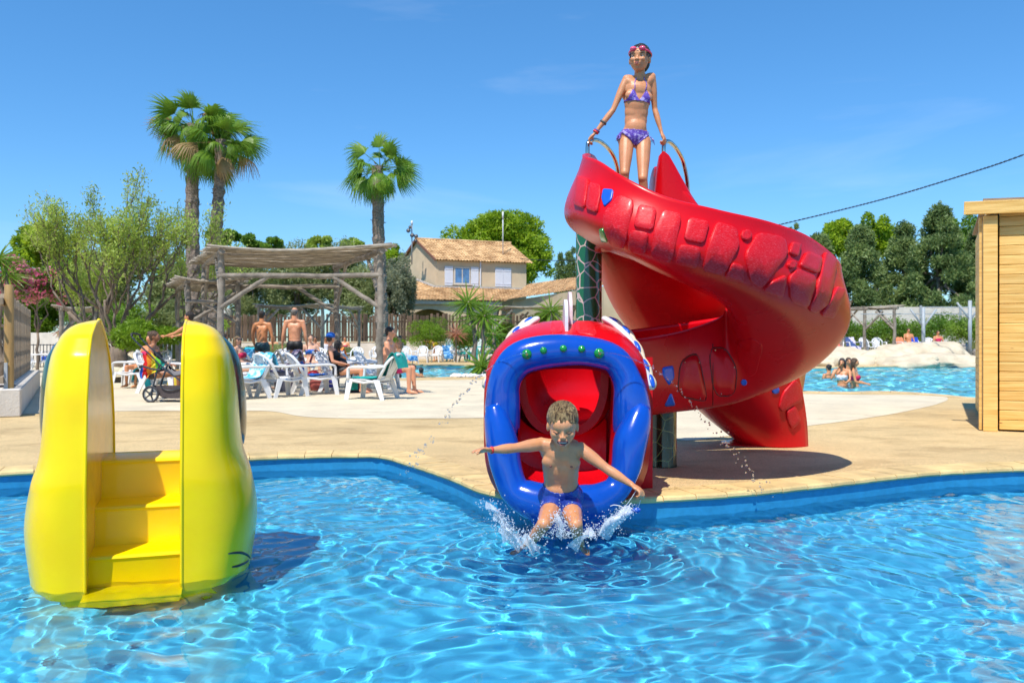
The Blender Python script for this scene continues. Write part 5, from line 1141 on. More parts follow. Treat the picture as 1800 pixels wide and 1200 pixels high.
def pergola(FL, FR_, dv, zt, r, label, reeds=True, braces=True, beams=True, over=.22, zlow=.42):
    """FL, FR: front post feet; dv: vector front->back."""
    FL = Vector(FL); FR_ = Vector(FR_); dv = Vector(dv); t = empty('pergola', (FL+FR_+dv)/2, 0, label, 'pergola'); Z = Vector((0, 0, zt-DK)); k = 0; side = (FR_-FL).normalized(); bk = dv.normalized()
    for p in (FL, FR_, FL+dv, FR_+dv): log(t, p-Vector((0, 0, .03)), p+Z, r, 'post', k); k += 1
    zl = Vector((0, 0, -zlow))
    for a, b in ((FL, FR_), (FL+dv, FR_+dv)):
        if beams: log(t, a+Z+zl-side*.05, b+Z+zl+side*.05, r*.85, 'beam', k+5); k += 1
    for a in (FL, FR_): log(t, a+Z-bk*.2+Vector((0, 0, r*.6)), a+dv+Z+bk*.2+Vector((0, 0, r*.6)), r*.95, 'beam', k+9); k += 1
    if braces:
        for a, s_ in ((FL, 1), (FR_, -1), (FL+dv, 1), (FR_+dv, -1)): log(t, a+Z*.62, a+Z+zl+side*s_*1.0*(zt/3.1), r*.72, 'brace', k+13, .008); k += 1
        for a, s_ in ((FL, 1), (FR_, 1), (FL+dv, -1), (FR_+dv, -1)): log(t, a+Z*.68, a+Z+bk*s_*.9, r*.6, 'brace', k+17, .008); k += 1
    if reeds:
        mb = MB(); q = random.Random(k); n = int(dv.length/.062)
        for i in range(-4, n+5):
            f = i/n; o = Z+Vector((0, 0, r*1.9+q.uniform(-.012, .02))); a = FL+dv*f+o-side*(over+q.uniform(-.05, .12)); b = FR_+dv*f+o+side*(over+q.uniform(-.05, .12))
            pts = [a+(b-a)*j/6+Vector((0, q.uniform(-.012, .012), -.05*math.sin(PI*j/6)+q.uniform(-.01, .01)-.03*math.sin(5*f+j*.8))) for j in range(7)]
            mb.tube(pts, [q.uniform(.012, .024)]*7, 5)
        o = mb.build('reed_roof', m_reed, None, True); reroot(t, o); o['kind'] = 'stuff'
    return t
fl = G(388, 697); fr = G(668, 697); pergola(fl, fr, (-1.5, 3.3, 0), 2.86, .062, 'weathered log pergola with reed roof shading the loungers, nearest one')
pergola(Vector((P(330, 0, 19).x, 19, DK)), Vector((P(418, 0, 19.4).x, 19.4, DK)), (-1.6, 3.5, 0), 2.5, .055, 'second log pergola behind the left end of the reed roofed one', True)
pergola(Vector((P(455, 0, 36).x, 36, DK)), Vector((P(567, 0, 36).x, 36, DK)), (1.0, 3, 0), 2.62, .07, 'small distant pergola in front of the paling fence', True, zlow=.05, beams=False, over=.05)
pergola(Vector((P(868, 0, 40).x, 40, DK)), Vector((P(1003, 0, 40).x, 40, DK)), (.8, 3, 0), 2.72, .08, 'distant pergola behind the yucca', True, zlow=.05, beams=False)
pergola(Vector((P(107, 0, 27).x, 27, DK)), Vector((P(165, 0, 28).x, 28, DK)), (-1.2, 3, 0), 2.2, .065, 'low timber pergola beyond the slatted fence', True, zlow=.1, beams=False)
pergola(Vector((P(1520, 0, 42).x, 42, DK)), Vector((P(1572, 0, 41).x, 41, DK)), (-1.6, 2.4, 0), 2.75, .075, 'grey timber pergola beyond the right pool', True, zlow=.1, beams=False)
m_galv = M('galvanised_post', (.33, .36, .38), .5, .1, 8)
for u, vt, lab in ((1623, 540, 'left steel Y post beyond the right pool'), (1705, 528, 'right steel Y post near the cabin')):
    p = Vector((P(u, 0, 41).x, 41, DK)); t = empty('y_post', p, 0, lab, 'post', 'steel Y posts'); tz = P(u, vt, 41).z-DK
    mb = MB(); mb.tube([(0, 0, 0), (0, 0, tz)], .085, 10); mb.build('post', m_galv, t, True)
    for s_ in (-1, 1): mb = MB(); mb.tube([(0, 0, tz-.95), (s_*.62, 0, tz-.1)], .05, 8); mb.build('arm', m_galv, t, True)
    mb = MB(); mb.tube([(-3.0 if u < 1650 else -2.3, 0, tz-.32), (2.3, 0, tz-.32)], .025, 6); mb.build('wire', m_galv, t, True)
# paling fence on its retaining wall
ft = empty('paling_fence', (-8, 50, 1.1), 0, 'tall brown paling fence with uneven tops behind the chairs', 'fence'); q = random.Random(2); u = 300; x = P(335, 0, 50).x; i = 0
pm = {}
while x < P(1022, 0, 50).x:
    h = q.choice((1.72, 1.72, 1.62, 1.58, 1.70)); w = q.choice((.13, .15, .15, .17)); key = (h, w)
    if key not in pm: mb = MB(); mb.box((0, 0, h/2), (w, .03, h), bev=.008); pm[key] = mb.mesh('paling', m_plank)
    o = put('paling', pm[key], ft); o.location = (x+8, q.uniform(-.012, .012), q.uniform(-.03, .03)); o.rotation_euler = (0, q.uniform(-.012, .012), 0); x += w+q.choice((.015, .02, .03, .06)); i += 1
for z in (.35, 1.25): mb = MB(); mb.box((-2.5, .05, z), (24.0, .05, .09)); mb.build('rail', m_plank, ft)
rw = empty('retaining_wall', (-2, 49.9, DK), 0, 'low pale retaining wall under the paling fence', 'wall'); mb = MB(); mb.box((0, 0, .5), (34, .3, 1.0), bev=.02); mb.build('wall', m_wallw, rw); mb = MB(); mb.box((0, 0, 1.02), (34.1, .36, .05), bev=.01); mb.build('coping', m_conc, rw)
pl = empty('planter', (P(530, 0, 34).x, 34, DK), 0, 'low cream planter wall beyond the standing men', 'planter'); mb = MB(); mb.box((.4, 0, .24), (2.4, .5, .48), bev=.03); mb.build('planter_wall', m_conc, pl); mb = MB(); mb.box((.4, -.02, .50), (2.5, .56, .05), bev=.01); mb.build('coping', m_cope2, pl)
# tiled roofs
def roof(t, a, b, c, d, name, n, rowsn=16, amp=.055):
    """a-b eave, d-c ridge; n pantile columns; each course steps down a little."""
    a, b, c, d = map(Vector, (a, b, c, d)); nr = (b-a).cross(d-a).normalized(); rows = []; q = random.Random(n)
    if nr.z < 0: nr = -nr
    for j in range(rowsn):
        for f in (j/rowsn, (j+.97)/rowsn):
            row = []; lift = .045*(1-(f*rowsn-j)) 
            for i in range(n*4+1):
                g = i/(n*4); p0 = a+(b-a)*g; p1 = d+(c-d)*g; row.append(p0+(p1-p0)*f+nr*(amp*abs(math.sin(PI*g*n))**.8+lift+.012*math.sin(j*12.9+int(g*n)*78.2)))
            rows.append(row)
    mb = MB(); mb.grid(rows); o = reroot(t, mb.build(name, m_tile, None, False)); o['kind'] = 'stuff'; return o
hs_ = empty('tiled_house', (-4, 62, 1.15), 0, 'ochre two storey house with terracotta roofs and white shutters behind the fence', 'house')
def hp(o): return reroot(hs_, o)
A = Vector((-5.3, 60.0, 0)); W = Vector((6.35, 2.6, 0)); Gd = Vector((-3.3, 5.6, 0)); eave = 6.92; ridge = 8.62; up = Vector((0, 0, 1))
fx = W.normalized(); fn = Vector((fx.y, -fx.x, 0))
mb = MB(); pA = [A, A+W, A+W+Gd, A+Gd]; mb.prism(pA, 1.0, eave); m1 = A+Gd/2; m2 = A+W+Gd/2
mb.add([A+up*eave, A+Gd+up*eave, m1+up*ridge], [(0, 2, 1)]); mb.add([A+W+up*eave, A+W+Gd+up*eave, m2+up*ridge], [(0, 1, 2)]); hp(mb.build('wall', m_render))
ov = .28; gd = Gd.normalized()
roof(hs_, A-fx*.15+fn*ov+up*(eave-.05), A+W+fx*.5+fn*ov+up*(eave-.05), m2+fx*.5+up*(ridge+.06), m1-fx*.15+up*(ridge+.06), 'roof_tiles', 34, 12)
roof(hs_, A+Gd-fx*.15-fn*ov+up*(eave-.05), A+W+Gd+fx*.5-fn*ov+up*(eave-.05), m2+fx*.5+up*(ridge+.05), m1-fx*.15+up*(ridge+.05), 'roof_tiles', 20, 8)
mb = MB()
for a_, b_ in ((A-fx*.17+fn*.25+up*(eave-.02), m1-fx*.17+up*(ridge+.05)), (A+Gd-fx*.17-fn*.25+up*(eave-.02), m1-fx*.17+up*(ridge+.05))): mb2 = MB(); mb2.bar(a_, b_, .08, .16); hp(mb2.build('barge_board', M('dark_red_board', (.22, .09, .05), .7)))
mb2 = MB(); mb2.tube([m1-fx*.2+up*(ridge+.12), m2+fx*.55+up*(ridge+.12)], .10, 8); hp(mb2.build('ridge_tiles', m_tile))
def onwall(f, z, off=.0): return A+W*f+fn*off+up*z
def shutter(f0, f1, z0, z1, name='shutter', off=.04):
    o_ = None
    c_ = (onwall(f0, z0)+onwall(f1, z1))/2+fn*off; w = (W*(f1-f0)).length; rot = Matrix.Rotation(math.atan2(fx.y, fx.x), 3, 'Z'); mb = MB(); mb.box(c_, (w, .05, z1-z0), rot=rot, bev=.008); o_ = hp(mb.build(name, m_shut))
    for zz in (z0+.2, z1-.2): mb = MB(); mb.box((c_.x+fn.x*.035, c_.y+fn.y*.035, zz), (w*.92, .02, .06), rot=rot); b2 = mb.build('hinge_bar', m_shut); b2.parent = o_
    return o_
shutter(.085, .175, 5.15, 6.5); shutter(.37, .455, 5.15, 6.5); shutter(.64, .73, 5.15, 6.5, off=.05); shutter(.732, .822, 5.15, 6.5, off=.05)
rot = Matrix.Rotation(math.atan2(fx.y, fx.x), 3, 'Z')
wc = (onwall(.19, 5.28)+onwall(.36, 6.45))/2; mb = MB(); mb.box(wc+fn*.0, (1.22, .10, 1.2), rot=rot); wf = hp(mb.build('window', m_frame))
for s_ in (-1, 1): mb = MB(); mb.box(wc+fx*s_*.28+fn*.055, (.48, .01, 1.02), rot=rot); o = mb.build('pane', M('bluish_glass', (.10, .22, .42), .12, .3, 2)); o.parent = wf
mb = MB(); mb.box(wc+fn*.08-up*.64, (1.5, .16, .07), rot=rot); o = mb.build('sill', m_frame); o.parent = wf
mb = MB(); mb.tube([onwall(.475, 5.0, .06), onwall(.475, eave, .06)], .05, 8); hp(mb.build('downpipe', m_shut))
# lower front wing
L0 = P(700, 527, 56.5); L1 = P(887, 527, 56.5+2.2); zl = 3.93; L0.z = zl; L1.z = zl
roof(hs_, L0, L1, onwall(1.04, 4.98, .05), onwall(-.01, 4.98, .05), 'roof_tiles', 34, 11)
roof(hs_, P(690, 528, 57), L0+Vector((.4, .1, .02)), A+Vector((-.1, .1, 4.98)), P(697, 480, 64), 'roof_tiles', 12, 11)
mb = MB(); mb.bar(onwall(-.02, 5.03, .1), onwall(1.05, 5.03, .1), .12, .12); hp(mb.build('flashing', m_flash)); mb = MB(); mb.bar(A+Vector((-.1, -.1, 5.02)), P(697, 479, 64)+Vector((0, 0, .1)), .14, .1); hp(mb.build('flashing', m_flash))
mb = MB(); base0 = Vector((L0.x+.3, L0.y+.35, 0)); base1 = Vector((L1.x-.2, L1.y+.35, 0)); xw = base1-base0
seg_ = []; n = 26
for i in range(n+1):
    f = i/n; z = 1.0
    if .06 < f < .46: g = (f-.06)/.40; z = 2.75+.62*math.sin(PI*g)**.6
    seg_.append((base0+xw*f, z))
vs = [p+up*z for p, z in seg_]+[p+up*(zl-.04) for p, z in seg_]; hp(put('wall', new_mesh('wall', vs, [(i, i+1, n+2+i, n+1+i) for i in range(n)], m_render)))
mb = MB(); mb.bar(base0+up*(zl-.12)-Vector((0, .12, 0)), base1+up*(zl-.12)-Vector((0, .12, 0)), .1, .22); hp(mb.build('fascia', m_frame))
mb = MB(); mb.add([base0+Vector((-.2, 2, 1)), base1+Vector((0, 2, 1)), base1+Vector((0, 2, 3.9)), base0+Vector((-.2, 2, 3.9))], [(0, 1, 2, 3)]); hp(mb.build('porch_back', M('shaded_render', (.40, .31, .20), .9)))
mb = MB(); mb.tube([base1+Vector((-.1, -.1, 1)), base1+Vector((-.1, -.1, 3.9))], .12, 8); hp(mb.build('corner_pier', m_render))
# roof mast with floodlights on the gable
ms = empty('floodlight_mast', P(724, 455, 60.5), 0, 'short mast with floodlights and camera fixed to the house gable', 'lamp'); b = ms.location; mb = MB(); mb.tube([(0, 0, -.4), (0, 0, 2.45)], .045, 8); mb.build('mast', m_galv, ms, True)
m_blk = M('black_metal', (.03, .03, .035), .4)
for dx, dz, r_ in ((-.22, 1.95, .16), (.05, 1.62, .16), (.32, 1.55, .15), (.30, 1.25, .13), (-.1, 2.2, .12)): mb = MB(); mb.lathe([(.05, -.12), (r_, .10), (r_*.9, .12), (.01, .12)], (dx, -.1, dz), 14, rot=Matrix.Rotation(PI/2.4, 3, 'X')); mb.build('floodlight', m_blk, ms, True)
mb = MB(); mb.tube([(0, 0, 2.4), (0, 0, 2.7)], .07, 8); mb.build('siren_cap', m_shut, ms, True)
an = empty('antenna_pole', P(884, 427, 63), 0, 'thin white antenna pole rising above the house roof', 'antenna'); mb = MB(); mb.tube([(0, 0, -.8), (0, 0, 2.3)], .035, 8); mb.build('pole', m_shut, an, True); mb = MB(); mb.tube([(0, 0, 1.75), (0, 0, 2.3)], .06, 8); mb.build('tip', m_shut, an, True)
# long single storey building at the right of the house
gb_ = empty('garage_building', (3, 46, DK), 0, 'long low ochre outbuilding with tiled roof and timber door behind the slide', 'building')
def gq(o): return reroot(gb_, o)
a_ = P(893, 525, 56); b_ = P(1082, 498, 41); a_.z = b_.z = 3.9; c_ = P(1012, 485, 52); c_.z = 5.2; c_ = Vector((6.0, 50, 5.25)); d_ = Vector((1.2, 61, 5.25))
roof(gb_, a_, b_, c_, d_, 'roof_tiles', 52, 11)
w0 = Vector((a_.x+.3, a_.y+.3, 0)); w1 = P(1062, 0, 41.6); w1.z = 0; w2 = Vector((P(1150, 0, 38.2).x, 38.2, 0)); w3 = w2+Vector((4, 5, 0))
mb = MB(); mb.add([w0+up*DK, w1+up*DK, w1+up*3.88, w0+up*3.88], [(0, 1, 2, 3)]); mb.add([w1+up*DK, w2+up*DK, w3+up*DK, w1+up*3.95, w2+up*3.95, w3+up*3.95], [(0, 1, 4, 3), (1, 2, 5, 4)]); gq(mb.build('wall', M('pale_ochre_render', (.56, .45, .29), .9, .08, .8, bump=.3, bscale=50)))
dd = (w2-w1).normalized(); dn = Vector((dd.y, -dd.x, 0)); rot = Matrix.Rotation(math.atan2(dd.y, dd.x), 3, 'Z')
for k in range(9): mb = MB(); mb.box(w1+dd*(.42+k*.098)+dn*.04+up*1.05, (.09, .04, 1.85), rot=rot, bev=.006); gq(mb.build('door_board', M('old_door_wood', (.36, .26, .15), .8, .3, 6, stretch=(3, 3, .4), rand=.2)))
mb = MB(); mb.box(w1+dd*1.42+dn*.02+up*1.05, (.2, .04, 1.9), rot=rot); gq(mb.build('door_gap', m_dark)); mb = MB(); mb.box(w1+dd*1.62+dn*.05+up*1.25, (.14, .05, .18), rot=rot, bev=.01); gq(mb.build('call_box', M('red_box', (.6, .04, .03), .5)))
mb = MB(); mb.box(w1+dd*.85+dn*.08+up*1.2, (.16, .02, .2), rot=rot); gq(mb.build('notice', m_shut))
# white wall beyond the right pool
ww = empty('boundary_wall', (22, 54, DK), 0, 'long whitewashed wall beyond the hedge and right pool', 'wall'); z1 = P(0, 541, 54).z-DK
for k in range(9): mb = MB(); mb.box((-5+k*2.5, 0, z1/2+.05*(k % 2)), (2.49, .2, z1), bev=.01); mb.build('wall_panel', m_wallw, ww)
for k in range(9): mb = MB(); mb.box((-6.2+k*2.5, -.14, z1/2), (.14, .06, z1+.3)); mb.build('wall_post', m_galv, ww)
# ---------------------------------------------------------------- wooden cabin at the right edge
cb = empty('wooden_cabin', (5.52, 10.0, DK), 0, 'new pine board cabin with overhanging roof edge at the right of the pool', 'cabin')
ang = math.atan2(-.50, 1); cb.rotation_euler = (0, 0, ang)
mb = MB(); mb.box((.075, .06, 1.26), (.15, .14, 2.52), bev=.006); mb.build('corner_post', m_pine, cb)
mb = MB(); mb.box((-.025, .12, 1.26), (.03, .16, 2.50), bev=.004); mb.build('corner_trim', m_pine, cb)
ph = .113
for k in range(23):
    mb = MB(); mb.box((1.72, .085, .02+ph*(k+.5)), (3.1, .035, ph-.004), bev=.006); o = mb.build('plank', m_pine, cb)
    mb = MB(); mb.box((.06, 1.9, .02+ph*(k+.5)), (.035, 3.4, ph-.004), bev=.006); mb.build('plank', m_pine, cb)
mb = MB(); mb.box((1.7, 1.8, 1.25), (3.0, 3.2, 2.45)); mb.build('cabin_core', m_dark, cb)
mb = MB(); mb.bar((-.20, -.06, 2.615), (3.6, -.06, 2.50), .035, .15, bev=.004); mb.build('fascia', m_pine, cb); mb = MB(); mb.bar((.0, 1.75, 2.70), (3.6, 1.75, 2.58), 3.6, .03); mb.build('roof', M('cabin_roof_felt', (.30, .20, .12), .8), cb)
# ---------------------------------------------------------------- slatted fence on low wall, left
lw = empty('low_wall', (-6.85, 11.9, DK), 0, 'low whitewashed wall carrying the slatted timber fence at the left edge', 'wall'); d1 = Vector((-4.1, 7.9, 0)); L1_ = d1.length; d1n = d1.normalized(); nrm = Vector((d1n.y, -d1n.x, 0))
ra = math.atan2(d1n.y, d1n.x); rot = Matrix.Rotation(ra, 3, 'Z')
mb = MB(); mb.box(d1/2-nrm*.2+up*.195, (L1_, .4, .39), rot=rot, bev=.015); mb.build('wall', m_wallw, lw); mb = MB(); mb.box(Vector((-2.4, .2, .185)), (4.2, .4, .37), bev=.015); mb.build('wall', m_wallw, lw)
mb = MB(); mb.box((-2.5, .5, .39), (4.0, .5, .04), bev=.01); mb.build('gravel_top', M('dark_gravel', (.12, .09, .07), .9, .4, 30, bump=2, bscale=60), lw)
sf = empty('slatted_fence', (-6.85, 11.9, DK+.39), 0, 'greyed timber fence of tall slats on the low white wall', 'fence'); sl = None
mbp = MB(); mbp.lathe([(.058, 0), (.06, .02), (.06, 1.44), (.05, 1.46)], (0, 0, 0), 16); o = mbp.build('post', m_post, sf, True); o.location = (-.25, .15, 0); auto_smooth(o, 50)
mb = MB(); mb.box((-.25, .07, .18), (.05, .02, .36), bev=.004); mb.build('bracket', m_galv, sf)
k = 0; s = .35
while s < L1_-.1:
    h = 1.36-.02*(k % 3); mb = MB(); mb.box((0, 0, h/2+.02), (.10, .045, h), rot=rot, bev=.006); o = mb.build('slat', m_oldw, sf); o.location = d1n*s-nrm*.2; s += .62 if k % 2 == 0 else .46; k += 1
for z in (.12, 1.22): mb = MB(); mb.bar(d1n*.1-nrm*.24+up*z, d1-nrm*.24+up*z, .05, .10, bev=.005); mb.build('rail', m_oldw, sf)
for z in (.35, .62, .89): mb = MB(); mb.bar(d1n*.1-nrm*.27+up*z, d1-nrm*.27+up*z, .02, .04); mb.build('rail', m_oldw, sf)
mb = MB(); mb.bar((-.3, .15, 1.27), (-2.4, .15, 1.27), .05, .12, bev=.005); mb.build('rail', m_oldw, sf)
for k in range(4): mb = MB(); mb.box((-.62-k*.34, .15, .7), (.10, .04, 1.34), bev=.005); mb.build('slat', m_oldw, sf)
# black railing and pale wall further left
rl = empty('black_railing', (P(112, 0, 33).x, 33, DK), 0, 'black metal railing behind the low timber pergola', 'railing')
for k in range(26): mb = MB(); mb.bar((-2.6+k*.13, 0, .05), (-2.6+k*.13, 0, .95), .022, .022); mb.build('bar', m_blk, rl)
for z in (.08, .92): mb = MB(); mb.bar((-2.65, 0, z), (.7, 0, z), .035, .035); mb.build('rail', m_blk, rl)
mb = MB(); mb.bar((.7, 0, 0), (.7, 0, 1.05), .07, .07); mb.build('post', m_blk, rl)
lw2 = empty('far_low_wall', (P(120, 0, 44).x, 44, DK), 0, 'pale strip of wall beyond the black railing', 'wall'); mb = MB(); mb.box((-1, 0, .75), (8, .25, 1.5), bev=.02); mb.build('wall', m_wallw, lw2)
rl2 = empty('metal_railing', (P(312, 0, 24).x, 24, DK), 0, 'thin metal railing between the lime bush and palm trunks', 'railing')
for k in range(14): mb = MB(); mb.bar((-1.0+k*.12, 0, .05), (-1.0+k*.12, 0, 1.3), .016, .016); mb.build('bar', m_galv, rl2)
mb = MB(); mb.bar((-1.1, 0, 1.3), (.7, 0, 1.3), .03, .03); mb.build('rail', m_galv, rl2)
# van and covered vehicle
vn = empty('white_van', (P(338, 0, 55).x, 55, 1.15), 0, 'white van parked behind the lime green bush', 'van'); z0 = .35
prof = [(-1.9, .1), (-1.95, .75), (-1.75, .98), (-1.25, 1.12), (-.62, 1.72), (-.3, 1.84), (2.3, 1.88), (2.45, 1.7), (2.5, .2), (2.4, .1)]
mb = MB(); cs = chaikin(prof, 1); rows = [[Vector((p[0], y, z0+p[1]*f+(1-f)*.6)) for p in cs] for y, f in ((-.92, .96), (-.98, .985), (-.99, 1), (.99, 1))]; mb.grid(rows, closed=True); mb.add(rows[0], [tuple(range(len(cs)))]); mb.build('body', M('white_car_paint', (.72, .73, .75), .3, .03, 3, coat=.6), vn, True)
mb = MB(); mb.add([(-1.12, -1.0, z0+1.14), (-.1, -1.0, z0+1.16), (-.1, -1.0, z0+1.66), (-.60, -1.0, z0+1.64)], [(0, 1, 2, 3)]); mb.build('side_window', m_glass, vn)
mb = MB(); mb.add([(-1.28, -.8, z0+1.14), (-1.28, .8, z0+1.14), (-.66, .75, z0+1.73), (-.66, -.75, z0+1.73)], [(0, 1, 2, 3)]); mb.build('windscreen', m_glass, vn)
for x in (-1.2, 1.6): mb = MB(); mb.lathe([(.05, -.1), (.33, -.1), (.34, 0), (.33, .1), (.05, .1)], (x, -.9, .34), 20, rot=Matrix.Rotation(PI/2, 3, 'X')); mb.build('wheel', m_blk, vn, True)
bv = empty('blue_vehicle', (P(412, 0, 58).x, 58, 1.15), 0, 'blue vehicle roof showing above the paling fence', 'vehicle'); mb = MB(); mb.box((0, 0, 1.0), (3.4, 1.6, 1.5), bev=.25); mb.build('body', M('pale_blue_paint', (.20, .36, .62), .35, coat=.5), bv); mb = MB(); mb.box((0, -.81, 1.45), (2.6, .02, .35)); mb.build('window', m_glass, bv)
tp = empty('blue_tarp', (P(125, 0, 30).x, 30, DK), 0, 'bright blue tarpaulin panel beyond the slatted fence', 'tarpaulin'); mb = MB(); mb.grid([[Vector((x, .03*math.sin(x*6+z*3), z)) for x in np.linspace(-.55, .5, 14)] for z in (.25, .6, .95)]); o = mb.build('sheet', M('blue_tarp', (.02, .09, .48), .5), tp, True)
# ---------------------------------------------------------------- rocks beyond the right pool
m_rock = M('cream_artificial_rock', (.60, .50, .35), .9, .2, 1.3, bump=1.2, bscale=6, detail=9); m_grock = M('grey_field_stone', (.30, .27, .23), .9, .3, 3, bump=1, bscale=8, rand=.2)
def rock(u, vt, w, h, d, seed, mat, name, label, cat='rock', group=None, par=None, depth=.8):
    bm = bmesh.new(); bmesh.ops.create_icosphere(bm, subdivisions=4, radius=1); q = random.Random(seed); off = Vector((q.uniform(-9, 9), q.uniform(-9, 9), 0))
    for v in bm.verts:
        n_ = v.co.normalized(); a = noise.noise(n_*.9+off); b2 = noise.noise(n_*2.2+off); cr = 1-abs(noise.noise(n_*1.7+off*2)); k = 1+.35*a+.14*b2-.12*max(0, cr-.85)*6
        v.co = Vector((n_.x*w/2*k, n_.y*w/2*depth*k, max(-.1, n_.z*h*k))); 
    me = bpy.data.meshes.new(name); bm.to_mesh(me); bm.free(); me.materials.append(mat); me.polygons.foreach_set('use_smooth', [True]*len(me.polygons))
    o = put(name, me, par); p = P(u, vt, d); o.location = (p.x, d, DK) if par is None else Vector((p.x, d, DK))-par.location; o.rotation_euler = (0, 0, q.uniform(-.4, .4))
    if par is None: tag(o, label, cat, group)
    return o
for k, (u, w, h, d, lab) in enumerate(((1440, 2.6, .62, 38.5, 'low cream rock beside the slide hull'), (1490, 3.6, .78, 39.5, 'broad cream rock left of the pool women'), (1550, 3.2, .62, 39, 'cream rock behind the pool women'), (1600, 3.2, 1.15, 40.5, 'tall grooved cream rock in the middle'), (1645, 3.4, 1.02, 40.8, 'sloping cream rock right of the tall one'),
        (1590, 3.4, .48, 38, 'flat cream ledge rock on the pool edge'), (1665, 3.4, .50, 38.6, 'low cream rock near the cabin'), (1712, 2.6, .45, 38.6, 'cream rock partly behind the cabin'), (1752, 3.0, .5, 38.4, 'cream rock hidden mostly by the cabin'), (1405, 2.6, .4, 37, 'low cream rock at the edge of the slide'), (1450, 1.2, .42, 36.6, 'small rounded rock on the pool rim'))):
    rock(u, 600, w, h, d, 30+k, m_rock, 'cream_rock', lab, 'rock', 'artificial rocks round the right pool')
q = random.Random(8); st = empty('dry_stone_border', (P(1690, 0, 42).x, 42, DK), 0, 'border of rounded grey stones at the hedge beside the cabin', 'stone border'); st['category'] = 'stone border'
for k in range(30): o = rock(1655+q.uniform(0, 82), 600, q.uniform(.35, .62), q.uniform(.2, .32), 42+q.uniform(-.2, .3), 60+k, m_grock, 'stone', None, None, None, st); o.location.z = q.choice((.05, .35, .6))+.1
mb = MB(); q = random.Random(4)
for k in range(130): mb.ball(Vector((P(q.uniform(797, 868), 0, 26).x, q.uniform(24.9, 26.2), DK+.03)), (q.uniform(.04, .09), q.uniform(.04, .09), q.uniform(.03, .06)), 7, 5)
tag(mb.build('white_pebbles', M('white_pebble', (.75, .73, .70), .7), None, True), 'bed of white pebbles round the low yucca', 'pebbles', kind='stuff')
# terracotta column behind the slide
tc = empty('terracotta_planter', (P(1402, 0, 17.8).x, 17.8, DK), 0, 'tall tapered terracotta planter between the slide and right pool', 'planter'); mb = MB(); mb.lathe([(.10, 0), (.11, .02), (.17, .42), (.20, .46), (.20, .50), (.16, .50), (.14, .40)], (0, 0, 0), 24); mb.build('pot', M('terracotta', (.55, .26, .11), .7, .15, 6), tc, True)
# overhead cables
m_cab = M('black_cable', (.03, .035, .04), .6)
for pts, r_, lab in (([P(1340, 402, 48), P(1450, 376, 44), P(1560, 348, 40), P(1680, 312, 36), P(1810, 268, 32.5), P(2100, 150, 27)], .036, 'twisted overhead cable rising to the right edge'), ([P(915, 455, 62), P(970, 458, 66), P(1020, 457, 70), P(1100, 450, 76), P(1345, 430, 90)], .035, 'thin overhead cable from the house to the slide column')):
    q_ = [Vector(p) for p in spline([tuple(p) for p in pts], 300 if r_ > .0355 else 40)]; mb = MB()
    if r_ > .0355:
        for s_ in (0, 1): mb.tube([p+Vector((0, .02*math.sin(k*.9+PI*s_), .022*math.cos(k*.9+PI*s_))) for k, p in enumerate(q_)], .018, 6)
    else: mb.tube(q_, .03, 5)
    tag(mb.build('overhead_cable', m_cab, None, True), lab, 'cable')
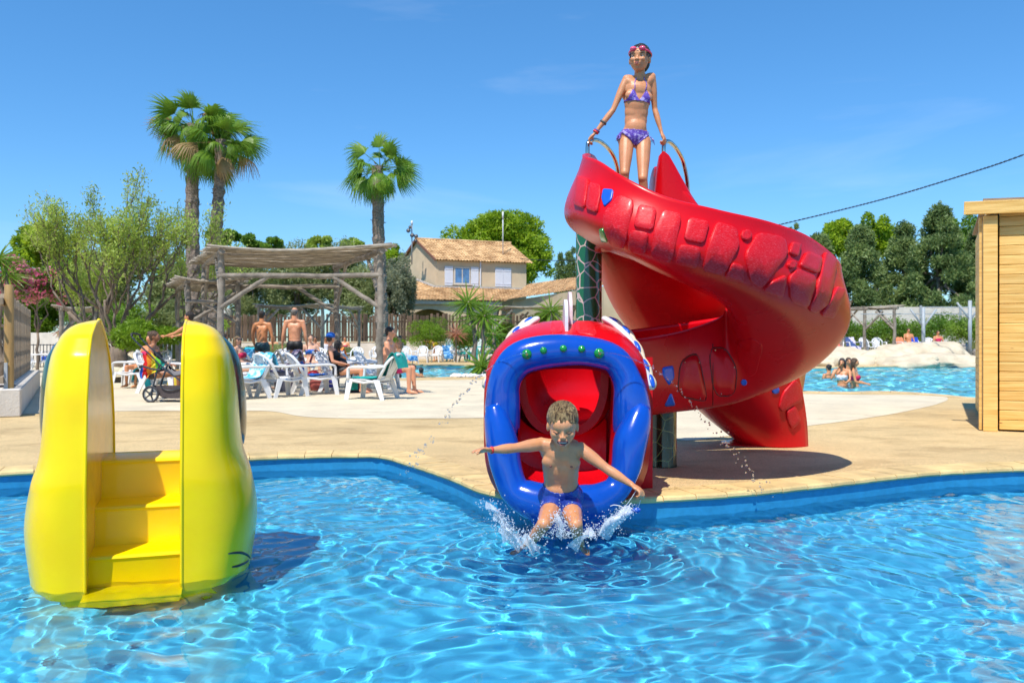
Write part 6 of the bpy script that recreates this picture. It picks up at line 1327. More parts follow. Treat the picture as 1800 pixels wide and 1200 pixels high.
# ================================================================ plastic chairs
m_pl = M('white_plastic', (.74, .74, .74), .38, .03, 3, rand=.05); m_plt = M('turquoise_plastic', (.05, .50, .52), .4, .05, 3)
def chair_proto(name, label, mat, group, tall=False):
    t = empty(name, (0, 0, 0), 0, label, 'chair', group); W2 = .26
    # seat: dished plate
    rows = []
    for y in np.linspace(-.24, .25, 8): rows.append([Vector((x, y, .405-.022*(1-(x/.23)**2)-(.05 if y < 0 else 0)*(-y/.24)+(.0 if y < .2 else -.02))) for x in np.linspace(-.235, .235, 9)])
    mb = MB(); mb.grid(rows); n = len(mb.v); mb.grid([[v-Vector((0, 0, .022)) for v in r] for r in rows[::-1]]); 
    e = [rows[0], rows[-1][::-1]]
    for r in e: mb.grid([r, [v-Vector((0, 0, .022)) for v in r]])
    for c in (0, -1): mb.grid([[r[c] for r in rows], [r[c]-Vector((0, 0, .022)) for r in rows]])
    mb.build('seat', mat, t, True)
    # backrest: rim arch + fanned slats
    ht = .52 if not tall else .62; L0 = .36
    def bp(x, h): # point on the back surface, x side, h height above seat
        return Vector((x, -.22-h*.42-.05*(1-(x/.26)**2), L0+h))
    arch = []
    for a in np.linspace(0, PI, 17): arch.append(bp(-.25*math.cos(a)*(1 if .3 < a < 2.8 else .92), .02+(ht-.02)*math.sin(a)**.55))
    mb = MB(); mb.tube(arch, .026, 8, sq=1.0)
    mb.grid([[bp(x, .0) for x in np.linspace(-.22, .22, 7)], [bp(x, .10) for x in np.linspace(-.23, .23, 7)]]); mb.grid([[bp(x, .10)+Vector((0, .018, 0)) for x in np.linspace(-.23, .23, 7)], [bp(x, .0)+Vector((0, .018, 0)) for x in np.linspace(-.22, .22, 7)]])
    mb.build('backrest', mat, t, True)
    for k in range(7):
        f = (k-3)/3; a, b_ = bp(f*.10, .07), bp(f*.205, .02+(ht-.04)*max(.0, 1-f*f)**.28); mb = MB(); pts = [a+(b_-a)*j/4 for j in range(5)]
        mb.tube([bp(p.x, p.z-L0) for p in pts], [.020, .022, .024, .026, .026], 6, sq=.5, up=(0, -1, .4)); mb.build('slat', mat, t, True)
    for s_ in (-1, 1):
        pts = spline([tuple(bp(s_*.245, .28)), (s_*.285, -.18, .625), (s_*.30, .0, .635), (s_*.295, .18, .632), (s_*.285, .245, .60), (s_*.28, .255, .50), (s_*.27, .262, .40)], 16); mb = MB(); mb.tube([Vector(p) for p in pts], [.020, .026, .032, .036, .038, .038, .038, .038, .036, .034, .032, .032, .032, .032, .034, .036], 8, sq=.7); mb.build('armrest', mat, t, True)
        for y0, y1, top in ((.235, .285, .41), (-.22, -.34, .39)):
            a = Vector((s_*.235, y0, top)); b_ = Vector((s_*.275, y1, 0)); mb = MB(); d = (b_-a)
            rows = []
            for f in np.linspace(0, 1, 5):
                c = a+d*f; w = .052-.018*f; rows.append([c+Vector((s_*w*.5, w, 0)), c+Vector((-s_*w*.4, w, 0)), c+Vector((-s_*w*.4, w*.6, 0)), c+Vector((s_*w*.2, w*.6, 0)), c+Vector((s_*w*.2, -w, 0)), c+Vector((s_*w*.5, -w, 0))])
            mb.grid(rows, closed=True); mb.add(rows[-1], [tuple(range(6))]); mb.build('leg', mat, t)
        mb = MB(); mb.tube([(s_*.245, -.23, .37), (s_*.245, 0, .33), (s_*.245, .24, .37)], .020, 6, sq=1.3); mb.build('side_rail', mat, t, True)
    return t
CH0 = chair_proto('plastic_chair', 'x', m_pl, 'white plastic armchairs round the pools'); used = [False]
KM = {}
for c in C.objects:
    if c.parent: KM.setdefault(c.parent.name, []).append(c)
def chair(u, v, rz, label, z=None, d=None, s_=1.0):
    p = G(u, v) if d is None else Vector((P(u, 0, d).x, d, DK))
    if not used[0]: o = CH0; o.location = p; o.rotation_euler = (0, 0, rz); o['label'] = label; used[0] = True
    else: o = copy_tree(CH0, p, rz, label, kidmap=KM)
    o.location.z = DK if z is None else z; o.scale = (1.05*s_, 1.18*s_, .93*s_); return o
# rz: facing; 0 faces away (+y), PI faces the camera, -PI/2 faces right, PI/2 faces left
RT, LF = -PI/2, PI/2
near = {}
near['c1'] = chair(440, 690, LF+.25, 'white chair with a blue and white towel on its seat beside the yellow wall')
near['c2'] = chair(555, 693, RT+.55, 'white chair with a royal blue cloth over its arm, front centre')
near['c3'] = chair(596, 681, RT+.15, 'white chair behind the one with the royal blue cloth')
near['c4'] = chair(652, 701, LF-.35, 'white chair draped with the teal towel')
near['c5'] = chair(480, 683, LF+.5, 'shaded chair under the purple patterned towel')
near['c6'] = chair(604, 688, RT-.25, 'chair the woman in the blue cap sits on')
near['c7'] = chair(668, 683, RT-.2, 'chair the broad backed man sits on')
near['c8'] = chair(440, 668, -.3, 'white chair seen between the yellow wall and pergola post')
near['c9'] = chair(262, 676, PI-.4, 'white chair under the pushchair handle'); near['c10'] = chair(238, 664, PI+.5, 'chair with the white red dotted towel on the left'); near['c11'] = chair(287, 690, RT-.1, 'chair holding the woman by the pushchair')
chair(232, 682, LF, 'low white chair beside the turquoise towel'); chair(72, 652, RT+.3, 'chair just beyond the low white wall'); chair(90, 640, PI, 'blue draped chair beyond the left fence')
near['n1'] = chair(498, 697, RT+.9, 'white chair in front of the shaded one'); near['n2'] = chair(425, 701, LF+.9, 'nearest white chair at the yellow wall edge')
near['s5'] = chair(425, 655, PI-.3, 'chair with turquoise towel behind the wooden post')
for k, (u, v, rz, z, lab) in enumerate(((500, 655, PI, 0, 'front row chair directly left of the shaven man'), (557, 652, PI+.1, 0, 'front row chair just right of the shaven man'), (622, 648, PI-.1, 0, 'front row chair behind the woman in the blue cap'), (682, 645, PI+.5, 0, 'front row chair right of the wooden post'),
   (720, 640, PI+.5, 0, 'chair of the seated smoking sunbather'), (765, 636.5, PI-.2, 0, 'white chair left of the blue towelled one'), (787, 635.8, PI+.2, 0, 'chair under the blue print towel'), (806, 636, PI+.6, 0, 'greyish chair in front of the bending person'),
   (487, 633, PI, 0, 'back row chair between the two standing men'), (536, 632, PI+.2, 0, 'back row chair right of the shaven man'), (552, 632, PI, 0, 'back row chair before the striped shirt sitter'), (603, 631, PI-.2, 0, 'back row chair beside the blue draped one'), (622, 631, PI, 0, 'back row chair covered with a dark blue towel'), (645, 631, PI+.3, 0, 'back row chair with lilac towel'),
   (678, 631, PI, 0, 'pale blue back row chair right of the post'), (696, 631, PI-.1, 0, 'pale blue back row chair by the low bush'), (391, 634, PI, 0, 'back row chair left of the two men'), (407, 636, PI+.2, 0, 'back row chair with turquoise towel'), (868, 634, PI, 0, 'white chair behind the yucca stem'), (885, 633, PI+.2, 0, 'white chair nearest the fish head'))):
    chair(u, v, rz, lab)
for k, (u, lab) in enumerate(((1470, 'chair with salmon towel beyond the rocks'), (1500, 'chair with lilac towel beyond the rocks'), (1527, 'bare chair beyond the rocks, left'), (1545, 'bare chair beyond the rocks, right'), (1613, 'chair with the royal blue towel beyond the rocks'), (1590, 'chair with the orange towel beyond the rocks'), (1637, 'pale blue chair beyond the tall rock'))):
    chair(u, 0, PI+.2*(k % 3-1), lab, d=43.5, z=DK+.42)
CH0T = chair_proto('deck_armchair', 'x', m_plt, 'turquoise framed loungers by the far pool', True)
KM.clear()
for c in C.objects:
    if c.parent: KM.setdefault(c.parent.name, []).append(c)
for k, (u, v, rz, lab) in enumerate(((802, 634.5, PI+.9, 'turquoise framed lounger with pale cushion, left of the pair'), (824, 634.5, PI+.9, 'turquoise framed lounger with pale cushion, right of the pair'), (852, 634, PI+.7, 'turquoise framed lounger behind the yucca stems'))):
    o = CH0T if k == 0 else copy_tree(CH0T, kidmap=KM); o.location = G(u, v); o.rotation_euler = (0, 0, rz); o.scale = (1.15, 1.2, 1.2); o['label'] = lab
    cu = put('cushion', bpy.data.meshes.get('cushion_mesh') or (lambda mb: mb)(None), o) if bpy.data.meshes.get('cushion_mesh') else None
    if cu is None:
        mb = MB(); rows = [[Vector((x, y, z+.02*math.cos(x*14))) for x in np.linspace(-.22, .22, 9)] for y, z in ((.25, .43), (.1, .445), (-.08, .44), (-.2, .44), (-.28, .58), (-.36, .76), (-.46, .98), (-.48, 1.0))]; mb.grid(rows); mb.grid([[v-Vector((0, -.0, .05)) for v in r] for r in rows[::-1]]); cu = mb.build('cushion', M('pale_cushion', (.62, .72, .66), .8, .1, 20), o, True); cu.data.name = 'cushion_mesh'
# ---------------------------------------------------------------- towels and cloths
def cloth(name, chair_o, path, w, mat, label, wave=.012, x0=0, seed=0, cat='towel'):
    """path: (y, z) in the chair's own frame; draped strip of width w with folds and thickness."""
    q = random.Random(seed); pts = spline([(a, b) for a, b in path], 22); rows = []; ph = q.uniform(0, 6)
    for i, (y, z) in enumerate(pts):
        t = (pts[min(i+1, 21)]-pts[max(i-1, 0)]); t = t/np.linalg.norm(t); nn = (-t[1], t[0]); row = []
        for x in np.linspace(-w/2, w/2, 13):
            f = wave*(math.sin(x*26+ph+i*.15)+.6*math.sin(x*51+i*.4)); row.append(Vector((x0+x*(1+.05*math.sin(i*.9+ph)), y+nn[0]*f, z+nn[1]*f+.006*math.sin(i+x*9))))
        rows.append(row)
    mb = MB(); mb.grid(rows); back = [[v+Vector((0, .006, -.007)) for v in r] for r in rows]; mb.grid(back[::-1])
    for a, b_ in ((rows[0], back[0]), (rows[-1], back[-1]), ([r[0] for r in rows], [r[0] for r in back]), ([r[-1] for r in rows], [r[-1] for r in back])): mb.grid([a, b_])
    o = mb.build(name, mat, None, True); o.location = chair_o.location; o.rotation_euler = chair_o.rotation_euler; o.scale = chair_o.scale; return tag(o, label, cat)
BACK = [(-.58, .50), (-.54, .70), (-.47, .905), (-.42, .90), (-.33, .70), (-.24, .46), (-.18, .42)]; SEATP = [(-.2, .43), (0, .415), (.2, .425), (.30, .40), (.325, .30), (.33, .18)]
FULL = [(-.56, .62), (-.50, .86), (-.46, .91), (-.42, .88), (-.30, .62), (-.22, .45), (-.1, .42), (.05, .42), (.2, .425), (.30, .41), (.335, .30), (.34, .17)]
def tow(name, c, **k): return M(name, c, .95, .15, 9, bump=.8, bscale=120, **k)
def stripes(name, cols, sc, axis=0):
    m, nt, b = nodes(name); L = nt.links.new; tc = nt.nodes.new('ShaderNodeTexCoord'); sx = nt.nodes.new('ShaderNodeSeparateXYZ'); L(tc.outputs['Object'], sx.inputs[0]); mu = nt.nodes.new('ShaderNodeMath'); mu.operation = 'MULTIPLY'; mu.inputs[1].default_value = sc; L(sx.outputs[axis], mu.inputs[0])
    fr = nt.nodes.new('ShaderNodeMath'); fr.operation = 'FRACT'; L(mu.outputs[0], fr.inputs[0]); rp = nt.nodes.new('ShaderNodeValToRGB'); rp.color_ramp.interpolation = 'CONSTANT'; e = rp.color_ramp.elements
    while len(e) < len(cols): e.new(.5)
    for k, c in enumerate(cols): e[k].position = k/len(cols); e[k].color = (*c, 1)
    L(fr.outputs[0], rp.inputs[0]); L(rp.outputs[0], b.inputs['Base Color']); b.inputs['Roughness'].default_value = .95; return m
cloth('towel', near['c4'], FULL, .42, tow('teal_towel', (.01, .34, .30)), 'teal towel draped over back and seat of the front right chair', seed=1)
cloth('blue_cloth', near['c2'], [(-.16, .43), (0, .43), (.15, .435)], .40, tow('royal_blue_cloth', (.01, .10, .42)), 'royal blue cloth lying on the front centre chair', seed=2, cat='cloth')
cloth('swim_shorts', near['c2'], [(-.2, .70), (-.16, .62), (-.14, .5), (-.15, .38), (-.16, .30)], .30, stripes('blue_red_trim', [(.01, .10, .42)]*6+[(.6, .05, .03)], 3.5), 'royal blue swim shorts with red piping hanging from the front centre chair', x0=-.17, seed=3, cat='shorts')
cloth('beige_towel', near['c1'], BACK, .50, tow('beige_towel', (.48, .44, .37)), 'grey beige towel over the back of the chair beside the yellow wall', seed=4)
cloth('beach_towel', near['c1'], [(-.1, .43), (.1, .43), (.26, .42), (.32, .36)], .34, M('blue_white_print', (.72, .78, .80), .95, .05, 5, col2=(.10, .50, .68), ramp=(.48, .56)), 'white and turquoise printed towel on the seat beside the yellow wall', seed=5)
cloth('patterned_towel', near['c5'], FULL, .48, M('purple_pattern', (.28, .20, .34), .95, .3, 16, col2=(.62, .56, .60), ramp=(.45, .58)), 'purple patterned towel over the shaded chair', seed=6, wave=.022)
cloth('lime_towel', near['c5'], [(.1, .70), (.16, .68), (.2, .55), (.22, .4), (.22, .28)], .30, tow('lime_towel', (.36, .62, .03)), 'lime green towel hanging behind the front centre chair', x0=.26, seed=7, wave=.025)
cloth('striped_towel', near['c3'], BACK, .36, stripes('red_white_stripes', [(.62, .03, .04), (.62, .03, .04), (.75, .72, .70)], 9), 'red and white striped towel beside the woman in the blue cap', x0=-.1, seed=8)
cloth('dotted_towel', near['c10'], BACK, .46, M('white_red_dots', (.70, .70, .68), .95, .05, 13, col2=(.60, .05, .06), ramp=(.58, .61), detail=1), 'white towel with red dots over a chair on the left', seed=9)
cloth('turquoise_towel', near['s5'], FULL, .42, tow('turquoise_towel', (.02, .42, .50)), 'turquoise towel behind the wooden post', seed=10)
chs = [o for o in C.objects if o.name.startswith('plastic_chair')]
def bylab(s_): return next(o for o in chs if s_ in o['label'])
for key, lab, m_, pth in (('dark blue towel', 'dark blue towel over a back row chair', tow('dark_blue_towel', (.01, .10, .36)), FULL), ('with lilac towel', 'lilac towel over a back row chair', tow('lilac_towel', (.55, .42, .62)), BACK), ('blue print towel', 'blue and white print towel over a far chair', M('blue_print', (.03, .20, .50), .95, .1, 8, col2=(.30, .55, .80), ramp=(.48, .55)), FULL),
    ('smoking sunbather', 'blue towel on the sunbather chair', MATS['blue_print'] if 'blue_print' in MATS else tow('bl2', (.02, .14, .45)), SEATP), ('salmon towel', 'salmon towel beyond the rocks', tow('salmon_towel', (.72, .16, .12)), FULL), ('with lilac towel beyond', 'lilac towel beyond the rocks', tow('pale_lilac_towel', (.60, .55, .75)), FULL), ('with the royal blue towel', 'royal blue towel beyond the rocks', tow('deep_blue_towel', (.01, .06, .45)), FULL),
    ('with the orange towel', 'orange towel beyond the rocks', tow('orange_towel', (.75, .25, .12)), FULL), ('with turquoise towel', 'turquoise towel on a left back row chair', tow('turq2_towel', (.02, .36, .46)), FULL), ('blue draped chair beyond', 'dark blue cloth beyond the left fence', tow('navy_cloth', (.015, .06, .30)), FULL), ('right of the wooden post', 'blue white towel on the chair right of the post', MATS.get('blue_white_print'), SEATP), ('between the two standing men', 'lilac towel between the two standing men', tow('lilac3', (.5, .4, .6)), BACK)):
    cloth('towel', bylab(key), pth, .44 if pth is not BACK else .38, m_, lab, seed=len(key))
# turquoise towel hanging by the left group
o = cloth('turquoise_towel', bylab('low white chair beside'), [(-.30, .02), (-.28, .25), (-.22, .45), (-.18, .50), (-.1, .42), (-.06, .2)], .40, tow('turq3', (.03, .50, .55)), 'turquoise towel hanging low beside the yellow slide', seed=31)
for nm, u, v, r_, c_, lab in (('beach_ball', 581, 674, .085, (.03, .05, .50), 'small dark blue ball under the chairs'), ('red_cap', 551, 657, .12, (.70, .02, .02), 'red cap on the bag between the chairs')):
    t = empty(nm, G(u, 690 if nm[0] == 'b' else 688), 0, lab, 'ball' if nm[0] == 'b' else 'cap'); zz = P(0, v, t.location.y).z-DK; mb = MB(); mb.ball((0, 0, zz), (r_, r_, r_*.7 if nm[0] == 'r' else r_), 16, 10); mb.build('shell', M(nm, c_, .4), t, True)
    if nm[0] == 'r': mb = MB(); mb.ball((0, -.06, zz-.05), (r_*.9, r_*1.3, .012), 16, 6); mb.build('brim', M(nm, c_, .4), t, True)
    else: mb = MB(); mb.lathe([(r_*1.003, -.01), (r_*1.006, 0), (r_*1.003, .01)], (0, 0, zz), 20, False); mb.build('stripe', m_shut, t, True)
for u, v, c_, w, h, lab in ((625, 690, (.03, .03, .035), .4, .28, 'black bag under the broad backed man'), (560, 686, (.5, .12, .10), .36, .3, 'red beach bag between the chairs'), (500, 688, (.30, .27, .30), .4, .42, 'grey beach bag under the shaded chair'), (330, 690, (.55, .03, .30), .34, .28, 'magenta bag behind the pushchair'), (310, 686, (.62, .48, .03), .34, .3, 'yellow bag behind the pushchair')):
    t = empty('beach_bag', G(u, v), 0, lab, 'bag'); mm = M('bag_%d' % u, c_, .8, .25, 8, bump=.6, bscale=20); rows = [[Vector((w/2*f*math.copysign(abs(math.cos(a))**.6, math.cos(a)), .13*f*math.copysign(abs(math.sin(a))**.6, math.sin(a)), z*h+.012*math.sin(5*a))) for a in np.linspace(0, 2*PI, 25)[:-1]] for z, f in ((0, .8), (.05, .92), (.5, 1.05), (.9, .9), (1, .82), (.97, .75))]
    mb = MB(); mb.grid(rows, closed=True); mb.add(rows[0], [tuple(range(23, -1, -1))]); mb.add(rows[-1], [tuple(range(24))]); mb.build('sack', mm, t, True); mb = MB(); mb.tube([Vector((-.1, 0, h)), Vector((-.06, 0, h+.14)), Vector((.06, 0, h+.14)), Vector((.1, 0, h))], .010, 6); mb.build('handle', mm, t, True)
# ---------------------------------------------------------------- pushchair
D = 14.9; pc = empty('pushchair', G(290, 703), 0, 'dark grey pushchair with mesh basket and rainbow towel on its frame', 'pushchair')
def pq(o): return reroot(pc, o)
m_fr = M('graphite_frame', (.03, .04, .055), .35); m_tyre = M('rubber_tyre', (.035, .035, .04), .7); m_mesh = M('dark_mesh_fabric', (.075, .06, .06), .95, .3, 60); m_gfab = M('grey_hood_fabric', (.23, .22, .23), .9, .1, 20)
for u, v, d, r_ in ((265, 695, D-.25, .145), (291, 688, D+.30, .12), (345, 692, D-.22, .10), (352, 688, D+.25, .10)):
    c_ = P(u, v, d); c_.z = max(c_.z, DK+r_); rt = Matrix.Rotation(PI/2, 3, 'X'); mb = MB(); ring_ = [c_+Vector((math.cos(a)*(r_-.018), 0, math.sin(a)*(r_-.018))) for a in np.linspace(0, 2*PI, 29)]; mb.tube(ring_, .019, 8, False); w_ = pq(mb.build('wheel', m_tyre, None, True))
    mb = MB(); ring_ = [c_+Vector((math.cos(a)*(r_-.04), 0, math.sin(a)*(r_-.04))) for a in np.linspace(0, 2*PI, 29)]; mb.tube(ring_, .009, 6, False); pq(mb.build('rim', MATS.get('galvanised_post'), None, True))
    for k in range(5): a = k*2*PI/5; mb = MB(); mb.bar(c_, c_+Vector((math.cos(a), 0, math.sin(a)))*(r_-.04), .03, .018); pq(mb.build('spoke', m_fr))
    mb = MB(); mb.lathe([(.03, -.03), (.035, 0), (.03, .03)], c_, 12, rot=rt); pq(mb.build('hub', m_fr))
def ptube(name, pts, r_, m_=None): mb = MB(); mb.tube([Vector(p) for p in spline([tuple(P(*p)) for p in pts], 14)], r_, 8); return pq(mb.build(name, m_ or m_fr, None, True))
for dd_ in (-.24, .24):
    o_ = 0 if dd_ < 0 else 14
    ptube('push_arm', [(232+o_, 592, D+dd_), (240+o_, 601, D+dd_), (262+o_, 622, D+dd_), (285+o_, 645, D+dd_), (305+o_, 660, D+dd_), (335, 682, D+dd_)], .014)
    ptube('frame_leg', [(281+o_, 640, D+dd_), (274+o_, 660, D+dd_), (266+o_*.8, 693, D+dd_)], .017); ptube('frame_leg', [(300, 648, D+dd_), (290, 655, D+dd_), (282, 678, D+dd_), (300, 686, D+dd_), (330, 676, D+dd_)], .010)
ptube('handle', [(232, 592, D-.24), (231, 587, D-.2), (236, 586, D), (245, 588, D+.2), (246, 592, D+.24)], .017, m_tyre); ptube('bumper_bar', [(250, 643, D-.25), (246, 645, D-.2), (252, 646, D), (262, 648, D+.2), (272, 650, D+.25)], .022, m_tyre); ptube('bumper_bar', [(250, 643, D-.25), (265, 648, D-.26), (282, 650, D-.26)], .018, m_tyre)
rows = [[P(u, v, D+dy) for dy in (-.24, -.1, .1, .24)] for u, v in ((302, 632), (312, 610), (330, 588), (352, 570))]; mb = MB(); mb.grid(rows); mb.grid([[p+Vector((.03, 0, -.03)) for p in r] for r in rows[::-1]]); pq(mb.build('hood', m_gfab, None, True))
rows = [[P(u, v+abs(dy)*-10, D+dy) for dy in np.linspace(-.25, .25, 7)] for u, v in ((300, 632), (296, 645), (306, 655), (325, 652), (350, 640))]; mb = MB(); mb.grid(rows); mb.grid([[p+Vector((0, 0, -.07)) for p in r] for r in rows[::-1]])
for c in (0, -1): mb.grid([[r[c] for r in rows], [r[c]+Vector((0, 0, -.07)) for r in rows]])
pq(mb.build('seat', m_gfab, None, True))
rows = [[P(u, v, D+dy) for u, v in ((268, 676), (274, 690), (284, 698), (310, 700), (335, 694), (352, 682))] for dy in (-.22, .22)]; mb = MB(); mb.grid(rows); topr = [[P(u, v, D+dy) for u, v in ((268, 676), (274, 677), (284, 677), (310, 677), (335, 678), (352, 682))] for dy in (-.22, .22)]
mb.grid([rows[0], topr[0]]); mb.grid([rows[1], topr[1]]); pq(mb.build('basket', m_mesh, None, True))
rb = stripes('rainbow_stripes', [(.70, .02, .02), (.75, .25, .02), (.70, .55, .03), (.15, .55, .05), (.03, .40, .35), (.02, .12, .55)], 2.2, 0)
rows = [[P(u0+(u1-u0)*k/8, v+4*math.sin(k*.9), D-.20+.03*math.sin(k*2)) for k in range(9)] for u0, u1, v in ((250, 268, 620), (251, 276, 628), (254, 290, 636), (248, 284, 645), (245, 262, 656), (246, 258, 662))]; mb = MB(); mb.grid(rows); mb.grid([[p+Vector((0, .02, 0)) for p in r] for r in rows[::-1]]); o = mb.build('rainbow_towel', rb, None, True); tag(o, 'rainbow coloured towel hung on the pushchair frame', 'towel')
# ================================================================ background people
def jrot(v, a): return Matrix.Rotation(a, 3, 'X') @ Vector(v)
def pose(kind, lean=.0, arms='down', look=(0, 1, 0)):
    if kind == 'stand':
        J = dict(pel=(0, 0, .94), chest=(0, .0, 1.23), neck=(0, -.03, 1.47), head=(0, .0, 1.635), shL=(-.19, -.02, 1.42), shR=(.19, -.02, 1.42), hiL=(-.09, 0, .90), hiR=(.09, 0, .90), knL=(-.11, .0, .49), knR=(.11, .03, .49), anL=(-.12, -.04, .09), anR=(.11, .0, .09), toL=(-.14, .13, .03), toR=(.13, .17, .03))
    elif kind == 'sit':
        l = lean; up = Vector((0, -math.sin(l), math.cos(l))); p = Vector((0, -.12, .50))
        J = dict(pel=p, chest=p+up*.29, neck=p+up*.53, head=p+up*.53+Vector((0, .02+.03*0, .165)), hiL=p+Vector((-.09, .02, -.02)), hiR=p+Vector((.09, .02, -.02)), knL=(-.14, .36, .50), knR=(.14, .36, .50), anL=(-.15, .40, .09), anR=(.14, .36, .09), toL=(-.17, .58, .03), toR=(.16, .54, .03))
        J['shL'] = J['neck']+up*-.05+Vector((-.19, 0, 0)); J['shR'] = J['neck']+up*-.05+Vector((.19, 0, 0))
    elif kind == 'bend':
        J = dict(pel=(0, 0, .92), chest=(0, .24, 1.06), neck=(0, .46, 1.14), head=(0, .62, 1.13), shL=(-.18, .42, 1.10), shR=(.18, .42, 1.10), hiL=(-.09, 0, .88), hiR=(.09, 0, .88), knL=(-.11, .02, .48), knR=(.11, .02, .48), anL=(-.12, -.04, .09), anR=(.11, -.04, .09), toL=(-.14, .12, .03), toR=(.13, .12, .03))
    elif kind == 'swim':
        J = pose('stand'); J = {k: Vector(v) for k, v in J.items()}; return J
    J = {k: Vector(v) for k, v in J.items()}; J['fwd'] = Vector(look); J['hup'] = Vector((0, 0, 1)); J['tf'] = Vector((0, 1, 0)) if kind != 'bend' else Vector((0, .5, -1))
    for q_, s_ in (('L', -1), ('R', 1)):
        sh = J['sh'+q_]
        if arms == 'down': J['el'+q_] = sh+Vector((s_*.06, -.02, -.29)); J['wr'+q_] = sh+Vector((s_*.09, .04, -.53)); J['ha'+q_] = sh+Vector((s_*.10, .07, -.62))
        elif arms == 'lap': J['el'+q_] = sh+Vector((s_*.06, .06, -.27)); J['wr'+q_] = sh+Vector((s_*-.02, .28, -.32)); J['ha'+q_] = sh+Vector((s_*-.08, .36, -.33))
        elif arms == 'reach': J['el'+q_] = sh+Vector((s_*.05, .22, -.14)); J['wr'+q_] = sh+Vector((s_*.02, .46, -.20)); J['ha'+q_] = sh+Vector((0, .55, -.2))
        elif arms == 'mouth': J['el'+q_] = sh+Vector((s_*.05, .16, -.22)); J['wr'+q_] = J['head']+Vector((s_*.04, .15, -.12)) if q_ == 'R' else sh+Vector((.05, .26, -.33)); J['ha'+q_] = J['wr'+q_]+Vector((-s_*.03, -.01, .06))
        elif arms == 'low': J['el'+q_] = sh+Vector((s_*.06, .03, -.29)); J['wr'+q_] = sh+Vector((s_*.04, .10, -.52)); J['ha'+q_] = sh+Vector((s_*.03, .14, -.60))
        J['hn'+q_] = Vector((-s_, 0, 0)) if arms != 'lap' else Vector((0, 0, -1))
    return J
def person(u, v, d, rz, kind, label, skin_m, hair_m, cloth_m, h=1.75, fat=1.0, arms='down', lean=0, female=False, wear='trunks', z=None, look=(0, 1, 0), hair='short', voxel=.016, group=None, child=False, faceon=True, xtra=None):
    p = Vector((P(u, 0, d).x, d, DK if z is None else z)); t = empty('person', p, rz, label, 'person', group, s=h/1.75); J = pose(kind, lean, arms, look)
    if 'elL' not in J: J = pose('stand', arms=arms, look=look)
    me, F, H = body_mesh(J, 1.0, fat, child, voxel, female, 9, hands=True, hs=1.0 if not child else 1.15); me.materials.append(skin_m); b = put('body', me, t); Fm = np.array(F); pel = np.array(J['pel']); ch = np.array(J['chest'])
    segs = [(np.array(J['hi'+k]), np.array(J['kn'+k])) for k in 'LR']
    arms_ = [(np.array(J[a+k]), np.array(J[b_+k])) for k in 'LR' for a, b_ in (('sh', 'el'), ('el', 'wr'), ('wr', 'ha'))]
    def noarm(co):
        k = np.ones(len(co), bool)
        for a, b_ in arms_: tt = np.clip(((co-a) @ (b_-a))/np.dot(b_-a, b_-a), 0, 1.3); k &= np.linalg.norm(co-a-(b_-a)*tt[:, None], axis=1) > .058
        return k
    def tr(co, lo=.40, hi_=.05):
        q_ = (co-pel) @ Fm; k = (q_[:, 2] < hi_) & (np.linalg.norm(co-pel, axis=1) < .48*fat)
        for a, b_ in segs: tt = ((co-a) @ (b_-a))/np.dot(b_-a, b_-a); rad = np.linalg.norm(co-a-(b_-a)*tt[:, None], axis=1); k &= ~((tt > lo) & (rad < .3))
        if kind == 'sit': k &= co[:, 2] > .36
        return k & (q_[:, 2] > -.6) & noarm(co)
    nm = {'trunks': 'swim_trunks', 'shorts': 'board_shorts'}.get(wear, 'swimsuit')
    if wear in ('trunks', 'shorts'): extract(me, lambda co: tr(co, .30 if wear == 'trunks' else .75, .06), .010, cloth_m, nm, t)
    else:
        extract(me, lambda co: tr(co, .06, .04 if wear == 'bikini' else .3), .008, cloth_m, 'swimsuit_bottom', t)
        def tp_(co): q_ = (co-ch) @ Fm; return (q_[:, 2] > (-.06 if wear == 'bikini' else -.35)) & (q_[:, 2] < (.07 if wear == 'bikini' else .12)) & (np.abs(q_[:, 0]) < .15*fat) & (np.linalg.norm(co-ch, axis=1) < .40) & noarm(co)
        extract(me, tp_, .008, cloth_m, 'swimsuit_top', t)
    if wear == 'shirt': pass
    hd = J['head']
    def ex(mb):
        qf = lambda x, y, z: hd+H @ Vector((x, y, z))
        if hair == 'long':
            for x in (-.06, -.03, 0, .03, .06): capsule(mb, qf(x, -.07, .02), .035, qf(x*1.2, -.085, -.20), .022)
            for s_ in (-1, 1): capsule(mb, qf(s_*.07, -.01, .02), .024, qf(s_*.075, .0, -.15), .018)
        elif hair == 'bun': mb.ball(qf(0, -.10, .07), .045, 10, 8)
        elif hair == 'tail': capsule(mb, qf(0, -.10, .03), .03, qf(0, -.13, -.16), .014)
    if hair != 'bald': hair_cap(b, hd, H, 1.0 if not child else 1.15, hair_m, ex, .014)
    else: hair_cap(b, hd, H, 1.0, hair_m, None, .014, r=(.0765, .0935, .080), c=(0, -.022, .018))
    if faceon: face(b, hd, H, 1.0)
    if xtra: xtra(b, hd, H)
    return t
m_bt = M('black_trunk_fabric', (.012, .012, .015), .6); m_tt = M('dark_teal_fabric', (.012, .06, .08), .6, .15, 10); m_pk = M('pink_black_print', (.55, .01, .14), .7, .1, 7, col2=(.02, .01, .02), ramp=(.48, .52)); m_wh = M('white_stripe_shirt', (.68, .68, .74), .8, .08, 30)
m_or = M('orange_fabric', (.70, .16, .02), .7); m_ye = M('yellow_fabric', (.75, .55, .02), .7); m_rd = M('crimson_fabric', (.55, .01, .08), .7)
person(518, 0, 20.9, .05, 'stand', 'shaven headed man in black trunks standing with his back turned', m_skinr, m_hgr, m_bt, 1.88, 1.06, 'down', hair='bald', voxel=.013, faceon=False)
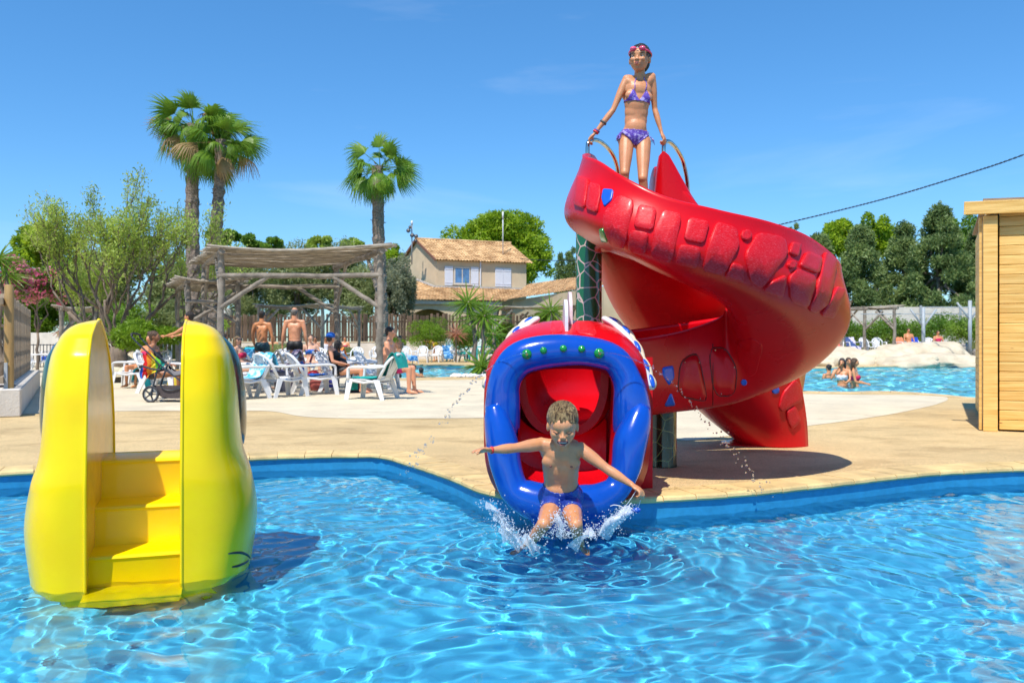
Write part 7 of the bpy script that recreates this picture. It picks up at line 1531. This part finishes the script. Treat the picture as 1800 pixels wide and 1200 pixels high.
person(461, 0, 21.2, -.15, 'stand', 'dark haired man in dark teal trunks standing with his back turned', m_skin, m_hdk, m_tt, 1.81, 1.04, 'low', voxel=.013, faceon=False)
def cap_x(b, hd, H):
    mb = MB(); mb.ball(hd+H @ Vector((0, -.015, .052)), (.088, .104, .075), 18, 12, rot=H); mb.build('cap', M('blue_cap', (.01, .12, .50), .8), b, True)
person(606, 0, 17.2, RT+.1, 'sit', 'woman in a blue cap and black swimsuit sitting under the pergola', m_skinr, m_hdk, m_bt, 1.68, 1.3, 'lap', .35, True, 'swimsuit', look=(-.7, .75, -.1), voxel=.014, xtra=cap_x)
person(690, 0, 17.0, RT-.12, 'sit', 'broad backed man in pink and black shorts sitting beside the wooden post', m_skinr, m_hdk, m_pk, 1.80, 1.3, 'lap', -.12, False, 'shorts', voxel=.013, look=(0, 1, -.15))
person(614, 0, 17.9, RT+.3, 'sit', 'dark haired child leaning beside the woman in the blue cap', m_skin, m_hdk, m_or, 1.45, .95, 'lap', .3, True, 'bikini', hair='long', look=(-.2, 1, -.1))
person(437, 0, 18.6, RT-.1, 'sit', 'blond woman with sunglasses sitting behind the wooden post', m_skinp, m_hbl, m_rd, 1.62, 1.0, 'lap', .3, True, 'bikini', hair='long', look=(.5, .8, -.05), xtra=lambda b, hd, H: [(lambda mb: (mb.tube([hd+H @ Vector((x, .088-abs(x)*.35, .008)) for x in (-.065, -.035, 0, .035, .065)], [.010, .018, .006, .018, .010], 8), mb.build('sunglasses', m_blk, b, True)))(MB())])
person(402, 0, 20.5, RT+.6, 'sit', 'tanned boy looking over his shoulder left of the pergola post', m_skinb, m_hdk, m_bt, 1.62, .9, 'lap', .05, look=(.3, .8, -.1), child=True)
person(284, 0, 15.6, RT+.1, 'sit', 'woman with a hair bun in a dark swimsuit sitting behind the pushchair', m_skinb, m_hbr, m_bt, 1.66, 1.05, 'lap', .05, True, 'swimsuit', hair='bun', look=(0, 1, 0), voxel=.014)
person(332, 0, 17.5, LF-.1, 'stand', 'person in a dark cap reaching left above the pushchair', m_skin, m_hdk, m_or, 1.66, 1.0, 'reach', 0, True, 'bikini', voxel=.015)
for u, d, rz, kd, lab, sk, hr, cm, kw in ((553, 43, PI, 'sit', 'tanned sunbather in the far row left of the striped shirt', m_skinb, m_hdk, m_bt, dict(arms='mouth')), (573, 43, PI+.3, 'sit', 'sitter in a white striped shirt in the far row', m_skinb, m_hdk, m_wh, dict(wear='swimsuit')), (605, 42.5, PI, 'sit', 'brown haired sunbather in the far row near the olive tree', m_skin, m_hbr, m_rd, dict(wear='bikini', female=True)),
        (698, 36.5, PI-.5, 'sit', 'sunbather with hand to mouth right of the wooden post', m_skin, m_hbr, m_bt, dict(arms='mouth')), (480, 42, PI+.2, 'sit', 'far sunbather half hidden between the two standing men', m_skin, m_hbl, m_rd, dict(wear='bikini', female=True)), (872, 43, PI, 'sit', 'sunbather in red behind the yucca', m_skin, m_hdk, m_rd, dict(wear='swimsuit')), (884, 42, PI, 'sit', 'dark haired sunbather nearest the fish head', m_skinb, m_hdk, m_bt, {}),
        (1600, 43.2, PI, 'sit', 'sunbather beside the royal blue towel beyond the rocks', m_skin, m_hbr, m_rd, dict(z=DK+.42)), (1652, 43.2, PI, 'sit', 'sunbather in magenta beyond the tall rock', m_skin, m_hbr, m_rd, dict(z=DK+.3, wear='swimsuit'))):
    person(u, 0, d, rz, kd, lab, sk, hr, cm, voxel=.024, group='sunbathers in the far rows', faceon=False, **({'arms': 'lap', 'lean': .15} | kw))
person(765, 0, 44.5, LF-.5, 'bend', 'person in a yellow swimsuit bending over a chair by the round bush', m_skin, m_hdk, m_ye, 1.70, 1.0, 'low', 0, True, 'bikini', voxel=.022, faceon=False)
for u, vt, d, rz, lab, hr, hm, cm in ((728, 641, 29, -.6, 'swimmer with a dark plait and snorkel mask in the middle pool', 'tail', m_hdk, m_bt), (741, 646.5, 28.5, -.3, 'swimmer with short dark hair beside the one with the plait', 'short', m_hdk, m_bt), (702, 656, 26.5, 0, 'dark head of a swimmer at the pool edge by the teal towel', 'short', m_hdk, m_bt),
        (1456, 641, 27, .4, 'dark haired swimmer low in the right pool', 'bun', m_hdk, m_bt), (1480, 630, 22.5, PI-.6, 'dark haired woman holding her hand to her mouth in the right pool', 'long', m_hdk, m_wh), (1492, 629, 23.3, PI, 'swimmer half hidden between the two women', 'short', m_hbr, m_bt), (1503, 630, 22, RT-.5, 'long haired woman in a crimson top in the right pool', 'long', m_hbr, m_rd)):
    z = P(0, vt, d).z-1.74; person(u, 0, d, rz, 'stand', lab, m_skin, hm, cm, 1.75, 1.0, 'mouth' if 'mouth' in lab else ('lap' if 'crimson' in lab else 'down'), female=hr in ('long', 'tail'), wear='bikini', z=z, hair=hr, voxel=.017, group='swimmers')
# a few more seats that fill the crowded rows
for k, (u, v, rz, lab) in enumerate(((466, 676, LF, 'white chair pushed behind the shaded one'), (640, 676, RT+.3, 'empty white chair between the woman and the broad backed man'), (575, 660, PI-.6, 'white chair turned to the camera behind the front centre pair'), (512, 668, PI+.7, 'white chair at the feet of the shaven man'),
    (415, 668, PI-.3, 'white chair half behind the yellow wall edge'), (214, 672, PI+.2, 'white chair seen through the gap of the yellow slide'), (590, 640, PI, 'white chair near the planter end'), (662, 640, PI+.1, 'white chair behind the wooden post'), (742, 637, PI, 'white chair by the pool between two others'))):
    o = copy_tree(CH0, G(u, v), rz, lab); o.scale = (1.05, 1.18, .93)
cloth('towel', bylab('nearest white chair at the yellow wall edge'), FULL, .40, M('aqua_print', (.60, .75, .78), .95, .1, 7, col2=(.05, .40, .60), ramp=(.45, .52)), 'aqua printed towel on the nearest chair at the yellow wall edge', seed=41)
cloth('towel', next(o for o in C.objects if o.get('label') == 'white chair turned to the camera behind the front centre pair'), BACK, .40, tow('orange_beach_towel', (.70, .22, .04)), 'orange towel on the chair behind the front centre pair', seed=42)
cloth('towel', next(o for o in C.objects if o.get('label') == 'white chair half behind the yellow wall edge'), FULL, .42, tow('sky_towel', (.10, .38, .62)), 'sky blue towel on the chair half behind the yellow wall edge', seed=43)
cloth('towel', next(o for o in C.objects if o.get('label') == 'white chair seen through the gap of the yellow slide'), FULL, .42, tow('cream_towel', (.66, .58, .42)), 'cream towel on the chair seen through the yellow slide', seed=44)
person(250, 0, 19.5, PI-.3, 'sit', 'sunbather in a magenta swimsuit behind the pushchair handle', m_skin, m_hbr, m_rd, 1.66, 1.0, 'lap', .3, True, 'bikini', hair='long', voxel=.017, faceon=False)
person(548, 0, 22.5, PI+.4, 'sit', 'seated sunbather right of the shaven man', m_skinp, m_hbr, MATS['blue_cap'], 1.68, 1.0, 'lap', .2, True, 'bikini', hair='tail', voxel=.017, faceon=False)
